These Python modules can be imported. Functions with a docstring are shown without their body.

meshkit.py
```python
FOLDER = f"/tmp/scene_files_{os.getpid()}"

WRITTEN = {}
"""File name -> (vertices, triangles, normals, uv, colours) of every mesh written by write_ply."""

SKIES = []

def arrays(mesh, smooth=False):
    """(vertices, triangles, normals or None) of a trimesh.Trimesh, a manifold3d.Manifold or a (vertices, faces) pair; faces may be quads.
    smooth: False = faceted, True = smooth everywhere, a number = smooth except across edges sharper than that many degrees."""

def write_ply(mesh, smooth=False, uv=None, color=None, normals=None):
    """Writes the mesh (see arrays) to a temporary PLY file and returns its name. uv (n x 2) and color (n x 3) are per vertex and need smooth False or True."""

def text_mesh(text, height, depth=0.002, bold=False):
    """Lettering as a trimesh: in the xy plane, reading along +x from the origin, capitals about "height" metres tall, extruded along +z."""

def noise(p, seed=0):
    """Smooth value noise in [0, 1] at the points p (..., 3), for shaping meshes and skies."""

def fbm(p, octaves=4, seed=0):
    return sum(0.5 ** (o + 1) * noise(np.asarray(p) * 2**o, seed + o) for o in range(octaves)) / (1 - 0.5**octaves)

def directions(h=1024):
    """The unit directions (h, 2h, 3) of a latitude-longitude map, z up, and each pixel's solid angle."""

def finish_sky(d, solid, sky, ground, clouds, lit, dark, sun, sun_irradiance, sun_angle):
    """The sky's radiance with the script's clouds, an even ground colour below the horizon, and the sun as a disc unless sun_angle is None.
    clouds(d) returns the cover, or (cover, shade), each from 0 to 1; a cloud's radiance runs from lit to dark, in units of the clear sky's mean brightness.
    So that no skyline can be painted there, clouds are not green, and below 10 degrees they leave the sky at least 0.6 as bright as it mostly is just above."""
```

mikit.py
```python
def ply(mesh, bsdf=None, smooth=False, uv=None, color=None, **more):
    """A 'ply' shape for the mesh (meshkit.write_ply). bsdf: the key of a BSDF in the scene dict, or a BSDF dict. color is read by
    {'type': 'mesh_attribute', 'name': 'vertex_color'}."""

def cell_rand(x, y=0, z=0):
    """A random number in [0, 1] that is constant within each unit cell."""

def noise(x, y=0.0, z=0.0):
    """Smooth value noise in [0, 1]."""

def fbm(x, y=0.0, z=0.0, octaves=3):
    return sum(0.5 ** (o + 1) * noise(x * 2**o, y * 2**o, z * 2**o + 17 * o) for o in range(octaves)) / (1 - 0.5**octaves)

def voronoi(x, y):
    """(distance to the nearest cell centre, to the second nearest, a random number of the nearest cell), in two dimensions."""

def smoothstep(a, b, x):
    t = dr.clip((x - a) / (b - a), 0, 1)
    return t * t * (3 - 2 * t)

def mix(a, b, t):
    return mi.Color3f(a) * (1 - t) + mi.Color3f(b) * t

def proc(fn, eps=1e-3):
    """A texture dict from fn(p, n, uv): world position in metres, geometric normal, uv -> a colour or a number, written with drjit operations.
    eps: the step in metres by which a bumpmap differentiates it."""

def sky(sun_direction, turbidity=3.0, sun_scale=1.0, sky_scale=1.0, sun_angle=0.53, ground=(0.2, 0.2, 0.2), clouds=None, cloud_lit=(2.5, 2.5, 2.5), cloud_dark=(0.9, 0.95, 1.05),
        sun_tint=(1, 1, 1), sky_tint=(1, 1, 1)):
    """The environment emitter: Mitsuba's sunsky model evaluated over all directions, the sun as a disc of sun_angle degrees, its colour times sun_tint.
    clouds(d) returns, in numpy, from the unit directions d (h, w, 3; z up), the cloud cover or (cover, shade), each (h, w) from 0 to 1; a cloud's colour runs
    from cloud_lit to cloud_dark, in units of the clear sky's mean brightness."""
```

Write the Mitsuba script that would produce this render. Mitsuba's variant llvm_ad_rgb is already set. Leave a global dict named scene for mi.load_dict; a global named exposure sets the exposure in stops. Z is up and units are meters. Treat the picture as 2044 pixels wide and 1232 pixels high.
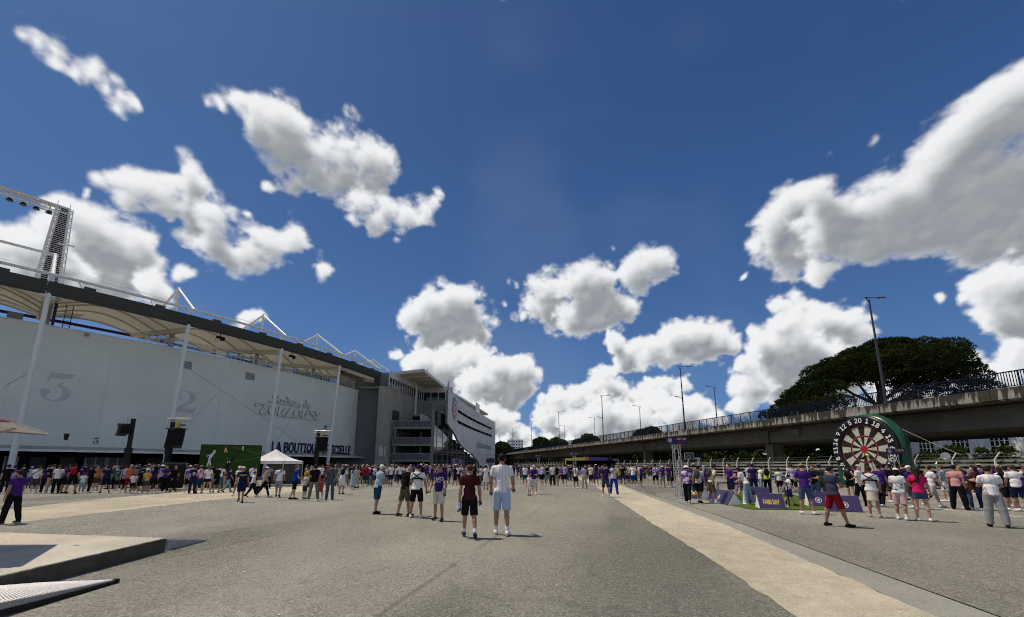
"""Forecourt of a football stadium on a fan day: curved stadium wall left, road viaduct right, crowd between, big cumulus sky."""
import math, random
import numpy as np
import trimesh
import manifold3d as m3
import shapely
from scipy.ndimage import gaussian_filter
from shapely.geometry import Polygon, LineString, Point
import drjit as dr
import mitsuba as mi
import mikit, meshkit
from mikit import proc, noise, fbm, voronoi, cell_rand, smoothstep, mix

T = mi.ScalarTransform4f
scene, labels = {}, {}
rng = random.Random(7)
nrng = np.random.RandomState(7)

# ------------------------------------------------------------------ camera
EYE = np.array([0.0, 0.0, 1.65])
FOCAL, CENTRE, PITCH = 825.0, (1022.0, 775.0), math.atan(154 / 825.0)
W0, H0 = 2044.0, 1232.0
_f = np.array([0, math.cos(PITCH), math.sin(PITCH)])
scene['camera'] = {
    'type': 'perspective', 'fov_axis': 'x', 'fov': math.degrees(2 * math.atan(W0 / 2 / FOCAL)),
    'principal_point_offset_x': 0.0, 'principal_point_offset_y': -(CENTRE[1] - H0 / 2) / H0,
    'near_clip': 0.1, 'far_clip': 6000.0,
    'to_world': T().look_at(origin=EYE.tolist(), target=(EYE + _f).tolist(), up=[0, 0, 1]),
}


def ray(px, py):
    """Direction through a pixel of the photograph (a surveying helper: heights and distances come from what stands where)."""
    u, v = (px - CENTRE[0]) / FOCAL, (CENTRE[1] - py) / FOCAL
    return np.array([u, math.cos(PITCH) - v * math.sin(PITCH), math.sin(PITCH) + v * math.cos(PITCH)])


def at_z(px, py, z=0.0):
    d = ray(px, py)
    return EYE + d * ((z - EYE[2]) / d[2])


def at_y(px, py, y):
    d = ray(px, py)
    return EYE + d * (y / d[1])


# ------------------------------------------------------------------ sky, sun, exposure
exposure = 1.35
SUN = np.array([-0.40, 0.13, 0.90])
# cumulus banks: puffs at (azimuth from the view axis, elevation, radius), degrees
CLOUDS = {
    'wisp': [(-55.1,34.7,0.51),(-54.2,35.1,0.78),(-52.8,35.0,0.81),(-51.5,34.8,0.59),(-50.1,35.2,0.86),(-49.0,34.5,0.63),(-47.8,34.6,0.68),(-47.0,34.5,0.42),(-48.1,33.5,0.53)],
    'big': [(-41.2,37.5,0.5),(-39.7,37.8,0.94),(-37.5,38.9,1.22),(-35.4,39.6,1.61),(-33.1,39.4,1.85),(-35.1,37.4,1.84),(-31.1,38.5,1.91),(-32.6,36.2,2.17),(-29.7,36.8,2.48),(-26.6,38.0,2.28),(-24.0,38.1,2.18),(-21.2,38.0,2.23),(-19.2,37.8,1.73),(-27.6,35.1,2.33),(-23.7,35.1,2.69),(-19.6,35.1,2.01),(-32.3,33.6,1.25),(-29.9,33.4,1.29),(-33.2,31.7,0.6),(-11.6,35.3,0.88)],
    'mid': [(-47.8,26.8,0.87),(-46.5,27.2,1.3),(-44.8,27.7,1.6),(-42.9,29.2,1.65),(-41.5,30.6,1.41),(-40.8,29.0,1.81),(-43.0,27.1,1.75),(-45.4,26.2,1.25),(-39.8,27.3,1.86),(-39.5,25.0,1.65),(-41.9,25.5,0.58),(-49.0,25.4,0.31)],
    'left': [(-49.7,23.2,1.33),(-48.7,23.4,1.36),(-47.8,22.3,1.8),(-48.9,20.0,2.34),(-46.6,21.4,2.06),(-44.8,22.5,1.71),(-44.0,21.8,1.53),(-44.0,19.7,2.19),(-46.8,17.8,2.47)],
    'five': [(-12.5,22.1,1.82),(-9.6,21.9,2.51),(-6.7,21.5,2.54),(-13.2,20.0,2.36),(-10.2,18.9,3.87),(-6.7,19.2,3.51),(-4.6,18.8,2.04),(-10.8,16.2,2.69),(-7.3,16.3,2.72),(-3.9,19.8,0.95),(-1.2,22.0,0.61),(-14.8,20.2,0.91)],
    'six': [(-4.7,11.2,2.49),(-1.6,13.3,2.49),(0.9,13.3,2.28),(3.3,12.6,1.11),(-3.0,9.9,2.29),(0.6,11.1,2.29),(-0.8,9.0,1.53)],
    'seven': [(9.4,24.6,2.71),(13.0,24.0,2.67),(10.0,20.9,3.15),(14.2,20.6,2.45),(16.3,20.8,1.91),(12.0,18.8,1.45)],
    'eight': [(14.5,16.0,1.51),(15.9,14.5,1.82),(19.2,14.9,2.02),(22.5,15.9,2.56),(25.2,16.2,2.6),(27.2,14.7,1.86),(28.6,14.4,0.92),(25.3,13.7,1.31),(21.7,13.7,1.37),(13.7,17.0,0.66)],
    'nine': [(8.9,8.7,2.45),(12.4,10.3,2.4),(14.4,10.7,2.18),(16.3,9.2,1.82),(20.0,7.7,2.26),(24.8,7.4,1.67)],
    'ten': [(34.8,15.9,2.06),(31.9,14.1,1.74),(34.0,13.2,2.61),(36.9,12.7,2.48),(33.2,9.8,2.64),(35.5,8.9,3.03),(39.1,9.1,2.83)],
    'eleven': [(39.8,28.3,2.08),(39.8,24.7,3.19),(43.0,25.6,3.39),(46.3,25.8,3.15),(48.9,27.5,2.96),(51.2,28.6,2.45),(53.7,29.8,2.28),(55.4,30.8,2.18),(55.4,32.4,0.82),(49.6,23.0,3.29),(52.4,24.5,3.37),(45.9,22.6,2.82),(43.4,22.4,2.15),(50.7,19.8,2.16),(53.6,20.8,3.26),(38.9,21.7,1.43),(31.0,22.9,0.43),(57.4,26.7,3.75),(56.3,20.4,3.58)],
    'twelve': [(50.4,15.3,1.46),(51.7,15.8,1.68),(52.8,15.9,1.69),(51.0,13.3,1.49),(52.6,12.4,2.18),(48.9,14.8,0.61),(47.1,15.5,0.56),(55.1,13.4,2.76)],
    'top': [(-55.3,36.1,0.35),(-16.9,29.5,0.6),(-24.4,41.7,0.84),(-22.9,41.4,0.55),(14.9,27.9,0.56),(0.3,24.9,0.53),(0.0,20.1,0.82),(-2.3,53.6,0.73),(-0.2,54.5,0.84),(45.8,32.5,0.52),(42.3,32.5,0.43),(49.0,42.0,0.55)],
    'five_low': [(-12.8,14.0,2.41),(-10.0,12.8,3.4),(-6.5,13.3,3.09),(-10.6,10.7,2.72)],
    'six_low': [(-1.5,6.4,1.94),(-0.8,4.3,2.07),(1.9,3.3,1.78),(-4.3,5.4,2.76),(0.2,7.1,0.97)],
    'nine_a': [(6.2,9.5,1.51),(5.1,6.4,2.75),(5.4,4.0,2.05),(4.1,9.5,0.62)],
    'nine_d': [(18.9,9.7,1.78),(21.4,10.3,1.74),(23.3,10.2,0.98)],
    'nine_c': [(12.2,6.6,3.2),(8.8,4.6,2.7),(16.8,5.8,2.58),(22.4,6.3,2.33),(26.4,6.1,1.29)],
    'ten_a': [(36.3,19.3,1.31),(34.3,18.9,0.94),(36.4,17.3,1.8)],
    'ten_b': [(38.2,16.1,2.03),(40.4,15.4,1.95),(41.7,14.6,1.0),(39.6,12.8,1.89)],
    'ten_c': [(30.3,12.5,1.56),(30.5,9.4,2.21),(28.7,7.2,1.59)],
    'left_a': [(-53.4,18.7,1.54),(-52.3,19.4,1.77),(-50.8,21.6,1.66),(-50.2,17.7,2.26),(-52.0,17.1,1.79),(-54.8,16.9,1.97)],
    'left_b': [(-42.3,18.4,1.09),(-43.0,18.4,1.79),(-40.7,20.3,1.12),(-26.1,24.0,1.27),(-33.6,16.8,1.34),(-16.3,15.0,0.72),(-42.0,17.1,0.91)],
    'twelve_low': [(51.7,9.9,1.04),(47.4,7.9,2.32),(49.8,7.1,2.16),(43.8,7.4,2.54)],
    'seven_b': [(17.9,25.4,2.02),(20.6,25.9,1.96),(21.8,25.1,1.19),(19.0,24.0,1.53)],
    'seven_a': [(2.8,22.4,2.14),(5.6,23.8,2.63),(5.7,21.0,2.8),(1.3,20.2,0.68)],
    'eleven_a': [(32.4,25.2,1.05),(33.8,25.3,1.68),(35.1,27.1,2.07),(37.3,28.1,2.45),(36.3,24.1,2.83)],
    'mid_b': [(-37.9,27.4,1.68),(-38.0,24.2,1.85),(-36.4,23.5,1.61),(-34.5,24.6,1.8),(-32.5,26.2,2.1),(-30.3,27.3,1.88),(-29.3,27.1,1.2),(-33.5,23.1,1.05),(-34.7,28.4,0.35)],
    'big_low': [(-22.1,33.0,1.96),(-18.7,33.0,1.72),(-15.8,32.3,1.65),(-13.3,33.0,1.54),(-11.9,34.4,1.3),(-23.2,30.5,0.85),(-19.9,31.1,1.45)],
}


def smooth(a, b, x):
    t = np.clip((x - a) / (b - a), 0, 1)
    return t * t * (3 - 2 * t)


def cells(p, seed):
    """1 at the centres of random cells, falling to 0 at their borders: round puffs (points p (n, 3))."""
    i = np.floor(p).astype(np.int64)
    best = np.full(len(p), 9.0)
    for a, b, c in np.ndindex(3, 3, 3):
        q = i + np.array([a - 1, b - 1, c - 1])
        h0 = (q[:, 0] * 374761393 + q[:, 1] * 668265263 + q[:, 2] * 2147483647 + seed * 144665) & 0xFFFFFFFF
        d2 = 0.0
        for k in range(3):
            h0 = ((h0 ^ (h0 >> 13)) * 1274126177 + k * 97) & 0xFFFFFFFF
            d2 = d2 + (q[:, k] + ((h0 ^ (h0 >> 16)) & 0xFFFF) / 65535.0 - p[:, k]) ** 2
        best = np.minimum(best, d2)
    return 1 - np.clip(np.sqrt(best) / 0.95, 0, 1)


def cloud_layer(d, az, el0, puffs, row):
    """One bank of cumulus in its window of the sky map: rows, columns, cover and shade."""
    h, w = az.shape
    pe = np.array([p[1] for p in puffs])
    pa = np.array([(p[0] + 180) % 360 - 180 for p in puffs])
    pr = np.array([p[2] for p in puffs])
    ce = max(0.25, math.cos(math.radians(min(85, pe.max()))))
    m = 1.35 * pr.max() + 2.0
    i0, i1 = int(max(0, (90 - pe.max() - m) / row)), int(min(h, (90 - pe.min() + m) / row))
    mid = pa[0] + (((pa - pa[0] + 180) % 360) - 180).mean()
    half_deg = np.abs(((pa - mid + 180) % 360) - 180).max() + m / ce
    half = int(min(w / 2 - 1, half_deg / 360 * w)) + 1
    rows = np.arange(i0, i1)
    colm = (int(round((90 - mid) / 360 * w)) + np.arange(-half, half + 1)) % w
    sub = np.ix_(rows, colm)
    dd, A, E = d[sub], az[sub], el0[sub]
    wa = A + (meshkit.fbm(dd * 15.0, 3, 3) - 0.5) * 3.2 / np.maximum(0.3, np.cos(np.radians(E)))
    we = E + (meshkit.fbm(dd * 15.0 + 31.0, 3, 9) - 0.5) * 2.6
    f = np.full(A.shape, -3.0)
    for a, e, r in zip(pa, pe, pr):
        c = max(0.25, math.cos(math.radians(min(85, e))))
        q = 1 - np.sqrt((((wa - a + 180) % 360 - 180) * c) ** 2 + (we - e) ** 2) / (1.12 * r)
        q = np.maximum(q, -2.0) * min(1.0, 0.50 + 0.22 * r)
        mx = np.maximum(f, q)
        f = mx + np.log1p(np.exp(-6.0 * np.abs(f - q))) / 6.0
    near = f > -0.75
    dn = dd[near]
    low = smooth(30, 12, E[near])                               # crisp heads low down, torn wisps overhead
    dn = dn + 0.010 * (np.stack([meshkit.fbm(dn * 60.0 + 7 * k, 2, 70 + k) for k in range(3)], -1) - 0.5)
    puff = 0.44 * (cells(dn * 22.0, 1) - 0.42) + 0.30 * (cells(dn * 47.0, 2) - 0.42) + 0.17 * (cells(dn * 105.0, 3) - 0.42)
    wisp = 1.15 * (meshkit.fbm(dn * np.array([24.0, 24.0, 40.0]) + 0.5 * (puff[:, None]), 5, 11) - 0.5)
    fine = meshkit.fbm(dn * 190.0, 2, 77) - 0.5
    rel = np.zeros(A.shape)
    rel[near] = puff
    dens = np.where(near, f, -1.0)
    dens[near] += puff * (0.55 + 0.45 * low) + wisp * (1.0 - 0.62 * low) + 0.14 * fine + 0.03
    soft = np.full(A.shape, 0.4)
    soft[near] = 0.60 - 0.29 * low
    cover = smooth(0.0, 1.0, dens / soft)
    # thickness between a point of the cloud and the sun: what greys the bases
    body = np.clip(dens, 0, 0.8)

    def toward(g, s):
        u, v = int(round(s * 0.9 / row)), int(round(s * 0.42 / row))
        o = np.zeros_like(g)
        if u < g.shape[0] and v < g.shape[1]:
            o[u:, :g.shape[1] - v] = g[:g.shape[0] - u, v:]
        return o

    acc = sum(wt * toward(body, s) for s, wt in ((0.7, 0.8), (1.4, 1.0), (2.3, 1.1), (3.4, 1.1), (4.8, 1.0)))
    relief = sum(toward(body, s) - body for s in (0.22, 0.45, 0.8)) / 3
    lowm = 0.45 + 0.55 * smooth(30, 12, E)
    shade = 0.90 * smooth(0.6, 3.0, acc) * smooth(0.0, 0.5, dens) + 0.95 * lowm * relief * smooth(0.02, 0.3, dens) - 0.34 * lowm * rel + 0.07
    shade = 0.8 * gaussian_filter(shade, 0.6) + 0.2 * gaussian_filter(shade, 3.0)
    return sub, cover, np.clip(shade, 0, 1)


def cloud_cover(d):
    h, w = d.shape[:2]
    az = np.degrees(np.arctan2(d[..., 0], d[..., 1]))
    el = np.degrees(np.arcsin(np.clip(d[..., 2], -1, 1)))
    banks = [v for k, v in CLOUDS.items() if k != 'top']
    thin = [[p] for p in CLOUDS['top']]
    r2 = random.Random(5)                                        # the rest of the sky goes on in the same way
    for _ in range(24):
        a, e = r2.uniform(88, 272), r2.uniform(4, 46)
        s = 2.0 + 3.5 * e / 46
        banks.append([(a + r2.gauss(0, 2.0 * s), e + r2.gauss(0, 0.7 * s), s * r2.uniform(0.5, 1.0)) for _ in range(9)])
    for k in range(36):                                          # low bank towards the horizon
        a = -180 + 10 * k + r2.uniform(-2, 2)
        banks.append([(a + r2.gauss(0, 2.6), r2.uniform(0.4, 3.6), r2.uniform(0.9, 2.2)) for _ in range(5)])
    cover = 0.03 * smooth(0.5, 0.8, meshkit.fbm(d * np.array([3.0, 5.0, 4.0]), 4, 60))
    shade = np.zeros((h, w))
    for puffs in sorted(banks, key=lambda q: -np.mean([p[1] for p in q])) + thin:
        sub, c, s = cloud_layer(d, az, el, puffs, 90.0 / h)
        c = c * 0.55 * smooth(0.36, 0.66, meshkit.fbm(d[sub] * np.array([60.0, 60.0, 34.0]), 4, 88)) if puffs in thin else c
        shade[sub] = shade[sub] * (1 - c) + s * c
        cover[sub] = 1 - (1 - cover[sub]) * (1 - c)
    return cover, shade / np.maximum(cover, 1e-3)


scene['sky'] = mikit.sky(SUN.tolist(), turbidity=2.6, sun_scale=1.0, sky_scale=0.74, clouds=cloud_cover,
                         cloud_lit=(5.3, 5.35, 5.4), cloud_dark=(1.75, 1.9, 2.05), sky_tint=(0.62, 0.84, 1.12), ground=(0.2, 0.19, 0.17))

# ------------------------------------------------------------------ helpers


def mat(name, rgb, rough=0.85, metal=0.0, spec=0.3, two=False, **kw):
    b = {'type': 'principled', 'base_color': rgb if isinstance(rgb, dict) else {'type': 'rgb', 'value': list(rgb)}, 'roughness': rough, 'metallic': metal, 'specular': spec, **kw}
    scene[name] = {'type': 'twosided', 'inner': b} if two else b
    return name


def matte(name, rgb, two=True):
    b = {'type': 'diffuse', 'reflectance': rgb if isinstance(rgb, dict) else {'type': 'rgb', 'value': list(rgb)}}
    scene[name] = {'type': 'twosided', 'inner': b} if two else b
    return name


def key_for(name):
    if name not in scene and name not in taken:
        taken.add(name)
        return name
    k = 1
    while f'{name}_{k:03d}' in taken or f'{name}_{k:03d}' in scene:
        k += 1
    taken.add(f'{name}_{k:03d}')
    return f'{name}_{k:03d}'


taken = set()


def thing(name, label, cat, group=None):
    k = key_for(name)
    labels[k] = {'label': label, 'category': cat}
    if group:
        labels[k]['group'] = group
    return k


def structure(name, mesh, m, **kw):
    k = key_for(name)
    scene[k] = mikit.ply(mesh, m, **kw)
    labels[k] = {'kind': 'structure'}
    return k


def part(parent, name, mesh, m, label=None, kind=None, smooth=False, **kw):
    k = key_for(parent + '__' + name)
    scene[k] = mikit.ply(mesh, m, smooth=smooth, **kw) if not isinstance(mesh, dict) else {**mesh, 'bsdf': {'type': 'ref', 'id': m}, **kw}
    if label or kind:
        labels[k] = {a: b for a, b in (('label', label), ('kind', kind)) if b}
    return k


def cat(*ms):
    ms = [m for g in ms for m in (g if isinstance(g, (list, tuple)) else [g])]
    return trimesh.util.concatenate(ms)


def box(x0, x1, y0, y1, z0, z1):
    m = trimesh.creation.box((x1 - x0, y1 - y0, z1 - z0))
    m.apply_translation(((x0 + x1) / 2, (y0 + y1) / 2, (z0 + z1) / 2))
    return m


def bevel_box(sx, sy, sz, r=0.01):
    """A box centred on the origin with chamfered edges."""
    h = np.array([sx, sy, sz]) / 2
    pts = []
    for s in np.ndindex(2, 2, 2):
        sg = np.array(s) * 2 - 1
        for k in range(3):
            q = h - r
            q = q.copy()
            q[k] = h[k]
            pts.append(sg * q)
    return trimesh.convex.convex_hull(np.array(pts))


def frame(o, x, z=(0, 0, 1)):
    """4x4 with the x axis along x, z axis near z."""
    x = np.asarray(x, float)
    x = x / np.linalg.norm(x)
    z = np.asarray(z, float)
    y = np.cross(z, x)
    y /= np.linalg.norm(y)
    z = np.cross(x, y)
    M = np.eye(4)
    M[:3, 0], M[:3, 1], M[:3, 2], M[:3, 3] = x, y, z, o
    return M


def moved(m, M):
    m = m.copy()
    m.apply_transform(M)
    return m


def beam(a, b, w, h, up=(0, 0, 1)):
    """Rectangular bar from a to b, w wide and h high."""
    a, b = np.asarray(a, float), np.asarray(b, float)
    L = np.linalg.norm(b - a)
    m = trimesh.creation.box((L, w, h))
    if abs(np.dot((b - a) / L, np.asarray(up, float))) > 0.98:
        up = (1, 0, 0)
    return moved(m, frame((a + b) / 2, b - a, up))


def tube(a, b, r, r1=None, n=10):
    """Round bar from a to b, tapering from r to r1."""
    a, b = np.asarray(a, float), np.asarray(b, float)
    r1 = r if r1 is None else r1
    L = np.linalg.norm(b - a)
    ang = np.arange(n) * 2 * np.pi / n
    c = np.stack([np.cos(ang), np.sin(ang)], 1)
    v = np.vstack([np.column_stack([np.zeros(n), c * r]), np.column_stack([np.full(n, L), c * r1]), [[0, 0, 0], [L, 0, 0]]])
    i = np.arange(n)
    j = (i + 1) % n
    f = np.vstack([np.column_stack([i, j, j + n]), np.column_stack([i, j + n, i + n]), np.column_stack([j, i, np.full(n, 2 * n)]), np.column_stack([i + n, j + n, np.full(n, 2 * n + 1)])])
    up = (0, 0, 1) if abs((b - a)[2]) < 0.95 * L else (1, 0, 0)
    return moved(trimesh.Trimesh(v, f, process=False), frame(a, b - a, up))


def pipe(pts, r, n=8):
    """Round pipe through points; r a number or one per point."""
    p = np.asarray(pts, float)
    r = np.broadcast_to(np.asarray(r, float), (len(p),))
    t = np.gradient(p, axis=0)
    t /= np.linalg.norm(t, axis=1, keepdims=True) + 1e-12
    ref = np.array([0, 0, 1.0]) if np.abs(t[:, 2]).mean() < 0.8 else np.array([1.0, 0, 0])
    a = np.cross(t, ref)
    a /= np.linalg.norm(a, axis=1, keepdims=True) + 1e-12
    b = np.cross(t, a)
    ang = np.arange(n) * 2 * np.pi / n
    v = (p[:, None] + r[:, None, None] * (np.cos(ang)[None, :, None] * a[:, None] + np.sin(ang)[None, :, None] * b[:, None])).reshape(-1, 3)
    v = np.vstack([v, p[:1], p[-1:]])
    F = []
    m = len(p)
    for i in range(m - 1):
        for k in range(n):
            q, s = i * n + k, i * n + (k + 1) % n
            F += [[q, q + n, s + n], [q, s + n, s]]
    for k in range(n):
        F += [[k, (k + 1) % n, m * n], [(m - 1) * n + (k + 1) % n, (m - 1) * n + k, m * n + 1]]
    return trimesh.Trimesh(v, np.array(F), process=False)


def extrude(poly, h, M=None):
    m = trimesh.creation.extrude_polygon(poly if hasattr(poly, 'exterior') else Polygon(poly), h, engine='earcut')
    return moved(m, M) if M is not None else m


def slab(pts, z0, z1):
    """Upright prism over a plan polygon."""
    m = extrude(Polygon([(p[0], p[1]) for p in pts]).buffer(0), z1 - z0)
    m.apply_translation((0, 0, z0))
    return m


def quads(grid):
    """A sheet through a (rows, columns, 3) grid of points."""
    g = np.asarray(grid, float)
    a, b = g.shape[:2]
    i, j = np.meshgrid(np.arange(a - 1), np.arange(b - 1), indexing='ij')
    q = np.stack([i * b + j, i * b + j + 1, (i + 1) * b + j + 1, (i + 1) * b + j], -1).reshape(-1, 4)
    return trimesh.Trimesh(g.reshape(-1, 3), np.vstack([q[:, [0, 1, 2]], q[:, [0, 2, 3]]]), process=False)


def sheet(pts, z, step=None):
    """A flat ground sheet over a plan polygon."""
    poly = Polygon([(p[0], p[1]) for p in pts])
    v, f = trimesh.creation.triangulate_polygon(poly, engine='earcut')
    m = trimesh.Trimesh(np.column_stack([v, np.full(len(v), z)]), f, process=False)
    if m.face_normals[:, 2].mean() < 0:
        m.invert()
    return m


def letters(text, height, depth, bold=False, width=None):
    """Lettering standing up: x along the line, z up, front towards -y, its back in the plane y = 0; scaled to a width when given."""
    m = meshkit.text_mesh(text, height, depth, bold)
    if width:
        b = m.bounds
        m.apply_scale((width / (b[1, 0] - b[0, 0]), 1, 1))
    R = np.array([[1, 0, 0, 0], [0, 0, -1, 0], [0, 1, 0, 0], [0, 0, 0, 1.0]])
    m = moved(m, R)
    m.apply_translation((-m.bounds[:, 0].mean(), 0, 0))
    return m


def place(m, o, right):
    """Puts a mesh built facing -y (x to the viewer's right) at o, its x axis along the plan direction right."""
    return moved(m, frame(o, (right[0], right[1], 0)))

# ------------------------------------------------------------------ ground


def asphalt_colour(p, n, uv):
    big = fbm(p.x * 0.11, p.y * 0.11, 0.3, 4)
    mid = fbm(p.x * 0.9, p.y * 0.6, 2.0, 3)
    clump = noise(p.x * 9, p.y * 9, 5.0)
    speck = noise(p.x * 32, p.y * 32, 7.0)
    grain = noise(p.x * 60, p.y * 60, 1.0)
    v = 0.76 + 0.34 * (big - 0.5) + 0.26 * (mid - 0.5) + 0.10 * (clump - 0.5) + 0.16 * (speck - 0.5) + 0.55 * (grain - 0.5) + 0.45 * (noise(p.x * 105, p.y * 105, 6.0) - 0.5)
    stone = smoothstep(0.74, 0.92, noise(p.x * 42, p.y * 42, 3.0))
    dark = smoothstep(0.72, 0.90, noise(p.x * 36, p.y * 36, 13.0))
    # paving lanes laid at different times, and their seams
    lane = (p.x * 0.975 - p.y * 0.22) / 5.2 + 0.05 * (fbm(p.x * 0.1, p.y * 0.1, 3.0, 2) - 0.5)
    tone = cell_rand(dr.floor(lane), 4.0, 2.0)
    seam = smoothstep(0.012, 0.004, dr.abs(lane - dr.floor(lane) - 0.5)) * smoothstep(0.35, 0.5, fbm(p.x * 0.5, p.y * 0.3, 9.0, 3))
    crack = smoothstep(0.006, 0.002, dr.abs(fbm(p.x * 0.22, p.y * 0.22, 21.0, 4) - 0.5)) * 0.13
    tar = smoothstep(0.54, 0.64, fbm(p.x * 0.20 + 9 - p.y * 0.06, p.y * 0.05, 5.0, 4)) * 0.20
    newer = smoothstep(-1.6, 1.6, p.x + 1.75 - 0.45 * (p.y - 4.96) + 2.2 * (fbm(p.x * 0.35, p.y * 0.35, 4.0, 3) - 0.5)) * smoothstep(17.0, 9.0, p.y)
    tar = tar + 0.20 * newer
    c = mix((0.300, 0.304, 0.266), (0.305, 0.312, 0.286), smoothstep(0.3, 0.7, fbm(p.x * 0.05, p.y * 0.05, 8.0, 3)))
    return c * (v * (1 - tar) * (0.94 + 0.12 * tone) * (1 - 0.28 * seam - crack) * (1 - 0.14 * dark)) + mi.Color3f(0.09, 0.09, 0.085) * stone


def concrete_colour(p, n, uv):
    v = 0.86 + 0.40 * (fbm(p.x * 0.7, p.y * 0.7, 0.0, 4) - 0.5) + 0.30 * (noise(p.x * 55, p.y * 55, 2.0) - 0.5) + 0.25 * (fbm(p.x * 5, p.y * 5, 4.0, 3) - 0.5)
    joint = smoothstep(0.02, 0.008, dr.abs(dr.abs((p.y * 0.985 + p.x * 0.19) / 4.6 - dr.floor((p.y * 0.985 + p.x * 0.19) / 4.6) - 0.5)) * 4.6) * 0.18 * smoothstep(0.35, 0.5, fbm(p.x * 2, p.y * 2, 9.0, 2))
    return mi.Color3f(0.485, 0.463, 0.372) * (v * (1 - joint))


scene['asphalt'] = {'type': 'bumpmap', 'tex': proc(lambda p, n, uv: 0.004 * noise(p.x * 70, p.y * 70) + 0.003 * noise(p.x * 30, p.y * 30, 4.0), eps=4e-3), 'scale': 1.0,
                    'bsdf': {'type': 'diffuse', 'reflectance': proc(asphalt_colour)}}
scene['strip_concrete'] = {'type': 'diffuse', 'reflectance': proc(concrete_colour)}
scene['patch_asphalt'] = {'type': 'diffuse', 'reflectance': proc(lambda p, n, uv: mi.Color3f(0.25, 0.258, 0.232) * (0.7 + 0.4 * noise(p.x * 80, p.y * 80) + 0.25 * fbm(p.x, p.y, 0.0, 3)))}
g = 1800.0
structure('ground', quads([[(-g, -g, 0), (g, -g, 0)], [(-g, g, 0), (g, g, 0)]]), 'asphalt')

# ------------------------------------------------------------------ stadium: curved wall, roof, poles
CW, RW = np.array([-124.06, 101.75]), 95.64           # centre and radius of the curved outer wall, plan, metres
WALL_TOP, LEDGE = 16.3, 3.08


def pol(deg, out, z=0.0):
    a = math.radians(deg)
    return np.array([CW[0] + (RW + out) * math.cos(a), CW[1] + (RW + out) * math.sin(a), z])


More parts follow.
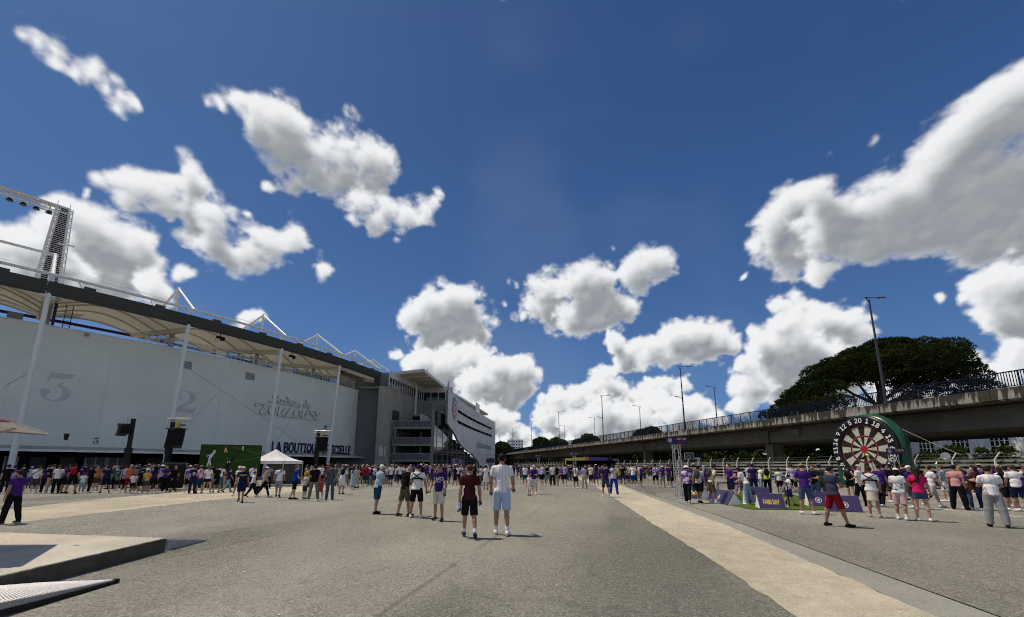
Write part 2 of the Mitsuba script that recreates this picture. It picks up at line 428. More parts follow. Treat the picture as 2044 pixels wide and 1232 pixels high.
def wall_hit(px, py, out=0.0):
    """Where a line of sight meets the curved wall (or the cylinder a little outside it): angle in degrees and height."""
    d = ray(px, py)
    L = np.linalg.norm(d[:2])
    u = d[:2] / L
    b = u @ CW
    s = b - math.sqrt(max(0.0, b * b - (CW @ CW - (RW + out) ** 2)))
    p = u * s
    return math.degrees(math.atan2(p[1] - CW[1], p[0] - CW[0])), EYE[2] + d[2] / L * s


def arc_strip(a0, a1, prof, n=None):
    """Sweeps an (out, z) profile polygon along the wall's circle."""
    n = n or max(2, int(abs(a1 - a0) / 1.2) + 1)
    prof = list(prof)
    g = np.array([[pol(a, o, z) for o, z in prof + prof[:1]] for a in np.linspace(a0, a1, n)])
    m = quads(g)
    caps = []
    for k, flip in ((0, False), (n - 1, True)):
        v2, f = trimesh.creation.triangulate_polygon(Polygon(prof), engine='earcut')
        a = np.linspace(a0, a1, n)[k]
        c = trimesh.Trimesh(np.array([pol(a, o, z) for o, z in v2]), f, process=False)
        caps.append(c)
    return cat(m, *caps)


def wall_paint(p, n, uv):
    run = fbm(p.x * 2.2 + p.y * 1.7, p.z * 0.12, 3.0, 4)
    blot = fbm(p.x * 0.25, p.z * 0.3, p.y * 0.25, 4)
    fine = noise(p.x * 9, p.z * 9, p.y * 9)
    v = 1 + 0.16 * (blot - 0.5) + 0.045 * (run - 0.5) + 0.05 * (fine - 0.5)
    foot = smoothstep(5.0, 3.0, p.z) * 0.10 * fbm(p.x * 1.5 + p.y, p.z * 0.4, 1.0, 3)
    crack = smoothstep(0.012, 0.003, dr.abs(fbm(p.x * 0.16 + p.y * 0.1, p.z * 0.16, 2.0, 3) - 0.47)) * 0.035
    return mi.Color3f(0.71, 0.755, 0.70) * (v - foot - crack)


def fair_concrete(base):
    def fn(p, n, uv):
        run = fbm((p.x + p.y) * 2.6, p.z * 0.25, 3.0, 4)
        blot = fbm(p.x * 0.6, p.z * 0.6, p.y * 0.6, 4)
        fine = noise(p.x * 14, p.z * 14, p.y * 14)
        pit = smoothstep(0.86, 0.95, noise(p.x * 5.0, p.z * 5.0, p.y * 5.0)) * 0.12
        return mi.Color3f(*base) * (1 + 0.24 * (run - 0.5) + 0.4 * (blot - 0.5) + 0.12 * (fine - 0.5) - pit)
    return fn


matte('wall_render', proc(wall_paint))
matte('raw_concrete', proc(fair_concrete((0.36, 0.345, 0.30))))
matte('pale_concrete', proc(fair_concrete((0.40, 0.39, 0.36))))
matte('dark_render', proc(lambda p, n, uv: mi.Color3f(0.18, 0.20, 0.207) * (0.92 + 0.16 * fbm(p.x * 0.5 + p.y * 0.5, p.z * 0.5, 0.0, 3))))
mat('dark_sheet', proc(lambda p, n, uv: mi.Color3f(0.060, 0.068, 0.070) * (0.85 + 0.3 * fbm(p.x * 1.5, p.y * 1.5, p.z, 3))), 0.5, two=True)
mat('white_steel', (0.74, 0.75, 0.74), 0.38, two=True)
mat('pole_steel', (0.76, 0.78, 0.75), 0.42, two=True)
mat('grey_steel', (0.33, 0.345, 0.36), 0.4, metal=0.4, two=True)
mat('galvanised', proc(lambda p, n, uv: mi.Color3f(0.50, 0.51, 0.52) * (0.8 + 0.4 * fbm(p.x * 6, p.y * 6, p.z * 6, 3))), 0.42, metal=0.7, two=True)
mat('black_metal', (0.010, 0.010, 0.011), 0.5, spec=0.18, two=True)
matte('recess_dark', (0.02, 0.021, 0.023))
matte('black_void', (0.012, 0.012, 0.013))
matte('soffit_beige', (0.58, 0.55, 0.46))
mat('roof_sheet', (0.42, 0.43, 0.44), 0.45, metal=0.3, two=True)
scene['membrane'] = {'type': 'principledthin', 'base_color': {'type': 'rgb', 'value': [0.40, 0.39, 0.335]}, 'roughness': 0.8, 'diff_trans': 0.42, 'spec_trans': 0.0}
mat('window_dark', (0.012, 0.014, 0.016), 0.04, spec=0.9, two=True)
mat('frame_grey', (0.20, 0.205, 0.21), 0.5, two=True)
scene['clear_glass'] = {'type': 'thindielectric', 'int_ior': 1.5, 'specular_transmittance': {'type': 'rgb', 'value': [0.74, 0.80, 0.80]}}
scene['deck_glass'] = {'type': 'twosided', 'inner': {'type': 'principled', 'base_color': {'type': 'rgb', 'value': [0.095, 0.10, 0.105]}, 'roughness': 0.5, 'specular': 0.2}}
mat('letter_pale', (0.74, 0.75, 0.74), 0.5, two=True)
mat('violet', (0.060, 0.034, 0.155), 0.5, two=True)
mat('violet_dark', (0.030, 0.018, 0.085), 0.5, two=True)
mat('digit_pale', (0.52, 0.55, 0.56), 0.8, two=True)
mat('digit_blue', (0.02, 0.05, 0.20), 0.6, two=True)
mat('sign_white', (0.78, 0.78, 0.78), 0.5, two=True)
mat('sign_yellow', (0.80, 0.66, 0.05), 0.5, two=True)
mat('sign_red', (0.60, 0.03, 0.05), 0.5, two=True)
mat('letter_grey', (0.62, 0.63, 0.63), 0.5, two=True)
mat('letter_painted_shade', (0.30, 0.31, 0.31), 0.6, two=True)  # dark tone standing in for the shadowed edges of the script letters

st = thing('stadium', 'long curved pale grey stadium wall with white poles and cream fabric roof', 'stadium')
A0, A1 = -56.0, -12.4
wb = part(st, 'wall', arc_strip(A0, A1, [(-0.40, 3.2), (-0.03, 3.2), (-0.03, WALL_TOP - 0.02), (-0.40, WALL_TOP - 0.02)]), 'wall_render')
cols = [A0] + [a for a in (-49.2, -42.4, -35.5, -28.6, -21.7, -15.0)] + [A1]
for r0, r1 in ((3.22, 6.5), (6.5, 13.0), (13.0, WALL_TOP)):
    for a, b in zip(cols[:-1], cols[1:]):
        g = 0.012
        part(wb, 'panel', arc_strip(a + g, b - g, [(-0.035, r0 + 0.022), (0.0, r0 + 0.022), (0.0, r1 - 0.022), (-0.035, r1 - 0.022)], max(4, int((b - a) / 1.2))), 'wall_render')
part(st, 'coping', arc_strip(A0, A1, [(-0.46, WALL_TOP), (0.05, WALL_TOP), (0.05, WALL_TOP + 0.07), (-0.46, WALL_TOP + 0.07)]), 'pole_steel')
part(st, 'ledge', arc_strip(A0, A1 + 0.9, [(-4.2, 3.06), (1.55, 3.06), (1.55, 3.22), (0.0, 3.62), (0.0, 3.20), (-4.2, 3.20)]), 'pale_concrete')
part(st, 'ledge_edge', arc_strip(A0, A1 + 0.9, [(1.552, 3.02), (1.62, 3.02), (1.62, 3.24), (1.552, 3.24)]), 'pole_steel')
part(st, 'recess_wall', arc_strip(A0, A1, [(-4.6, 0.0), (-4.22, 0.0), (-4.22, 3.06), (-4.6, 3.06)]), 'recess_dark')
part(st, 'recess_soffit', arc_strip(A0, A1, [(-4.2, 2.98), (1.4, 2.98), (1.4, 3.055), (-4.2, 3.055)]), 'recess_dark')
for x0, x1, nm in ((168, 212, 'door'), (213, 255, 'door'), (8, 36, 'door'), (292, 322, 'shutter'), (120, 150, 'shutter'), (60, 92, 'shutter')):
    a, b = wall_hit(x0, 920, -4.2)[0], wall_hit(x1, 920, -4.2)[0]
    d = part(st, nm, arc_strip(a, b, [(-4.21, 0.02), (-4.12, 0.02), (-4.12, 2.55), (-4.21, 2.55)], 4), 'dark_render' if nm == 'door' else 'dark_sheet')
    if nm == 'door':
        for q in (0.04, 0.5, 0.96):
            c = a + (b - a) * q
            part(d, 'frame', arc_strip(c - 0.03, c + 0.03, [(-4.118, 0.02), (-4.07, 0.02), (-4.07, 2.6), (-4.118, 2.6)], 2), 'pole_steel')
# old render seams running slantwise over the wall
for q0, q1 in (((379, 738), (592, 882)), ((582, 834), (550, 886)), ((435, 784), (378, 846)), ((62, 742), (8, 772))):
    a, z0 = wall_hit(*q0)
    b, z1 = wall_hit(*q1)
    part(st, 'seam', pipe([pol(a + (b - a) * k / 12, 0.0, z0 + (z1 - z0) * k / 12) for k in range(13)], 0.022, 4), 'frame_grey')
# vents
for x0, x1, y0, y1 in ((359.5, 381.5, 719, 738), (491, 507, 743, 760), (647.5, 652, 848.5, 856.5)):
    a, z1 = wall_hit(x0, y0)
    b, z0 = wall_hit(x1, y1)
    v = part(st, 'vent', arc_strip(a, b, [(0.002, z0), (0.05, z0), (0.05, z1), (0.002, z1)], 3), 'frame_grey')
    for k in range(5):
        z = z0 + (z1 - z0) * (k + 0.5) / 5
        part(v, 'slat', arc_strip(a + 0.04, b - 0.04, [(0.052, z - 0.06), (0.08, z - 0.09), (0.08, z - 0.06), (0.052, z + 0.03)], 3), 'grey_steel')


def curved(m, deg0, z0, out=0.004):
    """Bends lettering (x to the right, z up, front towards -y) onto the wall; x = 0 falls at the angle deg0."""
    v = m.vertices.copy()
    a = math.radians(deg0) + v[:, 0] / RW
    r = RW + out - v[:, 1]
    m2 = trimesh.Trimesh(np.column_stack([CW[0] + r * np.cos(a), CW[1] + r * np.sin(a), z0 + v[:, 2]]), m.faces, process=False)
    m2.fix_normals()
    return m2


def flat_glyph(poly, depth):
    """A shapely outline (x right, y up) as a standing plate, front towards -y, back in y = 0."""
    geoms = [q for q in getattr(poly, 'geoms', [poly]) if q.geom_type == 'Polygon' and q.area > 1e-6]
    m = cat([trimesh.creation.extrude_polygon(q, depth, engine='earcut') for q in geoms])
    return moved(m, np.array([[1, 0, 0, 0], [0, 0, -1, 0], [0, 1, 0, 0], [0, 0, 0, 1.0]]))


def ell(cx, cy, rx, ry):
    return shapely.affinity.scale(Point(cx, cy).buffer(1, 24), rx, ry)


def serif_three():
    top = Polygon([(0.20, 1.0), (0.98, 1.0), (0.80, 0.80), (0.24, 0.80), (0.19, 0.68), (0.14, 0.68)])
    diag = Polygon([(0.90, 0.90), (0.84, 0.82), (0.40, 0.54), (0.52, 0.54)])
    bowl = ell(0.47, 0.29, 0.46, 0.30).difference(ell(0.40, 0.30, 0.28, 0.245)).difference(shapely.box(-0.2, 0.33, 0.40, 0.7))
    return shapely.union_all([q.buffer(0) for q in (top, diag, bowl, ell(0.145, 0.31, 0.15, 0.12))])


def serif_two():
    head = ell(0.45, 0.70, 0.42, 0.30).difference(ell(0.36, 0.70, 0.24, 0.25)).difference(shapely.box(-0.2, 0.2, 0.40, 0.66))
    sweep = Polygon([(0.86, 0.66), (0.62, 0.60), (0.05, 0.10), (0.04, 0.0), (0.24, 0.14), (0.74, 0.46)])
    base = Polygon([(0.04, 0.0), (0.86, 0.0), (0.92, 0.30), (0.87, 0.30), (0.78, 0.19), (0.20, 0.20)])
    return shapely.union_all([q.buffer(0) for q in (head, sweep, base, ell(0.15, 0.69, 0.13, 0.11))])


def number_on_wall(poly, x0, x1, y0, y1, m, label, depth=0.006):
    a, zt = wall_hit((x0 + x1) / 2, y0)
    _, zb = wall_hit((x0 + x1) / 2, y1)
    aw = abs(wall_hit(x1, (y0 + y1) / 2)[0] - wall_hit(x0, (y0 + y1) / 2)[0]) * math.pi / 180 * RW
    b = poly.bounds
    s = shapely.affinity.scale(shapely.affinity.translate(poly, -(b[0] + b[2]) / 2, -b[1]), aw / (b[2] - b[0]), (zt - zb) / (b[3] - b[1]), origin=(0, 0))
    part(st, 'painted_number', curved(flat_glyph(s, depth), a, zb), m, label)


number_on_wall(serif_three(), 88, 154, 745, 803, 'digit_pale', 'large faded serif figure three painted on the wall')
number_on_wall(serif_two(), 352, 396, 780, 825, 'digit_pale', 'large faded serif figure two painted on the wall')
number_on_wall(serif_three(), 186.5, 199.5, 874, 886, 'digit_blue', 'small dark blue figure three above the doors')

# poles, tubes, masts
for k, a in enumerate((-45.8, -38.95, -32.2, -25.3, -18.7)):
    p = part(st, 'pole', pipe([pol(a, 2.75, 0), pol(a, 2.95, 3.5), pol(a, 3.82, 20.7)], [0.25, 0.25, 0.19], 14), 'pole_steel')
    part(p, 'collar', tube(pol(a, 3.74, 19.0), pol(a, 3.79, 20.0), 0.26, 0.26, 12), 'pole_steel')
    part(p, 'base_plate', tube(pol(a, 2.75, 0.0), pol(a, 2.75, 0.06), 0.42, 0.42, 12), 'pole_steel')
    part(p, 'bracket', beam(pol(a, 3.8, 20.3), pol(a, 0.4, 19.7), 0.14, 0.22), 'pole_steel')
part(st, 'rail_tube', pipe([pol(a, 3.84, 20.72) for a in np.linspace(A0, -11.5, 40)], 0.165, 8), 'pole_steel')
for a in np.arange(-55.0, -11.6, 3.42):
    part(st, 'rail_stay', tube(pol(a, 3.84, 20.7), pol(a + 0.35, 2.6, 20.0), 0.045, 0.045, 6), 'pole_steel')
for k, a in enumerate((-45.8, -38.95, -32.0, -25.0, -18.4, -11.6, -6.8)):
    ap = pol(a, -2.2, 25.0 if k > 1 else 24.9)
    ms = part(st, 'mast', tube(ap + [0, 0, 0.15], pol(a, -2.2, 19.4), 0.17, 0.17, 10), 'white_steel')
    part(ms, 'outer_leg', tube(ap, pol(a, 3.8, 20.75), 0.15, 0.15, 10), 'white_steel')
    part(ms, 'inner_leg', tube(ap, pol(a, -14.0, 21.2), 0.15, 0.15, 10), 'white_steel')
    part(ms, 'head', trimesh.creation.icosphere(1, 0.24).apply_translation(ap), 'white_steel')
    if k < 6:
        part(st, 'stay_cable', pipe([ap - [0, 0, 1.3], pol(a + 3.4, 1.2, 22.2), pol(a + 6.8, 3.6, 20.9)], 0.022, 5), 'grey_steel')
part(st, 'eaves_tube', pipe([pol(a, -2.2, 24.9) for a in (-38.95, -42, -45.8)], 0.15, 8), 'white_steel')
part(st, 'mast_arm', beam(pol(-38.95, -2.2, 26.4), pol(-38.2, -1.4, 26.2), 0.12, 0.16), 'white_steel')
# gutter fascia, in lengths
prof = [(4.50, 19.80), (4.22, 19.86), (3.60, 19.2), (3.42, 18.62), (3.75, 18.56), (4.02, 18.86), (4.43, 19.48), (4.36, 19.52)]
edges = np.arange(-56.0, -11.9, 3.385)
for a, b in zip(edges[:-1], edges[1:]):
    part(st, 'fascia', arc_strip(a + 0.012, b - 0.012, prof, 4), 'dark_sheet')
    part(st, 'fascia_box', bevel_box(0.9, 0.4, 0.28, 0.02).apply_transform(frame(pol((a + b) / 2, 4.25, 19.96), pol(b, 0) - pol(a, 0))), 'dark_sheet')
# fabric roof in vaulted bays between the radial trusses
bays = [-55.0, -50.6, -45.8, -38.95, -32.1, -25.2, -18.5, -11.9]
ZO, ZI, OO, OI = 18.45, 21.2, 3.5, -17.0


def roof_pt(a0, a1, u, v, drop=0.0):
    vault = 1.9 * math.sin(math.pi * u) * (0.35 + 0.65 * math.sin(math.pi * min(1, v * 0.9 + 0.05)))
    return pol(a0 + (a1 - a0) * u, OO + (OI - OO) * v, ZO + (ZI - ZO) * v + vault - drop)


for a, b in zip(bays[:-1], bays[1:]):
    mb = part(st, 'membrane', quads([[roof_pt(a, b, u, v) for u in np.linspace(0, 1, 21)] for v in np.linspace(0, 1, 13)]), 'membrane', smooth=True)
    for v in (0.28, 0.52, 0.76, 0.99):
        part(mb, 'rib', pipe([roof_pt(a, b, u, v, 0.16) for u in np.linspace(0, 1, 17)], 0.11, 7), 'soffit_beige')
for a in bays:
    tr = part(st, 'roof_truss', beam(pol(a, 3.2, 18.2), pol(a, -17, 20.9), 0.45, 0.6), 'soffit_beige')
    part(tr, 'lower_chord', beam(pol(a, 0.0, 17.4), pol(a, -12, 19.6), 0.3, 0.3), 'soffit_beige')
    for q in range(4):
        part(tr, 'strut', tube(pol(a, -3.0 * q, 17.4 + 0.55 * q), pol(a, -3.0 * q - 1.6, 18.75 + 0.4 * q), 0.09, 0.09, 6), 'soffit_beige')
    part(st, 'roof_column', tube(pol(a + 0.2, -2.6, 14.5), pol(a + 0.2, -2.6, 19.4), 0.30, 0.30, 12), 'grey_steel')
part(st, 'inner_edge_beam', pipe([pol(a, -17.1, 20.95) for a in np.linspace(-55, -11.9, 30)], 0.22, 8), 'violet_dark')
# seating bowl behind the wall top (its outer back), kept below the sight line
part(st, 'terrace', arc_strip(A0, A1, [(-0.6, 14.6), (-0.6, 15.2), (-30, 3.0), (-30, 2.4)]), 'raw_concrete')
# glass balustrade on the wall head
ga, gb = wall_hit(276, 680, -0.5)[0], A1
n = 56
ang = np.linspace(ga, gb, n + 1)
for k in range(n):
    a, b = ang[k], ang[k + 1]
    po = part(st, 'railing_post', beam(pol(a, -0.55, WALL_TOP - 0.3), pol(a, -0.55, 17.75), 0.05, 0.06), 'pole_steel')
    if k % 7 != 5:
        part(st, 'railing_pane', quads([[pol(a + 0.02, -0.52, 16.45), pol(b - 0.02, -0.52, 16.45)], [pol(a + 0.02, -0.52, 17.68), pol(b - 0.02, -0.52, 17.68)]]), 'clear_glass')
for z in (17.74, 16.9):
    part(st, 'railing_rail', pipe([pol(a, -0.55, z) for a in np.linspace(ga, gb, 30)], 0.03, 6), 'pole_steel')
for z in (17.1, 17.45, 18.0, 18.4):
    part(st, 'fence_rail', pipe([pol(a, -0.9, z) for a in np.linspace(-16.4, gb, 8)], 0.035, 6), 'pole_steel')
for a in np.linspace(-16.4, gb, 12):
    part(st, 'fence_post', tube(pol(a, -0.9, 16.0), pol(a, -0.9, 18.7), 0.05, 0.05, 6), 'pole_steel')
part(st, 'upper_gallery', arc_strip(-18.5, A1, [(-7, 15.8), (-6.6, 15.8), (-6.6, 19.0), (-7, 19.0)]), 'dark_render')
# floodlights under the roof, ladder, camera, sign board
for px, py in ((440, 676), (583, 713), (679, 742)):
    a, z = wall_hit(px, py, 1.0)
    f = part(st, 'floodlight', moved(bevel_box(0.95, 0.5, 0.5, 0.04), frame(pol(a, 1.0, z), pol(a + 1, 0) - pol(a, 0))), 'black_metal')
    part(f, 'lamp_face', moved(bevel_box(0.5, 0.3, 0.42, 0.03), frame(pol(a - 0.25, 1.2, z - 0.35), pol(a + 1, 0) - pol(a, 0))), 'sign_white')
    part(f, 'hanger', tube(pol(a, 1.0, z), pol(a, 0.8, z + 1.1), 0.05, 0.05, 6), 'black_metal')
la = wall_hit(131, 620, -0.6)[0]
part(st, 'ladder_post', tube(pol(la - 0.45, -0.6, 15.9), pol(la - 0.45, -0.6, 19.0), 0.12, 0.12, 8), 'violet_dark')
for da in (0.0, 0.32):
    part(st, 'ladder_rail', tube(pol(la + da, -0.5, 15.9), pol(la + da, -0.5, 19.1), 0.035, 0.035, 6), 'black_metal')
for k in range(10):
    part(st, 'ladder_rung', tube(pol(la, -0.5, 16.1 + 0.3 * k), pol(la + 0.32, -0.5, 16.1 + 0.3 * k), 0.022, 0.022, 5), 'black_metal')
part(st, 'scoreboard_back', arc_strip(wall_hit(14, 628, -1)[0], wall_hit(46, 634, -1)[0], [(-1.3, 16.2), (-0.9, 16.2), (-0.9, 17.3), (-1.3, 17.3)], 3), 'frame_grey')
ca, cz = wall_hit(172, 669)
part(st, 'wall_lamp', trimesh.creation.icosphere(1, 0.22).apply_translation(pol(ca, 0.3, cz)), 'grey_steel')

# lettering on the wall: things of their own
bs = thing('shop_sign', 'purple capital letters of the club shop above the wall ledge behind the white tent', 'sign')
txt = 'LA BOUTIQUE OFFICIELLE'
sm = meshkit.text_mesh(txt, 1.0, 0.12, True)
sw = sm.bounds[1, 0] - sm.bounds[0, 0]
al, zl = wall_hit(541, 902)
ar, zr = wall_hit(698, 907)
zt = wall_hit(560, 887)[1]
arc = (ar - al) * math.pi / 180 * RW
sc_ = arc / sw
x = 0.0
adv = {}
for i, ch in enumerate(txt):
    if ch == ' ':
        continue
    a_ = meshkit.text_mesh(txt[:i + 1], 1.0, 0.12, True)
    one = meshkit.text_mesh(ch, 1.0, 0.12, True)
    x1 = a_.bounds[1, 0] - sm.bounds[0, 0]
    wdt = one.bounds[1, 0] - one.bounds[0, 0]
    one = letters(ch, 1.0, 0.12, True)
    one.apply_translation((-one.bounds[:, 0].mean(), 0, 0))
    one.apply_scale((sc_, 1, 1.50))
    part(bs, 'letter', curved(one, al + (x1 - wdt / 2) * sc_ / RW * 180 / math.pi, zl + 0.02, 0.03), 'violet_dark')

# brush script lettering: strokes as (x, y) polylines in em units
SCRIPT = {
    'S': [[(0.62, 0.92), (0.35, 0.95), (0.15, 0.80), (0.30, 0.60), (0.50, 0.42), (0.42, 0.18), (0.15, 0.04), (-0.25, 0.10)]],
    't': [[(0.22, 0.85), (0.12, 0.30), (0.18, 0.05), (0.38, 0.14)], [(0.0, 0.55), (0.42, 0.60)]],
    'a': [[(0.42, 0.50), (0.22, 0.56), (0.04, 0.32), (0.10, 0.06), (0.30, 0.14), (0.42, 0.48)], [(0.42, 0.50), (0.36, 0.12), (0.52, 0.06)]],
    'd': [[(0.10, 1.0), (0.36, 0.78), (0.44, 0.40), (0.30, 0.06), (0.08, 0.10), (0.06, 0.36), (0.26, 0.50), (0.42, 0.42)]],
    'i': [[(0.10, 0.52), (0.04, 0.12), (0.16, 0.04)]],
    'u': [[(0.06, 0.54), (0.04, 0.14), (0.18, 0.04), (0.38, 0.26)], [(0.42, 0.54), (0.38, 0.12), (0.50, 0.05)]],
    'm': [[(0.06, 0.52), (0.02, 0.03)], [(0.04, 0.34), (0.20, 0.54), (0.26, 0.40), (0.22, 0.03)], [(0.24, 0.34), (0.42, 0.54), (0.48, 0.38), (0.46, 0.04), (0.56, 0.05)]],
    'e': [[(0.06, 0.28), (0.34, 0.36), (0.26, 0.54), (0.08, 0.42), (0.06, 0.14), (0.22, 0.02), (0.40, 0.12)]],
    'T': [[(-0.30, 0.70), (-0.22, 0.92), (0.10, 0.96), (0.60, 0.90)], [(0.36, 0.92), (0.16, 0.40), (0.06, 0.12), (0.24, 0.02), (0.50, 0.10)]],
    'O': [[(0.36, 0.84), (0.10, 0.60), (0.06, 0.24), (0.26, 0.06), (0.54, 0.22), (0.60, 0.62), (0.42, 0.86), (0.24, 0.74)]],
    'U': [[(0.18, 0.84), (0.06, 0.36), (0.10, 0.08), (0.30, 0.14), (0.56, 0.62), (0.62, 0.84)], [(0.58, 0.66), (0.48, 0.18), (0.58, 0.06)]],
    'L': [[(0.36, 0.86), (0.16, 0.44), (0.02, 0.06), (0.28, 0.10), (0.56, 0.04)]],
    'E': [[(0.46, 0.78), (0.24, 0.82), (0.14, 0.66), (0.34, 0.50), (0.14, 0.40), (0.04, 0.20), (0.20, 0.06), (0.44, 0.16)]],
}


def script_glyph(ch, size, w=0.085):
    out = []
    for s in SCRIPT[ch]:
        p = np.array(s)
        t = np.linspace(0, len(p) - 1, 6 * len(p))
        from scipy.interpolate import CubicSpline
        c = CubicSpline(np.arange(len(p)), p)(t) if len(p) > 2 else p
        out += [LineString(c).buffer(w, cap_style='round')]
    u = shapely.union_all(out)
    return shapely.affinity.scale(u, size, size, origin=(0, 0))


ns = thing('stadium_name_sign', 'raised grey brush script letters with the stadium name high on the curved wall', 'sign')
for word, x0, x1, y0, y1, size_y in (('Stadium de', 540, 621, 804.5, 815, 15.5), ('TOULOUSE', 517, 636, 829, 838, 20.5)):
    a, z0 = wall_hit(x0, y0)
    b, z1 = wall_hit(x1, y1)
    wtot = (b - a) * math.pi / 180 * RW
    z0 = 0.5 * (z0 + z1)
    size = (wall_hit((x0 + x1) / 2, (y0 + y1) / 2 - size_y)[1] - wall_hit((x0 + x1) / 2, (y0 + y1) / 2)[1])
    advs = [{'m': 0.62, 'i': 0.24, ' ': 0.34, 't': 0.42, 'S': 0.56}.get(c, 0.52) if word[1] == 't' else {'T': 0.62, 'S': 0.62, 'L': 0.62, 'E': 0.5}.get(c, 0.70) for c in word]
    f = wtot / sum(advs)
    x = 0.0
    for c, ad in zip(word, advs):
        if c != ' ':
            g = script_glyph(c, 1.0, 0.055)
            g = shapely.affinity.scale(g, f * (0.95 if word[0] == 'S' else 0.98), size, origin=(0, 0))
            lt = part(ns, 'letter', curved(flat_glyph(g.buffer(0.03), 0.20), a + x / RW * 180 / math.pi, z0, 0.01), 'letter_painted_shade')  # wider dark backing letter: its rim paints a shadow edge round the pale face
            part(lt, 'face', curved(flat_glyph(g, 0.05), a + x / RW * 180 / math.pi, z0, 0.215), 'letter_pale')
        x += ad * f

# floodlight gantry standing behind the roof
fg = thing('floodlight_gantry', 'tall white louvred tower with a lamp lined truss beam above the stadium roof', 'floodlight tower')
tb, tt = at_y(104, 556, 56.0), at_y(127, 414, 56.0)
tang = (pol(-38, 0) - pol(-37, 0))
tang /= np.linalg.norm(tang)
wv = -tang                                             # along the tower's width
bw, tw = 1.20, 0.64
th = tt[2] - tb[2] + 2
base = np.array([tt[0], tt[1], tb[2] - 2.0])
for s in (-1, 1):
    lg = part(fg, 'leg', tube(base + wv * s * bw, base + wv * s * tw + [0, 0, th], 0.16, 0.14, 10), 'white_steel')
    part(fg, 'lace', pipe([base + wv * (s * (bw + (tw - bw) * q / 24) + 0.32 * (1 if (q % 2) else 0.1)) + [0, 0, th * q / 24] for q in range(25)], 0.06, 5), 'white_steel')
    part(fg, 'outer_chord', tube(base + wv * (s * bw + 0.36), base + wv * (s * tw + 0.36) + [0, 0, th], 0.07, 0.07, 8), 'white_steel')
    part(fg, 'finial', tube(base + wv * s * tw + [0, 0, th], base + wv * s * tw + [0, 0, th + 0.8], 0.04, 0.04, 6), 'white_steel')
part(fg, 'backing', quads([[base - wv * bw * 0.86 + [0.1, 0.12, 0], base + wv * bw * 0.86 + [0.1, 0.12, 0]], [base - wv * tw * 0.86 + [0.1, 0.12, th], base + wv * tw * 0.86 + [0.1, 0.12, th]]]), 'black_metal')
for k in range(46):
    q = (k + 0.5) / 46
    w_ = (bw + (tw - bw) * q) * 0.88
    c = base + [0, 0, th * q]
    part(fg, 'slat', beam(c - wv * w_, c + wv * w_, 0.20, 0.05, (0.0, 0.5, 1)), 'white_steel')
L = 26.0
o = base + [0, 0, th - 0.9]
for dz, dn in ((0, 0), (0.9, 0.0), (0.0, 0.9), (0.9, 0.9)):
    nn = np.array([tang[1], -tang[0], 0]) * dn
    part(fg, 'beam_chord', tube(o + nn + [0, 0, dz] - tang * 0.8, o + tang * -0.8 + nn + [0, 0, dz] - tang * -L, 0.10, 0.10, 8), 'white_steel')
part(fg, 'beam_cover', quads([[o + [0, 0, 1.02] + np.array([tang[1], -tang[0], 0]) * q - tang * s for s in (0.8, -L)] for q in (-0.05, 1.0)]), 'white_steel')
for k in range(20):
    c = o + tang * (k * 1.25)
    nn = np.array([tang[1], -tang[0], 0]) * 0.9
    part(fg, 'beam_strut', beam(c + nn, c + nn + [0, 0, 0.9], 0.16, 0.1), 'white_steel')
    part(fg, 'beam_brace', tube(c + nn + [0, 0, 0.9], c + nn + tang * 1.25, 0.05, 0.05, 6), 'white_steel')
    if k > 0:
        lp = part(fg, 'lamp', tube(c + nn * 0.6 - [0, 0, 0.15], c + nn * 0.6 - [0, 0, 0.52], 0.20, 0.38, 12), 'black_metal')
        part(lp, 'glass', trimesh.creation.cylinder(0.35, 0.03, sections=12).apply_translation(c + nn * 0.6 - [0, 0, 0.54]), 'window_dark')

# ------------------------------------------------------------------ entrance building beyond the curved wall
CA, CB = np.array([-24.9, 78.0]), np.array([-22.2, 93.0])      # its concrete flank, plan
cdir = (CB - CA) / np.linalg.norm(CB - CA)
cnor = np.array([cdir[1], -cdir[0]])                            # outwards, to the right


def on_flank(t, out=0.0, z=0.0):
    p = CA + cdir * t + cnor * out
    return np.array([p[0], p[1], z])


def flank_hit(px, py, out=0.0):
    d = ray(px, py)
    o = CA + cnor * out
    s = (o @ cnor) / (d[:2] @ cnor)
    p = d[:2] * s
    return (p - o) @ cdir, EYE[2] + d[2] * s


def flank_box(t0, t1, o0, o1, z0, z1):
    return moved(box(t0, t1, -o1, -o0, z0, z1), frame([CA[0], CA[1], 0], (cdir[0], cdir[1], 0)))


en = thing('entrance_building', 'raw concrete stadium entrance building with access decks and a curved panelled facade', 'building')
LF = float(np.linalg.norm(CB - CA))
part(en, 'flank_wall', flank_box(0.3, LF + 5.5, -0.75, -0.06, 0.0, 16.66), 'raw_concrete')
for z0, z1 in ((2.9, 5.85), (5.85, 9.4), (9.4, 13.0), (13.0, 16.7)):
    part(en, 'concrete_panel', flank_box(0.0, 4.6, -0.7, 0.0, z0 + 0.035, z1 - 0.035), 'raw_concrete')
    if z0 > 9 or z1 < 9.5:
        pass
for z0, z1 in ((9.4, 13.0), (13.0, 16.7)):
    part(en, 'concrete_panel', flank_box(4.68, 15.3, -0.7, 0.0, z0 + 0.035, z1 - 0.035), 'raw_concrete')
    part(en, 'concrete_panel', flank_box(15.38, LF + 5.5, -0.7, 0.0, z0 + 0.035, z1 - 0.035), 'raw_concrete')
part(en, 'plinth', flank_box(0.0, 4.6, -0.7, 0.06, 0.0, 2.885), 'pale_concrete')
part(en, 'end_wall', slab([(-34.5, 80.6), (-31.0, 81.5), (-24.95, 82.5), (-24.95, 83.1), (-31.2, 82.2), (-34.7, 81.3)], 0, 20.25), 'dark_render')
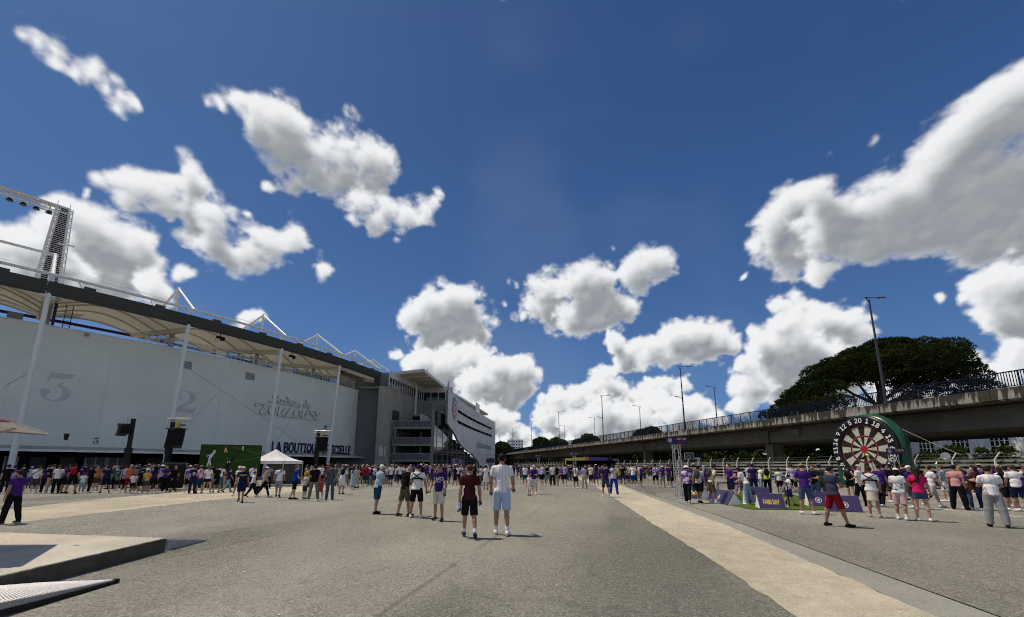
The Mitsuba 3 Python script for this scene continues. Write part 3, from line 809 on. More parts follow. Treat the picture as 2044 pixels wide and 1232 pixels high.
part(en, 'core', slab([(-31, 84), (-25.6, 85), (-24, 97.5), (-31, 100)], 0, 17.0), 'dark_render')
# white 01
zer = ell(0, 0.5, 0.30, 0.5).difference(ell(0, 0.5, 0.115, 0.43))
one = shapely.union_all([shapely.box(0.62, 0.03, 0.76, 1.0), shapely.box(0.52, 0.0, 0.86, 0.045), Polygon([(0.62, 1.0), (0.62, 0.93), (0.52, 0.88), (0.52, 0.91)])])
t0, zt = flank_hit(757, 890.5)
t1, zb = flank_hit(769, 911.5)
gl = shapely.affinity.scale(shapely.affinity.translate(shapely.union_all([zer, one]), 0.30, 0), (t1 - t0) / 1.16, (zt - zb), origin=(0, 0))
part(en, 'block_number', moved(flat_glyph(gl, 0.03), frame(on_flank(t0, 0.015, zb), (cdir[0], cdir[1], 0))), 'sign_white', 'tall white painted digits zero one')
# louvred window and upper glazed storey
a, zt = flank_hit(783.5, 818.5)
b, zb = flank_hit(796, 841)
w = part(en, 'window', flank_box(a, b, 0.003, 0.06, zb, zt), 'window_dark')
for k in range(5):
    z = zb + (zt - zb) * (k + 0.5) / 5
    part(w, 'slat', flank_box(a, b, 0.062, 0.12, z - 0.05, z + 0.03), 'frame_grey')
ZR = 20.35
part(en, 'upper_floor', flank_box(2.0, LF + 5.5, -6.0, 0.05, 16.71, 16.95), 'raw_concrete')
ts = np.linspace(3.0, LF + 5.4, 16)
for t in ts:
    part(en, 'mullion', flank_box(t - 0.07, t + 0.07, -0.25, -0.04, 16.95, ZR), 'letter_grey')
for a, b in zip(ts[:-1], ts[1:]):
    part(en, 'pane', flank_box(a + 0.07, b - 0.07, -0.20, -0.16, 16.95, 19.0), 'window_dark')
    part(en, 'spandrel', flank_box(a + 0.07, b - 0.07, -0.22, -0.12, 19.03, ZR), 'letter_grey')
part(en, 'lounge_wall', flank_box(2.2, LF + 5.0, -3.0, -2.6, 16.95, ZR), 'dark_sheet')
part(en, 'corner_column', tube(on_flank(LF + 0.5, 0.1, 9.0), on_flank(LF + 0.5, 0.1, ZR), 0.26, 0.26, 12), 'pole_steel')
YB = 98.6
part(en, 'rear_wall', box(-21.9, -14.2, YB, YB + 0.6, 0.0, 17.0), 'raw_concrete')
for k in range(4):
    x0 = -21.4 + k * 1.78
    part(en, 'mullion', box(x0 - 0.07, x0 + 0.07, YB - 0.12, YB, 17.0, ZR), 'pole_steel')
    part(en, 'pane', box(x0 + 0.08, x0 + 1.70, YB + 0.02, YB + 0.06, 17.0, 19.0), 'window_dark')
    part(en, 'spandrel', box(x0 + 0.08, x0 + 1.70, YB - 0.02, YB + 0.06, 19.03, ZR), 'letter_grey')
gx = np.linspace(-14.9, -13.75, 5)
for k, x in enumerate(gx):
    part(en, 'mullion', beam((-14.95 + 0.27 * k, 94.2 + 1.1 * (-k) + 0.0, 17.0), (-14.95 + 0.27 * k, 94.2 - 1.1 * k, ZR), 0.09, 0.09), 'sign_white')
part(en, 'pane', quads([[(-14.95, 94.3, 17.0), (-13.8, 89.6, 17.0)], [(-14.95, 94.3, ZR), (-13.8, 89.6, ZR)]]), 'window_dark')
part(en, 'side_wall', slab([(-15.2, YB), (-14.6, YB), (-13.6, 87.6), (-14.2, 87.6)], 12.6, 17.0), 'pale_concrete')
# roof with trussed soffit
rf = part(en, 'roof', slab([(-25.9, 85.2), (-18.0, 81.9), (-15.9, 108), (-12.6, 130), (-9.0, 156), (-14, 160), (-30, 150), (-30.5, 90)], ZR + 0.02, ZR + 0.5), 'roof_sheet')
part(rf, 'soffit', slab([(-25.8, 85.4), (-18.15, 82.1), (-16.1, 108), (-12.8, 130), (-30, 130), (-30.3, 90)], ZR - 0.08, ZR - 0.02), 'soffit_beige')
for y in (86.5, 91.0, 95.5):
    part(rf, 'soffit_beam', beam((-24.5, y, ZR - 0.25), (-17.6, y - 1.5, ZR - 0.25), 0.22, 0.3), 'soffit_beige')
    part(rf, 'soffit_brace', beam((-23.6, y, ZR - 0.2), (-17.5, y + 2.8, ZR - 0.2), 0.14, 0.2), 'soffit_beige')
    part(rf, 'soffit_brace', beam((-17.6, y - 1.4, ZR - 0.2), (-22.4, y + 4.2, ZR - 0.2), 0.14, 0.2), 'soffit_beige')
part(rf, 'edge_trim', beam((-25.95, 85.15, ZR + 0.24), (-17.95, 81.8, ZR + 0.24), 0.1, 0.62), 'roof_sheet')
part(rf, 'edge_trim', beam((-17.9, 81.85, ZR + 0.24), (-15.8, 108, ZR + 0.24), 0.1, 0.62), 'roof_sheet')
part(rf, 'aerial', tube((-17.6, 84, ZR + 0.5), (-17.6, 84, ZR + 1.1), 0.04, 0.04, 6), 'black_metal')
# access decks with trussed parapets
X0, X1, YD = -23.5, -16.05, 82.0
for zf in (2.65, 5.7, 9.05):
    dk = part(en, 'deck', box(X0, X1, YD, 92.0, zf - 0.32, zf), 'dark_render')
    part(dk, 'edge_channel', box(X0 - 0.05, X1 + 0.05, YD - 0.12, YD - 0.003, zf - 0.30, zf + 0.12), 'frame_grey')
    rl = part(en, 'parapet', box(X0 - 0.05, X1 + 0.05, YD - 0.10, YD - 0.02, zf + 1.22, zf + 1.38), 'frame_grey')
    xs = np.linspace(X0, X1, 6)
    for k, x in enumerate(xs):
        part(rl, 'post', beam((x, YD - 0.07, zf + 0.12), (x, YD - 0.07, zf + 1.22), 0.12, 0.08), 'frame_grey')
        if k < 5:
            p, q = ((x, zf + 0.15), (xs[k + 1], zf + 1.2)) if k % 2 else ((x, zf + 1.2), (xs[k + 1], zf + 0.15))
            part(rl, 'brace', beam((p[0], YD - 0.06, p[1]), (q[0], YD - 0.06, q[1]), 0.06, 0.07, (0, 1, 0)), 'frame_grey')
            part(rl, 'pane', box(x + 0.05, xs[k + 1] - 0.05, YD - 0.01, YD + 0.02, zf + 0.2, zf + 1.2), 'deck_glass')
    if zf < 9:
        part(dk, 'stair', slab([(-21.5, 88.0), (-17.5, 88.0), (-17.5, 89.4), (-21.5, 89.4)], 0, 0.28).apply_transform(frame((-19.5, 88, zf + 1.5), (0.8, 0, 0.6))).apply_translation((15.5, -68, 4)) if False else beam((-21.6, 88.6, zf + 0.1), (-18.2, 88.6, zf + 3.0), 1.2, 0.25), 'raw_concrete')
        part(dk, 'partition', box(-18.9, -18.6, 85.5, 92, zf + 0.0, zf + 2.7), 'raw_concrete')
part(en, 'deck_back', box(X0 - 0.5, X1 - 1.0, 91.8, 92.2, 0, 9.0), 'recess_dark')
part(en, 'lobby_box', box(-20.9, -17.9, 86.0, 89.0, 9.05, 12.0), 'dark_render')
part(en, 'lobby_door', box(-20.75, -18.9, 85.93, 85.99, 9.06, 11.7), 'black_void')
part(en, 'screen_panel', extrude([(0, 0), (2.0, 0), (2.0, 2.1), (0, 2.9)], 0.08, np.array([[1, 0, 0, -18.6], [0, 0, 1, 83.2], [0, 1, 0, 9.1], [0, 0, 0, 1.0]])), 'pale_concrete')
part(en, 'deck_post', box(-16.0, -15.45, 81.9, 82.5, 0, 12.85), 'dark_render')
for zf in (5.7, 9.05):
    part(en, 'deck_post', box(X0 + 0.2, X0 + 0.5, 82.2, 82.5, 0, zf - 0.3), 'frame_grey')
# glass curtain wall below the facade
GA, GB = np.array([-15.6, 82.3]), np.array([-11.0, 131.0])
gd = (GB - GA) / np.linalg.norm(GB - GA)
gn = np.array([gd[1], -gd[0]])
GL = float(np.linalg.norm(GB - GA))
prof_t = [0.0, 2.4, 2.6, 5.0, 7.5, 13.0, 22, 30, 38, 49]
prof_z = [12.85, 12.6, 10.4, 9.9, 9.2, 8.2, 7.2, 5.6, 4.6, 2.9]


def curtain(t0, t1, o0, o1, z0, z1):
    return moved(box(t0, t1, -o1, -o0, z0, z1), frame([GA[0], GA[1], 0], (gd[0], gd[1], 0)))


tcols = [0.0, 2.5, 7.0, 11.5, 16.0, 20.5, 25.0, 29.5, 34, 38.5, 43, 48.5]
mat('window_tinted', (0.012, 0.015, 0.016), 0.05, spec=0.45, two=True)
cwl = part(en, 'curtain_wall', curtain(0, 48.5, -0.9, -0.7, 0, 2.6), 'recess_dark')
for k, (a, b) in enumerate(zip(tcols[:-1], tcols[1:])):
    top = float(np.interp(0.5 * (a + b), prof_t, prof_z))
    part(cwl, 'mullion', curtain(a - 0.06, a + 0.06, -0.05, 0.08, 0.0, top), 'frame_grey')
    z = 0.1
    while z < top - 0.3:
        z1 = min(top, z + 1.28)
        tl = rng.uniform(-0.012, 0.012)
        part(cwl, 'pane', curtain(a + 0.07, b - 0.07, -0.03, 0.0, z + 0.03, z1 - 0.03), 'window_tinted')
        part(cwl, 'transom', curtain(a, b, -0.04, 0.05, z1 - 0.03, z1 + 0.03), 'frame_grey')
        z = z1
bn = thing('entrance_banner', 'long violet banner with two white emblems low on the glass front of the entrance building', 'banner')
b0 = (np.array([902, 941]) - CENTRE[0]) / FOCAL
part(bn, 'cloth', curtain(14.5, 30.0, 0.12, 0.16, 1.9, 3.35), 'violet')
for t in (17.5, 24.2):
    part(bn, 'emblem', moved(flat_glyph(shapely.union_all([Polygon([(-0.5, 0), (0.5, 0), (0.3, 0.5), (0.22, 0.9), (-0.22, 0.9), (-0.3, 0.5)]), ell(0, 0.85, 0.2, 0.22)]), 0.02), frame([GA[0] + gd[0] * t + gn[0] * 0.165, GA[1] + gd[1] * t + gn[1] * 0.165, 2.1], (gd[0], gd[1], 0))), 'letter_grey')
# reflective balustrade pane between curtain wall and facade
part(en, 'wind_screen', quads([[(-14.9, 86.3, 9.9), (-14.05, 92, 9.2)], [(-14.9, 86.3, 12.7), (-14.05, 92, 12.2)]]), 'window_dark')
part(en, 'screen_frame', beam((-14.85, 86.2, 12.75), (-14.0, 92, 12.25), 0.08, 0.1), 'pole_steel')
# waved facade
FP = np.array([(-13.6, 87.0), (-13.25, 93.0), (-12.75, 102), (-12.05, 110.7), (-11.05, 120), (-10.0, 128.5), (-9.0, 136), (-7.9, 144), (-6.5, 152), (-6.2, 153)])
from scipy.interpolate import CubicSpline, PchipInterpolator
fs = np.concatenate([[0], np.cumsum(np.linalg.norm(np.diff(FP, axis=0), axis=1))])
fx, fy = CubicSpline(fs, FP[:, 0]), CubicSpline(fs, FP[:, 1])
FTOP = 17.55


def fac(s, out=0.0, z=0.0):
    t = np.array([fx(s, 1), fy(s, 1)])
    t /= np.linalg.norm(t)
    return np.array([fx(s) + t[1] * out, fy(s) - t[0] * out, z])


_ss = np.linspace(0, fs[-1], 400)
_fp = np.array([fac(s)[:2] for s in _ss])


def fac_hit(px, py):
    u = ray(px, py)
    best = np.argmin(np.abs(_fp[:, 0] * u[1] - _fp[:, 1] * u[0]))
    return float(_ss[best]), float(EYE[2] + u[2] / u[1] * _fp[best, 1])


low = [fac_hit(*q) for q in ((893.5, 845), (898, 852), (905, 861.5), (911, 872), (916, 882.6), (922, 890), (927.6, 895.6), (934, 901), (940.6, 905), (946, 911), (950, 915.5), (957, 926))]
ls = np.array([q[0] for q in low])
lz = np.array([q[1] for q in low])
lowz = PchipInterpolator(ls + np.arange(len(ls)) * 1e-6, lz)


def foot(s):
    return float(0.0 if s >= ls[-1] else max(0.0, lowz(max(s, ls[0]))))


def facade_colour(p, n, uv):
    # cladding joints every 2.1 m up and 3.6 m along, weather streaks
    a, b = uv.x / 3.6, uv.y / 2.1
    ja = dr.abs(a - dr.floor(a) - 0.5) * 3.6
    jb = dr.abs(b - dr.floor(b) - 0.5) * 2.1
    j = dr.maximum(smoothstep(0.06, 0.03, ja) * 0.5, smoothstep(0.05, 0.02, jb))
    tone = cell_rand(dr.floor(a + 0.5), dr.floor(b + 0.5), 3.0)
    run = fbm(uv.x * 1.2, uv.y * 0.16, 3.0, 4)
    return mi.Color3f(0.66, 0.665, 0.65) * (1 + 0.10 * (tone - 0.5) + 0.26 * (run - 0.5)) * (1 - 0.28 * j)


matte('facade_panels', proc(facade_colour))
ns_, nz_ = 110, 26
ss = np.linspace(0, fs[-1], ns_)
gf, uvs = [], []
for s in ss:
    z0 = foot(s)
    gf.append([fac(s, 0, z0 + (FTOP - z0) * q) for q in np.linspace(0, 1, nz_)])
    uvs += [(s, z0 + (FTOP - z0) * q) for q in np.linspace(0, 1, nz_)]
gf = np.array(gf)
part(en, 'facade', quads(gf), 'facade_panels', 'pale curved facade of rectangular cladding panels', smooth=True, uv=np.array(uvs))
bk = np.array([[fac(s, -0.45, p[2]) for p in gf[k]] for k, s in enumerate(ss)])
part(en, 'facade_edge', cat(quads(np.stack([gf[:, 0], bk[:, 0]], 1)), quads(np.stack([gf[:, -1], bk[:, -1]], 1)), quads(np.stack([gf[0], bk[0]], 1)), quads(np.stack([gf[-1], bk[-1]], 1)), quads(bk)), 'facade_panels_plain' if False else 'dark_render')
part(en, 'end_return', slab([(-6.25, 152.9), (-14, 154), (-14, 154.5), (-6.2, 153.4)], 0, FTOP), 'pale_concrete')
for (a, b, h, nm) in (((914, 820.5), (981.5, 856.5), 0.75, 'slot_window'), ((913.5, 842), (981.5, 870.5), 0.75, 'slot_window'), ((950.5, 887), (981, 896), 1.6, 'louvre_band')):
    sa, za = fac_hit(*a)
    sb, zb = fac_hit(*b)
    zm = (za + zb) / 2
    nseg = 8
    q = np.linspace(sa, sb, nseg + 1)
    for s0, s1 in zip(q[:-1], q[1:]):
        r = np.linspace(s0 + 0.12, s1 - 0.12, 5)
        g1 = np.array([[fac(s, 0.03, zm - h / 2) for s in r], [fac(s, 0.03, zm + h / 2) for s in r]])
        part(en, nm, quads(g1), 'recess_dark' if nm == 'slot_window' else 'frame_grey')
    for z in (zm - h / 2 - 0.06, zm + h / 2 + 0.06):
        part(en, 'slot_frame', pipe([fac(s, 0.05, z) for s in np.linspace(sa, sb, 30)], 0.07, 5), 'pole_steel')
# round emblem on the facade
cs, cz = fac_hit(907, 815)
cp = fac(cs, 0.06, cz)
tg = np.array([fx(cs, 1), fy(cs, 1)])
tg /= np.linalg.norm(tg)
em = thing('round_emblem', 'big round violet ringed club emblem on the curved facade', 'emblem')
RE = 2.62


def medal(poly, depth, out, m, nm):
    part(em, nm, moved(flat_glyph(poly, depth), frame(cp + np.array([tg[1], -tg[0], 0]) * out, (tg[0], tg[1], 0))), m)


mat('emblem_grey', (0.55, 0.53, 0.56), 0.6, two=True)
medal(ell(0, 0, RE, RE), 0.05, 0.0, 'violet_dark', 'disc')
medal(ell(0, 0, RE * 0.95, RE * 0.95).difference(ell(0, 0, RE * 0.90, RE * 0.90)), 0.02, 0.06, 'emblem_grey', 'rim')
medal(ell(0, 0, RE * 0.66, RE * 0.66), 0.02, 0.06, 'emblem_grey', 'field')
medal(shapely.union_all([shapely.box(-0.16, -1.5, 0.16, 1.5), shapely.box(-1.5, -0.16, 1.5, 0.16)] + [ell(1.5 * math.cos(k * math.pi / 2), 1.5 * math.sin(k * math.pi / 2), 0.34, 0.34) for k in range(4)]), 0.02, 0.085, 'sign_red', 'cross')
medal(shapely.union_all([shapely.box(-1.1, 0.35, -0.35, 1.1), shapely.box(0.35, -1.1, 1.1, -0.35), shapely.box(0.35, 0.4, 1.0, 1.0), shapely.box(-1.0, -1.0, -0.4, -0.4)]), 0.02, 0.086, 'violet', 'quarter')
for k in range(24):
    a = 2 * math.pi * k / 24
    medal(shapely.affinity.rotate(shapely.box(RE * 0.78 - 0.16, -0.10, RE * 0.78 + 0.16, 0.10), math.degrees(a), origin=(0, 0)), 0.02, 0.06, 'emblem_grey', 'ring_letter')
# white double bracket sign at the head of the facade
sa, za = fac_hit(949, 812)
sb, zb = fac_hit(957, 828)
us = thing('facade_head_sign', 'white double hook sign standing at the top edge of the curved facade', 'sign')
tg = np.array([fx(sa, 1), fy(sa, 1)])
tg /= np.linalg.norm(tg)
hh = 2.9
for k, x in enumerate((0.0, 2.6)):
    hook = LineString([(x, hh), (x + 0.05, 0.8), (x + 0.5, 0.2), (x + 1.2, 0.2), (x + 1.6, 0.9), (x + 1.6, hh)]).buffer(0.24, cap_style='flat')
    part(us, 'hook', moved(flat_glyph(hook, 0.25), frame(fac(sa, 0.1, zb), (tg[0], tg[1], 0))), 'sign_white')
pt = thing('wall_poster', 'dark poster with a red and pink figure low on the facade of the entrance building', 'poster')
sa, za = fac_hit(970.5, 914)
sb, zb = fac_hit(987, 924)
g = lambda s0, s1, z0, z1, o: quads([[fac(s0, o, z0), fac(s1, o, z0)], [fac(s0, o, z1), fac(s1, o, z1)]])
mat('poster_pink', (0.45, 0.16, 0.24), 0.6, two=True)
part(pt, 'sheet', g(sa, sb, zb, za, 0.07), 'violet_dark')
part(pt, 'figure', g(sa + 1.5, sa + 5.5, zb, za - 0.3, 0.09), 'poster_pink')
part(pt, 'heading', g(sa + 0.5, sb - 0.5, za - 0.35, za - 0.12, 0.092), 'letter_grey')

# ------------------------------------------------------------------ road viaduct on the right
V0, VD = np.array([33.0, 27.0]), np.array([-0.2325, 0.9726])
VN = np.array([0.9726, 0.2325])


def via(t, o=0.0, z=0.0):
    p = V0 + VD * t + VN * o
    return np.array([p[0], p[1], z])


def via_box(t0, t1, o0, o1, z0, z1):
    return moved(box(t0, t1, -o1, -o0, z0, z1), frame([V0[0], V0[1], 0], (VD[0], VD[1], 0)))


def sweep(prof, t0, t1):
    """An (offset, height) outline swept along the viaduct."""
    v, f = trimesh.creation.triangulate_polygon(Polygon(prof), engine='earcut')
    e = trimesh.creation.extrude_polygon(Polygon(prof), t1 - t0, engine='earcut')
    q = e.vertices
    m = trimesh.Trimesh(np.array([via(t0 + c, a, b) for a, b, c in q]), e.faces, process=False)
    m.fix_normals()
    return m


def parapet_colour(p, n, uv):
    s = p.x * -0.2325 + p.y * 0.9726
    run = fbm(s * 6.5, p.z * 0.5, 2.0, 4)
    top = smoothstep(5.9, 6.8, p.z)
    grime = smoothstep(0.42, 0.62, run + 0.26 * top - 0.06)
    v = 1 + 0.35 * (fbm(s * 0.9, p.z * 2, 5.0, 3) - 0.5)
    return mix((0.285, 0.28, 0.25), (0.055, 0.053, 0.048), grime) * v


matte('parapet_concrete', proc(parapet_colour))
matte('girder_concrete', proc(fair_concrete((0.135, 0.124, 0.10))))
mat('rail_blue', (0.007, 0.009, 0.030), 0.5, spec=0.2, two=True)
mat('lamp_dark', (0.045, 0.055, 0.065), 0.45, metal=0.2, two=True)
vi = thing('road_viaduct', 'long concrete road viaduct with dark blue railing running away on the right', 'viaduct')
TA, TB = -26.0, 300.0
part(vi, 'deck', sweep([(0.32, 6.0), (2.3, 5.82), (14.5, 5.82), (16.5, 6.0), (16.5, 6.42), (0.32, 6.42)], TA, TB), 'girder_concrete')
piers = [21.9 + 27.05 * k for k in range(-1, 8)]
for k, (a, b) in enumerate(zip([TA] + [q + 13.5 for q in piers], [q + 13.5 for q in piers] + [TB])):
    part(vi, 'girder', sweep([(1.75, 4.25), (4.4, 4.02), (12.4, 4.02), (15.05, 4.25), (14.7, 5.818), (2.05, 5.818)], a + 0.02, b - 0.02), 'girder_concrete')
part(vi, 'service_pipe', pipe([via(t, 1.15, 5.78) for t in np.linspace(TA, 200, 40)], 0.07, 6), 'black_metal')
for q in piers:
    for o0, o1 in ((2.3, 3.7), (12.6, 14.0)):
        pr = part(vi, 'pier', cat(via_box(q - 0.55, q + 0.55, o0, o1, 0, 4.13), via_box(q - 0.62, q + 0.62, o0 + 0.35, o1 - 0.35, 0, 4.125)), 'girder_concrete', kind=None)
        part(pr, 'bearing', via_box(q - 0.4, q + 0.4, o0 + 0.2, o1 - 0.2, 4.126, 4.24), 'black_metal')
    part(vi, 'drain_pipe', pipe([via(q - 2.6, 1.6, 5.2), via(q - 2.6, 1.6, 4.5), via(q - 2.5, 1.64, 5.55), via(q - 0.7, 1.66, 5.5), via(q - 0.66, 1.70, 4.1), via(q - 0.66, 2.2, 3.9), via(q - 0.66, 2.22, 0.2)][2:], 0.055, 6), 'black_metal')
    part(vi, 'hatch_box', via_box(q - 4.6, q - 3.2, 1.68, 1.95, 4.7, 5.5), 'girder_concrete')
P = 1.5
nP = int((235 - TA) / P)
for k in range(nP):
    a = TA + k * P
    part(vi, 'parapet_panel', sweep([(0.0, 6.0), (0.28, 5.92), (0.30, 6.72), (0.06, 6.75)], a + 0.012, a + P - 0.012), 'parapet_concrete')
part(vi, 'far_parapet', sweep([(16.52, 5.95), (16.8, 6.0), (16.76, 6.75), (16.52, 6.72)], TA, TB), 'parapet_concrete')
bar = []
count = 0
for k in range(nP):
    a = TA + k * P
    part(vi, 'railing_post', beam(via(a, 0.17, 6.7), via(a, 0.17, 7.84), 0.07, 0.07), 'rail_blue')
    m = 11
    for j in range(1, m):
        t = a + P * j / m
        b = beam(via(t, 0.17, 6.84), via(t, 0.17, 7.76), 0.034, 0.034)
        if -1.0 < a < 42.0 and count < 295:
            part(vi, 'baluster', b, 'rail_blue')
            count += 1
        else:
            bar.append(b)
part(vi, 'far_off_balusters', cat(bar), 'rail_blue', kind='stuff')
for z, r in ((7.80, 0.05), (6.83, 0.035)):
    part(vi, 'handrail', beam(via(TA, 0.17, z), via(235, 0.17, z), 2 * r, 1.4 * r), 'rail_blue')
# lamps along both edges of the deck
lamp_near = [(34.3 + 26.0 * k - 27) / 0.9726 for k in range(7)]
order = ['nearest', 'second', 'third', 'fourth', 'fifth', 'sixth', 'farthest']


def street_lamp(t, o, side, label, arm2, group):
    L = thing('street_lamp', label, 'street lamp', group)
    b = via(t, o, 6.72)
    n = np.array([VN[0], VN[1], 0]) * side
    H = 9.25
    part(L, 'pole', pipe([b, b + [0, 0, 0.5], b + [0, 0, 4], b + [0, 0, H]], [0.12, 0.11, 0.09, 0.06], 10), 'lamp_dark')
    part(L, 'base', tube(b - [0, 0, 0.02], b + [0, 0, 0.25], 0.17, 0.14, 10), 'lamp_dark')
    part(L, 'arm', pipe([b + [0, 0, H - 0.25], b - n * 0.30 + [0, 0, H + 0.12], b - n * 0.42 + [0, 0, H + 0.18], b + n * 0.2 + [0, 0, H + 0.22], b + n * 1.15 + [0, 0, H + 0.32]], [0.045, 0.04, 0.04, 0.04, 0.035], 7), 'lamp_dark')
    hd = moved(bevel_box(0.75, 0.30, 0.10, 0.03), frame(b + n * 1.5 + [0, 0, H + 0.34], n + [0, 0, 0.07]))
    hk = part(L, 'lamp_head', hd, 'lamp_dark')
    part(hk, 'lens', moved(bevel_box(0.5, 0.2, 0.02, 0.005), frame(b + n * 1.5 + [0, 0, H + 0.275], n + [0, 0, 0.07])), 'letter_grey')
    if arm2 == 1:
        c = b + [0, 0, 4.55]
        part(L, 'footway_arm', pipe([c, c - n * 0.3 + [0, 0, 0.22], c - n * 0.7 + [0, 0, 0.3]], 0.04, 6), 'lamp_dark')
        part(L, 'footway_head', moved(bevel_box(0.6, 0.24, 0.09, 0.03), frame(c - n * 0.95 + [0, 0, 0.32], -n + [0, 0, 0.03])), 'lamp_dark')
    else:
        c = b + [0, 0, 6.1]
        part(L, 'side_bracket', tube(c, c + n * 0.75 + [0, 0, -0.02], 0.02, 0.015, 6), 'lamp_dark')
    part(L, 'ring', tube(b + [0, 0, 4.2], b + [0, 0, 4.3], 0.10, 0.10, 8), 'lamp_dark')


for k, t in enumerate(lamp_near):
    street_lamp(t, 0.17, 1, f'dark double arm street lamp on the near railing of the viaduct, {order[k]} of that row' if k else 'tall dark street lamp on the viaduct rising in front of the big pine', 1 if k else 0, 'street lamps on the near edge of the viaduct')
for k in range(1, 6):
    t = (50.8 + 26.0 * k - 27) / 0.9726 - 0.2325 * 16.6 / 0.9726
    street_lamp(t, 16.64, -1, f'dark street lamp on the far side of the viaduct, {order[k - 1]} of the far row', 0, 'street lamps on the far edge of the viaduct')

# ------------------------------------------------------------------ fence with cranked posts below the viaduct
fe = thing('boundary_fence', 'grey slatted boundary fence with white cranked posts in front of the viaduct', 'fence')
FO = -1.0
for k in range(-3, 60):
    t = 0.9 + 2.262 * k
    c = via(t, FO, 0)
    po = part(fe, 'post', beam(c, c + [0, 0, 2.05], 0.075, 0.075), 'white_steel')
    part(po, 'crank', beam(c + [0, 0, 2.03], c + np.array([VN[0], VN[1], 0]) * 0.02 - np.array([VD[0], VD[1], 0]) * 0.30 + [0, 0, 2.5], 0.06, 0.06), 'white_steel')
    for z in (2.2, 2.42):
        q = c + np.array([-VD[0], -VD[1], 0]) * 0.3 * (z - 2.05) / 0.45
        if k % 1 == 0:
            part(fe, 'wire', beam(q + [0, 0, z], q + np.array([VD[0], VD[1], 0]) * 2.262 + [0, 0, z], 0.012, 0.012), 'galvanised')
mat('fence_slat', proc(lambda p, n, uv: mi.Color3f(0.24, 0.245, 0.235) * (0.75 + 0.5 * fbm(p.x * 0.8 + p.y * 0.8, p.z * 3, 1.0, 3))), 0.6, two=True)
for z in (0.25, 0.62, 0.98, 1.33, 1.66, 1.97):
    for k in range(15):
        a = -7 + 9.05 * k
        part(fe, 'slat', via_box(a + 0.02, a + 9.03, FO + 0.16, FO + 0.20, z - 0.085, z + 0.085), 'fence_slat')
for k in range(30):
    a = -7 + 4.52 * k
    part(fe, 'brace', beam(via(a, FO + 0.24, 0), via(a, FO + 0.24, 2.0), 0.05, 0.05), 'galvanised')

# ------------------------------------------------------------------ trees


def leaf_colour(base, amp=0.5):
    def fn(p, n, uv):
        v = 1 + amp * (noise(p.x * 0.9, p.y * 0.9, p.z * 0.9) - 0.5) + 0.5 * (noise(p.x * 7, p.y * 7, p.z * 7) - 0.5)
        warm = noise(p.x * 0.45 + 3, p.y * 0.45, p.z * 0.45)
        return mi.Color3f(*base) * v * mix((0.9, 1.0, 0.9), (1.25, 1.05, 0.7), warm)
    return fn


for nm, c in (('pine_needles', (0.030, 0.044, 0.016)), ('leaf_dark', (0.042, 0.066, 0.022)), ('leaf_mid', (0.062, 0.095, 0.028)), ('leaf_light', (0.10, 0.13, 0.04))):
    scene[nm] = {'type': 'twosided', 'inner': {'type': 'diffuse', 'reflectance': proc(leaf_colour(c))}}
matte('bark', proc(lambda p, n, uv: mi.Color3f(0.085, 0.065, 0.048) * (0.6 + 0.8 * fbm(p.x * 6 + p.y * 6, p.z * 1.5, 0.0, 3))))


def tufts(centres, radii, per, size, spikes, rs, squash=0.75, flat=False, up=0.0, even=1.0):
    """Foliage as many small pointed faces gathered in clumps around lump centres."""
    V = []
    for c, r in zip(centres, radii):
        n = int(per * r * r) + 6
        d = rs.normal(size=(n, 3))
        d /= np.linalg.norm(d, axis=1, keepdims=True)
        d[:, 2] = np.abs(d[:, 2]) * np.where(rs.rand(n) < 0.78, 1, -1)
        bump = 1.0 + 0.5 * even * (meshkit.noise(d * 2.6 + c * 1.3, 5) - 0.5)
        rad = r * bump * (1 - 0.35 * even * rs.rand(n) ** 2)
        o = np.asarray(c) + d * rad[:, None] * np.array([1, 1, squash])
        for _ in range(spikes):
            a = d + rs.normal(size=(n, 3)) * 0.75 + [0, 0, up]
            a /= np.linalg.norm(a, axis=1, keepdims=True)
            b = np.cross(a, rs.normal(size=(n, 3)))
            b /= np.linalg.norm(b, axis=1, keepdims=True)
            s = size * (0.6 + 0.8 * rs.rand(n))[:, None]
            w = s * (0.55 if flat else 0.20)
            V.append(np.stack([o - b * w - a * s * 0.3, o + b * w - a * s * 0.3, o + a * s], 1))
    V = np.concatenate(V).reshape(-1, 3)
    return trimesh.Trimesh(V, np.arange(len(V)).reshape(-1, 3), process=False)


# the great umbrella pine beyond the viaduct, built in metres round its trunk
PY = 63.0
pine = thing('umbrella_pine', 'huge dark umbrella pine with a broad flat crown behind the viaduct', 'tree')
tp = at_y(1772, 800, PY)
PB = np.array([tp[0] - 1.2, tp[1], 1.7])
rs = np.random.RandomState(11)
lumps, rad = [], []
top = [(-16.6, 9.6, 1.7), (-15.2, 10.6, 2.0), (-13.4, 11.6, 2.1), (-11.6, 12.6, 2.2), (-9.8, 14.4, 2.5), (-7.6, 16.2, 2.6), (-5.4, 17.4, 2.7), (-3.0, 18.4, 2.6), (-0.6, 19.0, 2.6), (2.0, 18.8, 2.6), (4.6, 18.9, 2.7), (7.2, 18.8, 2.6), (9.6, 17.8, 2.6), (12.0, 16.6, 2.4), (14.2, 15.2, 2.2), (15.8, 13.4, 1.9), (15.4, 11.8, 1.8)]
for x, z, r in top:
    x *= 0.82 if x < 0 else 0.67
    for j in range(7):
        dy = rs.uniform(-1, 1) * 8.5 * math.sqrt(max(0.1, 1 - (x / 17.5) ** 2))
        lumps.append(PB + [x + rs.normal() * 0.7, dy, z - 1.0 - 0.045 * dy * dy - abs(rs.normal()) * 0.35])
        rad.append(r * rs.uniform(0.7, 1.05))
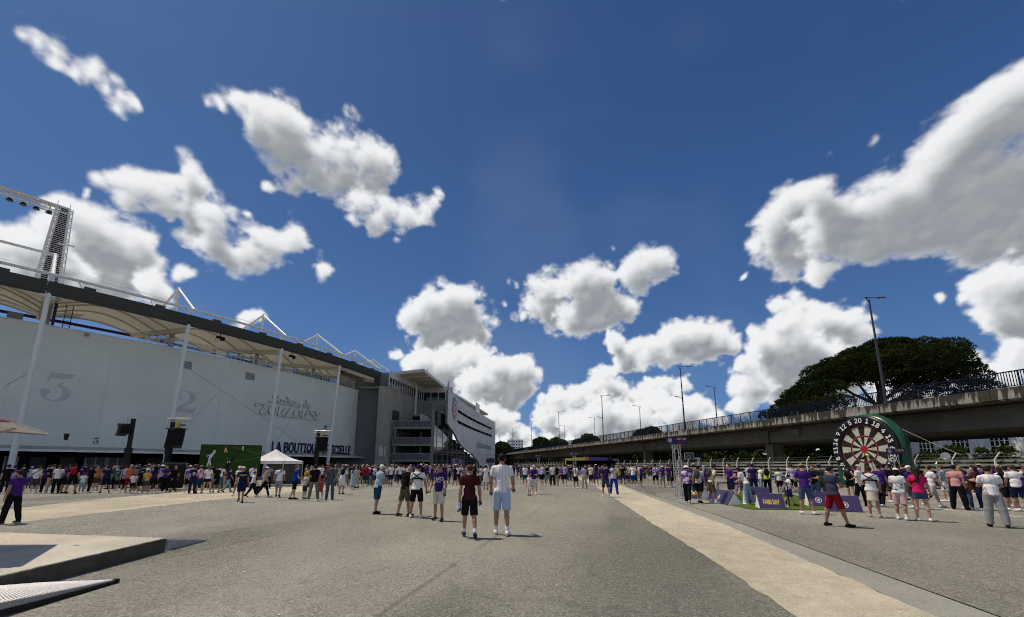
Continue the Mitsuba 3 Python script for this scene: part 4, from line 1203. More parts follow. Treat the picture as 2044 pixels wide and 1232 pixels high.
for x, z, r in [(-8.6, 13.4, 2.0), (-6.2, 14.4, 2.3), (-3.4, 15.4, 2.5), (-0.4, 15.8, 2.5), (2.8, 15.6, 2.7), (6.0, 15.4, 2.7), (9.0, 14.6, 2.6), (11.8, 13.6, 2.3), (13.6, 12.6, 1.7), (4.6, 13.7, 1.9), (7.6, 13.3, 1.9), (10.4, 12.8, 1.7), (1.0, 13.8, 1.7), (-6.8, 12.6, 1.3), (-4.6, 13.2, 1.5), (-2.2, 13.8, 1.6), (-14.6, 10.2, 1.1), (-12.6, 10.6, 1.1), (-10.8, 11.0, 1.3), (14.6, 11.6, 1.2)]:
    x *= 0.82 if x < 0 else 0.69
    for j in range(3):
        lumps.append(PB + [x + rs.normal() * 0.5, rs.uniform(-5.5, 5.5), z - abs(rs.normal()) * 0.3])
        rad.append(r * rs.uniform(0.7, 1.0))
part(pine, 'crown', tufts(lumps, rad, 120, 0.27, 3, rs, 0.62, up=0.35, even=0.5), 'pine_needles')
part(pine, 'trunk', pipe([PB - [0, 0, 1.7], PB + [0.1, 0, 3], PB + [0.25, 0.1, 7], PB + [0.2, 0, 10.5], PB + [0.8, 0, 13]], [0.75, 0.62, 0.55, 0.5, 0.34], 12), 'bark')
for x, y, z, z0 in [(-14, 1.0, 9.6, 6.6), (-8, -3.0, 13.5, 8.0), (-6, 4.0, 14.5, 8.8), (-6.5, -1.0, 8.8, 7.2), (-2, -4, 16, 10), (4, 4, 16, 10.2), (8, -2, 15, 9.6), (12, 1, 13, 9.0), (6, -5, 12.5, 8.6)]:
    s = PB + [0.2, 0, z0]
    e = PB + [0.8 * x, y, z]
    mid = s * 0.5 + e * 0.5 + [0, 0, -0.7 + 0.5 * rs.rand()]
    part(pine, 'limb', pipe([s, s * 0.7 + mid * 0.3, mid, mid * 0.45 + e * 0.55, e], [0.30, 0.26, 0.2, 0.15, 0.07], 8), 'bark')


def leafy_tree(label, group, px, top_py, D, width, m, seed, base=0.0, low=0.25, size=0.34, name='leafy_tree', cat_='tree'):
    """A broadleaf: trunk, limbs, an uneven crown of leaf clumps."""
    rs = np.random.RandomState(seed)
    p = at_y(px, 929, D)
    h = at_y(px, top_py, D)[2]
    B = np.array([p[0], p[1], base])
    t = thing(name, label, cat_, group)
    L, R = [], []
    n = 14 + int(width * 1.2)
    for _ in range(n):
        u = rs.rand()
        z = base + h * (low + (0.9 - low) * u)
        w = width / 2 * math.sqrt(max(0.08, 1 - ((u - 0.40) / 0.62) ** 2)) * rs.uniform(0.25, 0.85)
        a = rs.uniform(0, 2 * math.pi)
        L.append(B + [w * math.cos(a), w * math.sin(a), z - base])
        R.append(rs.uniform(0.16, 0.26) * min(width, h * 0.8))
    L.append(B + [0, 0, h - R[0] * 0.8])
    R.append(R[0])
    per = 34000 / max(1, sum(r * r for r in R)) * min(1.0, 90.0 / D)
    part(t, 'crown', tufts(L, R, min(per, 160), size * max(1.0, D / 90), 1, rs, 0.85, flat=True), m)
    part(t, 'trunk', pipe([B - [0, 0, base], B + [0, 0, h * 0.3], B + [0.15, 0, h * 0.6]], [0.03 * h, 0.024 * h, 0.012 * h], 8), 'bark')
    for _ in range(3):
        a = rs.uniform(0, 2 * math.pi)
        part(t, 'limb', pipe([B + [0, 0, h * 0.28], B + [width * 0.14 * math.cos(a), width * 0.14 * math.sin(a), h * 0.45], B + [width * 0.3 * math.cos(a), width * 0.3 * math.sin(a), h * 0.62]], [0.016 * h, 0.012 * h, 0.006 * h], 6), 'bark')


NTH = ['first', 'second', 'third', 'fourth', 'fifth', 'sixth', 'seventh', 'eighth', 'ninth', 'tenth', 'eleventh', 'twelfth', 'thirteenth']
under = 'trees behind the viaduct piers'
for i, (px, ty, D, w, m) in enumerate([(1213, 884, 128, 10, 'leaf_dark'), (1247, 888, 116, 9, 'leaf_mid'), (1325, 884, 97, 9, 'leaf_mid'), (1352, 888, 100, 8, 'leaf_dark'), (1405, 884, 92, 9, 'leaf_light'), (1444, 878, 98, 9, 'leaf_dark'), (1478, 874, 84, 9, 'leaf_dark'), (1517, 874, 84, 9, 'leaf_mid'), (1597, 868, 74, 8, 'leaf_light'), (1560, 868, 88, 9, 'leaf_dark'), (1640, 868, 70, 8, 'leaf_dark'), (1692, 864, 68, 7, 'leaf_dark')]):
    leafy_tree(f'dense green tree in the shade beyond the viaduct piers, {NTH[i]} from the left', under, px, ty, D, w, m, 100 + i, low=0.12)
for i, (px, ty, D, w, m, lab) in enumerate([
        (1176, 868, 125, 9, 'leaf_mid', 'rounded green treetop above the viaduct railing left of the third lamp'),
        (1297, 856, 112, 11, 'leaf_dark', 'dark treetop showing above the viaduct railing left of the truss sign'),
        (1080, 876, 190, 12, 'leaf_dark', 'rounded dark green tree beyond the far viaduct, right of the apartment tower'),
        (1114, 878, 210, 12, 'leaf_light', 'small pale green treetop above the far viaduct railing'),
        (1003, 885, 180, 9, 'leaf_mid', 'green tree in front of the far apartment tower'),
        (993, 889, 170, 8, 'leaf_dark', 'dark bushy tree at the end of the curved facade'),
        ]):
    leafy_tree(lab, None, px, ty, D, w, m, 200 + i, low=0.2, size=0.4)
for i, (px, ty, D, w, lab) in enumerate([(1898, 890, 52, 5.6, 'wide clipped dark bush in front of the white windowed building'), (1852, 901, 54, 2.8, 'low dark bush at the left end of the white windowed building'), (2016, 890, 49, 3.8, 'dark rounded bush at the right edge below the viaduct'), (1962, 893, 50, 2.2, 'small dark bush between the two big bushes below the viaduct')]):
    leafy_tree(lab, None, px, ty, D, w, 'leaf_dark', 300 + i, low=0.02, size=0.22, name='bush', cat_='bush')

hg = thing('hedge', 'long dark low hedge running behind the fence under the far side of the viaduct', 'hedge')
rs = np.random.RandomState(77)
HL = [via(t + rs.normal() * 0.2, 20.0 + rs.normal() * 0.25, 1.0 + rs.rand() * 0.5) for t in np.arange(-34, 120, 1.15)]
part(hg, 'foliage', tufts(HL, [rs.uniform(0.95, 1.25) for _ in HL], 150, 0.20, 1, rs, 1.0, flat=True), 'leaf_dark')
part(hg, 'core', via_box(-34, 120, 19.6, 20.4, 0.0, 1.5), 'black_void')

# ------------------------------------------------------------------ buildings beyond
wh = thing('office_building', 'white building with tall multi pane windows seen under the viaduct', 'building')
matte('white_render', proc(lambda p, n, uv: mi.Color3f(0.78, 0.79, 0.80) * (0.92 + 0.16 * fbm(p.x * 0.6 + p.y * 0.6, p.z * 0.4, 1.0, 4))))
OB = 34.0
ta = (62.6 - 27) / 0.9726 - 8.2
part(wh, 'wall', via_box(-45, ta, OB, OB + 10, 0, 8.2), 'white_render')
part(wh, 'cornice', via_box(-45, ta + 0.2, OB - 0.25, OB - 0.003, 7.7, 8.0), 'white_render')
for k in range(14):
    t = ta - 1.3 - 3.9 * k
    w = part(wh, 'window', via_box(t - 1.9, t, OB - 0.02, OB + 0.2, 3.2, 5.35), 'window_dark')
    for j in range(5):
        part(w, 'bar', via_box(t - 1.9 + 0.46 * j - 0.03, t - 1.9 + 0.46 * j + 0.07, OB - 0.07, OB - 0.022, 3.2, 5.35), 'sign_white')
    for z in (3.2, 4.0, 4.7, 5.3):
        part(w, 'crossbar', via_box(t - 1.9, t, OB - 0.075, OB - 0.025, z, z + 0.07), 'sign_white')
    part(wh, 'pilaster', via_box(t + 0.85, t + 1.25, OB - 0.25, OB - 0.003, 0, 7.69), 'white_render')
ap = thing('apartment_tower', 'small far white apartment tower beyond the end of the viaduct', 'building')
q0, q1 = at_y(1013, 897, 400), at_y(1044.5, 897, 400)
zt = at_y(1030, 877.5, 400)[2]
part(ap, 'wall', box(q0[0], q1[0], 400, 416, 0, zt), 'white_render')
part(ap, 'roof', box(q0[0] + 2, q1[0] - 4, 404, 412, zt, zt + 2.2), 'white_render')
for i in range(6):
    for j in range(8):
        x = q0[0] + (q1[0] - q0[0]) * (i + 0.5) / 6
        z = zt - 1.8 - 2.9 * j
        if z > 2:
            part(ap, 'window', box(x - 0.75, x + 0.75, 399.9, 400.3, z - 0.8, z + 0.6), 'window_dark')
# distant low ground cover to the horizon behind everything
for i in range(8):
    px = 996 + i * 40
    leafy_tree(f'far low green tree on the horizon below the viaduct, {NTH[i]} from the left', 'far trees on the horizon', px, 916 - (i * 7) % 8, 300 + (i * 37) % 60, 20, 'leaf_dark', 400 + i, low=0.05, size=0.5)

# ------------------------------------------------------------------ ground strips, slab, ramps


def rough(pts, amp=0.016, step=0.22, seed=9):
    """The same outline with a slightly broken edge."""
    rs_ = np.random.RandomState(seed)
    out = []
    for a, b in zip(pts, list(pts[1:]) + list(pts[:1])):
        a, b = np.array(a[:2]), np.array(b[:2])
        n_ = int(np.clip(np.linalg.norm(b - a) / step, 1, 220))
        for k_ in range(n_):
            q = a + (b - a) * k_ / n_
            out.append(q if k_ == 0 else q + rs_.normal(size=2) * amp)
    return out


P2 = lambda pts: [at_z(x, y)[:2] for x, y in pts]
structure('concrete_strip', sheet(rough([(2.62, 1.0), (4.40, 1.0)] + P2([(1870, 1232), (1451.6, 1050), (1278, 985), (1244.6, 970)]) + [(10.2, 60), (8.6, 60)] + P2([(1186.6, 970.5), (1211, 985), (1309, 1050), (1384, 1095), (1590, 1232)])), 0.008), 'strip_concrete')
structure('smooth_asphalt_strip', sheet([(4.40, 1.0), (5.0, 1.0)] + P2([(1995, 1232), (1479.4, 1045.4), (1381, 1011.6), (1285.7, 983.8)]) + [(10.9, 60), (10.2, 60)] + P2([(1244.6, 970), (1278, 985), (1451.6, 1050), (1870, 1232)]), 0.004), 'patch_asphalt')
structure('concrete_strip', sheet(rough(P2([(-160, 1066), (31, 1044), (411, 1000), (582, 984.5), (700, 972)]) + P2([(620, 965), (377, 981), (260, 991), (137, 1003), (0, 1019), (-160, 1036)]), 0.03), 0.004), 'strip_concrete')
structure('road_joint', sheet([(4.985, 1.0), (5.015, 1.0)] + [tuple(np.array(q) + [0.015, 0]) for q in P2([(1995, 1232), (1479.4, 1045.4), (1381, 1011.6), (1285.7, 983.8)])] + [tuple(np.array(q) - [0.015, 0]) for q in P2([(1285.7, 983.8), (1381, 1011.6), (1479.4, 1045.4), (1995, 1232)])], 0.0075), 'black_void')
mat('faded_paint', proc(lambda p, n, uv: mix((0.2, 0.195, 0.17), (0.52, 0.50, 0.40), smoothstep(0.35, 0.6, fbm(p.x * 2, p.y * 9, 1.0, 3)))), 0.9)
structure('road_marking', sheet([(16.45, 6.0), (16.57, 6.0), (16.57, 22), (16.45, 22)], 0.004), 'faded_paint')

matte('slab_concrete', proc(lambda p, n, uv: mi.Color3f(0.50, 0.485, 0.43) * (0.80 + 0.5 * (fbm(p.x * 1.4, p.y * 1.4, p.z * 5, 4) - 0.3) + 0.3 * (noise(p.x * 70, p.y * 70, p.z * 70) - 0.5) - 0.35 * smoothstep(0.25, 0.05, p.z) * fbm(p.x * 3, p.y * 3, p.z * 9, 3))))
pl = thing('concrete_slab', 'raised rough concrete slab at the lower left with a dark shaded edge', 'slab')
edge = [(-6.77, 8.50), (-11.2, 9.25), (-16.5, 10.1), (-18, 6.0), (-9.6, 6.2), (-6.56, 5.62)]
edge = [(-6.77, 8.50), (-11.2, 9.25), (-16.5, 10.1), (-17.5, 3.0), (-6.46, 3.0), (-6.50, 4.2), (-6.59, 5.67)]
pts = []
rs = np.random.RandomState(3)
for a, b in zip(edge, edge[1:] + edge[:1]):
    n = max(2, int(np.hypot(b[0] - a[0], b[1] - a[1]) / 0.12))
    for k in range(n):
        q = k / n
        j = 0.0 if k == 0 else rs.normal() * 0.007
        pts.append((a[0] + (b[0] - a[0]) * q + j, a[1] + (b[1] - a[1]) * q + j))
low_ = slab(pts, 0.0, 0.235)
cap_ = slab([tuple(np.array(Point(p).coords[0])) for p in np.array(Polygon(pts).buffer(-0.012).exterior.coords)[:-1]], 0.236, 0.252)
matte('shade_painted_concrete', proc(lambda p, n, uv: mi.Color3f(0.085, 0.08, 0.068) * (0.6 + 0.9 * fbm(p.x * 4 + p.y * 4, p.z * 7, p.y * 3, 4))))  # shade on the slab's sides put into the colour, much darker than its top
part(pl, 'body', low_, 'shade_painted_concrete')
part(pl, 'top_screed', cap_, 'slab_concrete')
mat('ribbed_metal', proc(lambda p, n, uv: mi.Color3f(0.66, 0.67, 0.67) * (0.85 + 0.3 * fbm(p.x * 5, p.y * 5, p.z * 5, 3))), 0.5, metal=0.15, two=True)


def ramp(nm, label, near, far, run, h, along):
    """A metal wheel ramp: ribbed plate from height h down to the ground over run, side skirts, end lip."""
    k = thing(nm, label, 'ramp')
    a, b = np.array([*near, 0.0]), np.array([*far, 0.0])
    u = np.array([along[0], along[1], 0.0])
    u /= np.linalg.norm(u)
    n = 34
    part(k, 'plate', quads([[a + [0, 0, h], b + [0, 0, h]], [a + u * run + [0, 0, 0.012], b + u * run + [0, 0, 0.012]]]), 'ribbed_metal')
    w = (b - a) / n
    for j in range(n):
        c = a + w * (j + 0.5)
        part(k, 'rib', beam(c + [0, 0, h + 0.004], c + u * run + [0, 0, 0.016], float(np.linalg.norm(w)) * 0.45, 0.008), 'ribbed_metal')
    for q in (a, b):
        v = np.array([q, q + u * run, q + u * run + [0, 0, 0.012], q + [0, 0, h]])
        o = (b - a) / np.linalg.norm(b - a) * (0.02 if q is b else -0.02)
        part(k, 'skirt', trimesh.convex.convex_hull(np.vstack([v, v + o])), 'grey_steel')
        part(k, 'side_rail', beam(q + o + [0, 0, h + 0.01], q + o + u * run + [0, 0, 0.02], 0.035, 0.03), 'ribbed_metal')
    return k


ramp('metal_ramp', 'small dark metal wheel ramp leaning on the right end of the concrete slab', (-6.83, 8.62), (-6.92, 9.64 + 0.05), 0.02, 0.02, (1, 0)) if False else None
kk = thing('metal_ramp', 'small ribbed metal wheel ramp at the right end of the concrete slab', 'ramp')
tri_ = [(-6.80, 8.63), (-6.73, 9.66), (-5.6 - 1.15, 9.66)]
X0_, X1_, Y0_, Y1_, HR_ = -6.80, -8.2, 8.62, 9.66, 0.20
hull = trimesh.convex.convex_hull(np.array([[x, y, z] for x in (X0_, X1_) for y, z in ((Y0_, 0.0), (Y0_, HR_), (Y1_, 0.0), (Y1_, 0.014))]))
part(kk, 'body', hull, 'ribbed_metal')
for j in range(30):
    x = X0_ + (X1_ - X0_) * (j + 0.5) / 30
    part(kk, 'rib', beam((x, Y0_, HR_ + 0.004), (x, Y1_, 0.018), 0.02, 0.008), 'ribbed_metal')
for j in range(20):
    q = (j + 0.5) / 20
    part(kk, 'side_rib', beam((X0_ + 0.005, Y0_ + (Y1_ - Y0_) * q, 0.0), (X0_ + 0.005, Y0_ + (Y1_ - Y0_) * q, HR_ * (1 - q)), 0.012, 0.018), 'grey_steel')
part(kk, 'edge_rail', beam((X0_ + 0.012, Y0_, HR_), (X0_ + 0.012, Y1_, 0.02), 0.03, 0.025), 'ribbed_metal')
ramp('metal_ramp', 'wide pale ribbed metal ramp in the lower left corner, in front of the concrete slab', (-6.55, 4.86), (-7.15, 6.12), 1.02, 0.17, (0.93, 0.37)) if False else None
k = thing('metal_ramp', 'wide pale ribbed metal ramp in the lower left corner, in front of the concrete slab', 'ramp')
A_, B_, C_, D_ = np.array([-5.66, 4.5, 0.19]), np.array([-6.55, 5.35, 0.19]), np.array([-6.42, 6.04, 0.07]), np.array([-5.66, 6.27, 0.05])
part(k, 'plate', quads([[A_, D_], [B_, C_]]), 'ribbed_metal')
n = 44
for j in range(n):
    q = (j + 0.5) / n
    part(k, 'rib', beam(A_ * (1 - q) + D_ * q + [0, 0, 0.004], B_ * (1 - q) + C_ * q + [0, 0, 0.004], 0.016, 0.008), 'ribbed_metal')
for a, b in ((A_, D_), (B_, C_)):
    part(k, 'skirt', trimesh.convex.convex_hull(np.array([a - [0, 0, 0.085], b - [0, 0, 0.04], b, a] + [q + np.array([0.018, 0.003, 0]) for q in (a - [0, 0, 0.085], b - [0, 0, 0.04], b, a)])), 'grey_steel')
part(k, 'lower_rail', beam(A_ - [-0.03, 0, 0.13], D_ - [-0.03, 0, 0.035], 0.03, 0.05), 'black_metal')
part(k, 'tip', moved(bevel_box(0.05, 0.09, 0.06, 0.01), frame(D_ + [0.01, 0.03, -0.02], (0.2, 1, 0))), 'black_metal')
# litter
bits = []
for j in range(70):
    x, y = rs.uniform(-9, 9), 4.5 + 20 * rs.rand() ** 1.6
    s = rs.uniform(0.012, 0.035)
    m = trimesh.creation.box((s, s * rs.uniform(0.4, 1), 0.006))
    m.apply_transform(T().rotate([0, 0, 1], float(rs.uniform(0, 180))).matrix.numpy() if False else trimesh.transformations.rotation_matrix(rs.uniform(0, 3), [0, 0, 1]))
    m.apply_translation((x, y, 0.014))
    bits.append(m)
lk = key_for('litter')
scene[lk] = mikit.ply(cat(bits), 'sign_white')
labels[lk] = {'kind': 'stuff', 'label': 'small white scraps of paper on the asphalt', 'category': 'litter'}

# ------------------------------------------------------------------ kiosk with raised flap at the left edge
mat('flap_pink', (0.62, 0.20, 0.34), 0.5, two=True)
mat('flap_cream', (0.62, 0.58, 0.50), 0.5, two=True)
ki = thing('kiosk', 'vending kiosk at the left edge with a pink topped flap raised on a strut', 'kiosk')
KS = 0.735
kp = lambda x, y, z: np.array([x * KS, y * KS, 1.65 + (z - 1.65) * KS])
part(ki, 'cabin', box(-17.2 * KS, -13.95 * KS, 8.0 * KS, 11.1 * KS, 0.50, 2.58), 'flap_cream')
part(ki, 'flap', trimesh.convex.convex_hull(np.array([kp(*q) for q in [(-12.3, 10.95, 2.46), (-10.6, 8.75, 2.50), (-14.2, 8.3, 2.62), (-14.2, 10.9, 2.62), (-12.3, 10.95, 2.50), (-10.6, 8.75, 2.54), (-14.2, 8.3, 2.66), (-14.2, 10.9, 2.66)]])), 'flap_cream')
part(ki, 'flap_edge', beam(kp(-12.3, 10.98, 2.46), kp(-14.2, 10.95, 2.58), 0.04, 0.05), 'grey_steel')
part(ki, 'flap_edge', beam(kp(-12.3, 10.98, 2.48), kp(-10.6, 8.75, 2.52), 0.03, 0.05), 'letter_grey')
part(ki, 'roof_flap', trimesh.convex.convex_hull(np.array([kp(*q) for q in [(-10.7, 8.70, 2.58), (-14.2, 8.0, 2.72), (-14.2, 10.9, 2.95), (-12.6, 10.6, 2.72), (-14.2, 8.0, 2.76), (-10.7, 8.70, 2.62)]])), 'flap_pink')
part(ki, 'strut', tube(kp(-11.4, 9.5, 2.48), kp(-13.9, 9.4, 1.75), 0.02, 0.02, 8), 'grey_steel')
part(ki, 'catch', tube(kp(-11.7, 10.9, 2.47), kp(-11.7, 10.9, 2.30), 0.04, 0.025, 8), 'black_metal')
for x, y in ((-12.4, 6.1), (-10.5, 6.1), (-12.4, 7.9), (-10.5, 7.9)):
    part(ki, 'foot', box(x - 0.08, x + 0.08, y - 0.08, y + 0.08, 0.253, 0.50), 'grey_steel')

# ------------------------------------------------------------------ loudspeaker towers with hanging line arrays
mat('brass_hoist', (0.55, 0.42, 0.10), 0.5, two=True)


def truss(a, b, w, parent, m='galvanised', r=0.025, step=0.5, nm='chord'):
    """A square lattice truss from a to b."""
    a, b = np.asarray(a, float), np.asarray(b, float)
    d = (b - a) / np.linalg.norm(b - a)
    u = np.cross(d, [0, 0, 1.0]) if abs(d[2]) < 0.9 else np.cross(d, [0, 1.0, 0])
    u /= np.linalg.norm(u)
    v = np.cross(d, u)
    c = [(u * i + v * j) * w / 2 for i, j in ((1, 1), (1, -1), (-1, -1), (-1, 1))]
    for q in c:
        part(parent, nm, tube(a + q, b + q, r, r, 7), m)
    L = np.linalg.norm(b - a)
    n = max(2, int(L / step))
    for k in range(n):
        s0, s1 = a + d * L * k / n, a + d * L * (k + 1) / n
        for i in range(4):
            p, q = c[i], c[(i + 1) % 4]
            if k % 2:
                p, q = q, p
            part(parent, 'lace', tube(s0 + p, s1 + q, r * 0.55, r * 0.55, 5), m)


def speaker_tower(px, py_top, D, arr_px, arr_top, arr_bot, cabinets, label, alabel, turn, truss_top=True, lean=0.0):
    top = at_y(px, py_top, D)
    t = thing('speaker_tower', label, 'speaker tower', None)
    x, z = top[0], top[2]
    part(t, 'mast', box(x - 0.13, x + 0.13, D - 0.13, D + 0.13, 0.05, z * 0.55), 'black_metal')
    part(t, 'upper_mast', box(x - 0.10, x + 0.10, D - 0.10, D + 0.10, z * 0.55 + 0.002, z), 'black_metal')
    part(t, 'sleeve', box(x - 0.16, x + 0.16, D - 0.16, D + 0.16, z * 0.55 - 0.25, z * 0.55 + 0.15), 'black_metal')
    for a in range(4):
        c, s = math.cos(a * math.pi / 2 + 0.78), math.sin(a * math.pi / 2 + 0.78)
        part(t, 'outrigger', beam((x, D, 0.09), (x + 0.95 * c, D + 0.95 * s, 0.07), 0.07, 0.07), 'black_metal')
    ac = at_y(arr_px, arr_top, D - 0.35)
    ab = at_y(arr_px, arr_bot, D - 0.35)
    part(t, 'arm', beam((x, D - 0.1, z - 0.42), (ac[0] - (0.55 if ac[0] < x else -0.55), D - 0.3, z - 0.42), 0.09, 0.09), 'black_metal')
    if truss_top:
        truss((ac[0] - 0.75, D - 0.3, z - 0.05), (ac[0] + 0.75, D - 0.3, z - 0.05), 0.22, t, r=0.022, step=0.3)
        part(t, 'hoist', moved(bevel_box(0.26, 0.26, 0.5, 0.05), frame((ac[0], D - 0.3, z - 0.38), (1, 0, 0))), 'brass_hoist')
        part(t, 'hoist_chain', tube((ac[0], D - 0.3, z), (ac[0], D - 0.3, ac[2]), 0.03, 0.03, 6), 'brass_hoist')
    else:
        for dx in (-0.25, 0.05, 0.2):
            part(t, 'clamp', tube((ac[0] + dx, D - 0.3, z - 0.42), (ac[0] + dx, D - 0.3, z + 0.05), 0.03, 0.03, 6), 'galvanised')
            part(t, 'sling', tube((ac[0] + dx, D - 0.3, z - 0.42), (ac[0] + dx, D - 0.35, ac[2]), 0.015, 0.015, 5), 'black_metal')
    s = thing('line_array', alabel, 'loudspeaker')
    h = (ac[2] - ab[2])
    part(s, 'bumper', moved(bevel_box(1.1 if cabinets > 4 else 0.65, 0.6, 0.07, 0.01), frame((ac[0], D - 0.35, ac[2] + 0.03), (1, 0, 0))), 'black_metal')
    w = 0.98 if cabinets > 4 else 0.58
    ch = h / cabinets
    for k in range(cabinets):
        q = (k / max(1, cabinets - 1)) ** 1.6
        c = np.array([ac[0] - 0.10 * q * (1 if turn > 0 else -1), D - 0.35, ac[2] - ch * (k + 0.5)])
        ang = math.radians(turn)
        X = np.array([math.cos(ang), math.sin(ang), 0])
        M = frame(c, X)
        tilt = trimesh.transformations.rotation_matrix(-0.30 * q, [1, 0, 0])
        cb = part(s, 'cabinet', moved(moved(bevel_box(w, 0.62, ch * 0.94, 0.02), tilt), M), 'black_metal')
        part(cb, 'grille', moved(moved(box(-w * 0.46, w * 0.46, -0.325, -0.312, -ch * 0.40, ch * 0.40), tilt), M), 'recess_dark')
        part(cb, 'rigging', moved(moved(box(w * 0.5, w * 0.5 + 0.03, -0.2, 0.2, -ch * 0.3, ch * 0.3), tilt), M), 'grey_steel')


speaker_tower(267, 836, 30.0, 249.5, 850, 868, 4, 'black lifting tower in front of the doors marked three', 'small black loudspeaker cluster hanging in front of the wall near the blue figure three', 60, False)
speaker_tower(346, 838, 30.0, 353, 857, 893, 6, 'black lifting tower with silver truss head, left of the big screen', 'tall black line array of loudspeakers hanging left of the big screen', 40)
speaker_tower(636, 861, 40.0, 643, 874, 902, 6, 'black lifting tower rising out of the crowd before the club shop letters', 'black line array of loudspeakers hanging in front of the club shop letters', 40)
fc = thing('flight_case', 'big black flight case behind the queue at the foot of the speaker tower', 'case')
c0, c1 = at_y(332, 925, 29.0), at_y(365, 925, 29.0)
part(fc, 'body', box(c0[0], c1[0], 28.6, 29.3, 0.12, 1.72), 'black_metal')
part(fc, 'lid', box(c0[0] - 0.01, c1[0] + 0.01, 28.59, 29.31, 1.722, 1.84), 'dark_sheet')
for x in (c0[0] + 0.15, c1[0] - 0.15):
    part(fc, 'caster', tube((x, 28.7, 0.06), (x, 28.78, 0.06), 0.06, 0.06, 8), 'black_metal')

# ------------------------------------------------------------------ big screen
sc = thing('big_screen', 'large video screen showing a football scene on green grass', 'screen')
S0, S1 = at_y(393, 948, 31.5), at_y(513.5, 950, 33.2)
T0 = at_y(398, 888, 31.5)[2]
sx = np.array([S1[0] - S0[0], S1[1] - S0[1]])
SW = float(np.linalg.norm(sx))
sx /= SW
zb_, zt_ = 0.5 * (S0[2] + S1[2]), T0
SH = zt_ - zb_
SM = frame([S0[0] + 0.06, S0[1], zb_], (sx[0], sx[1], 0))
mat('screen_green', proc(lambda p, n, uv: mi.Color3f(0.038, 0.085, 0.020) * (0.85 + 0.3 * fbm(p.x * 1.3, p.z * 2.2, 1.0, 3))), 0.4, emission=None) if False else None
scene['screen_green'] = {'type': 'diffuse', 'reflectance': proc(lambda p, n, uv: mi.Color3f(0.036, 0.078, 0.020) * (0.8 + 0.4 * fbm(p.x * 1.3, p.z * 2.2, 1.0, 3)))}
matte('kit_white', (0.75, 0.75, 0.75))
matte('kit_yellow', (0.65, 0.50, 0.18))
matte('kit_black', (0.02, 0.02, 0.025))
matte('screen_line', (0.16, 0.22, 0.12))
part(sc, 'panel', moved(box(0, SW, -0.0, 0.0 + 0.02, 0, SH), SM) if False else moved(quads([[(0, 0, 0), (SW, 0, 0)], [(0, 0, SH), (SW, 0, SH)]]), SM), 'screen_green')
part(sc, 'cabinet', moved(box(-0.04, SW + 0.04, 0.012, 0.30, -0.04, SH + 0.04), SM), 'black_metal')
part(sc, 'base', moved(box(0.1, SW - 0.1, 0.0, 0.7, -zb_, -0.045), SM), 'black_metal')


def on_screen(poly, m, nm, out=0.006):
    q = flat_glyph(shapely.affinity.scale(poly, SW, SH, origin=(0, 0)), 0.002)
    q.apply_translation((0, -out, 0))
    part(sc, nm, moved(q, SM), m)


for l in ([(0.0, 0.72), (0.66, 0.46)], [(0.66, 0.46), (1.0, 0.60)], [(0.52, 0.94), (1.0, 0.72)]):
    on_screen(LineString(l).buffer(0.006), 'screen_line', 'pitch_line')
on_screen(shapely.box(0.675, 0.84, 0.695, 0.98), 'kit_white', 'goal_post', 0.008)
man = lambda x, y, s, lean=0.0: (shapely.union_all([ell(x + lean * s, y + 0.16 * s, 0.030 * s, 0.06 * s), LineString([(x, y - 0.04 * s), (x + lean * 0.6 * s, y + 0.10 * s)]).buffer(0.035 * s), LineString([(x - 0.07 * s, y + 0.03 * s), (x + 0.07 * s, y + 0.09 * s)]).buffer(0.014 * s)]),
                                 shapely.union_all([LineString([(x, y - 0.04 * s), (x - 0.035 * s, y - 0.26 * s)]).buffer(0.020 * s), LineString([(x, y - 0.04 * s), (x + 0.045 * s, y - 0.26 * s)]).buffer(0.020 * s)]))
for x, y, s, l, mt, mb_ in ((0.155, 0.60, 1.1, 0.1, 'kit_white', 'kit_white'), (0.40, 0.97, 0.8, 0.1, 'violet', 'kit_yellow'), (0.47, 0.38, 1.1, 0.1, 'kit_black', 'kit_black')):
    a, b = (shapely.affinity.scale(q_, SH / SW, 1, origin=(x, y)) for q_ in man(x, y, s, l))
    a, b = a.intersection(shapely.box(0, 0, 1, 1)), b.intersection(shapely.box(0, 0, 1, 1))
    on_screen(b, mb_, 'player_legs', 0.008)
    on_screen(a, mt, 'player', 0.011)
q = letters('11', 0.16, 0.002, True)
q.apply_translation((0.475 * SW, -0.014, 0.41 * SH))
part(sc, 'shirt_number', moved(q, SM), 'kit_white')

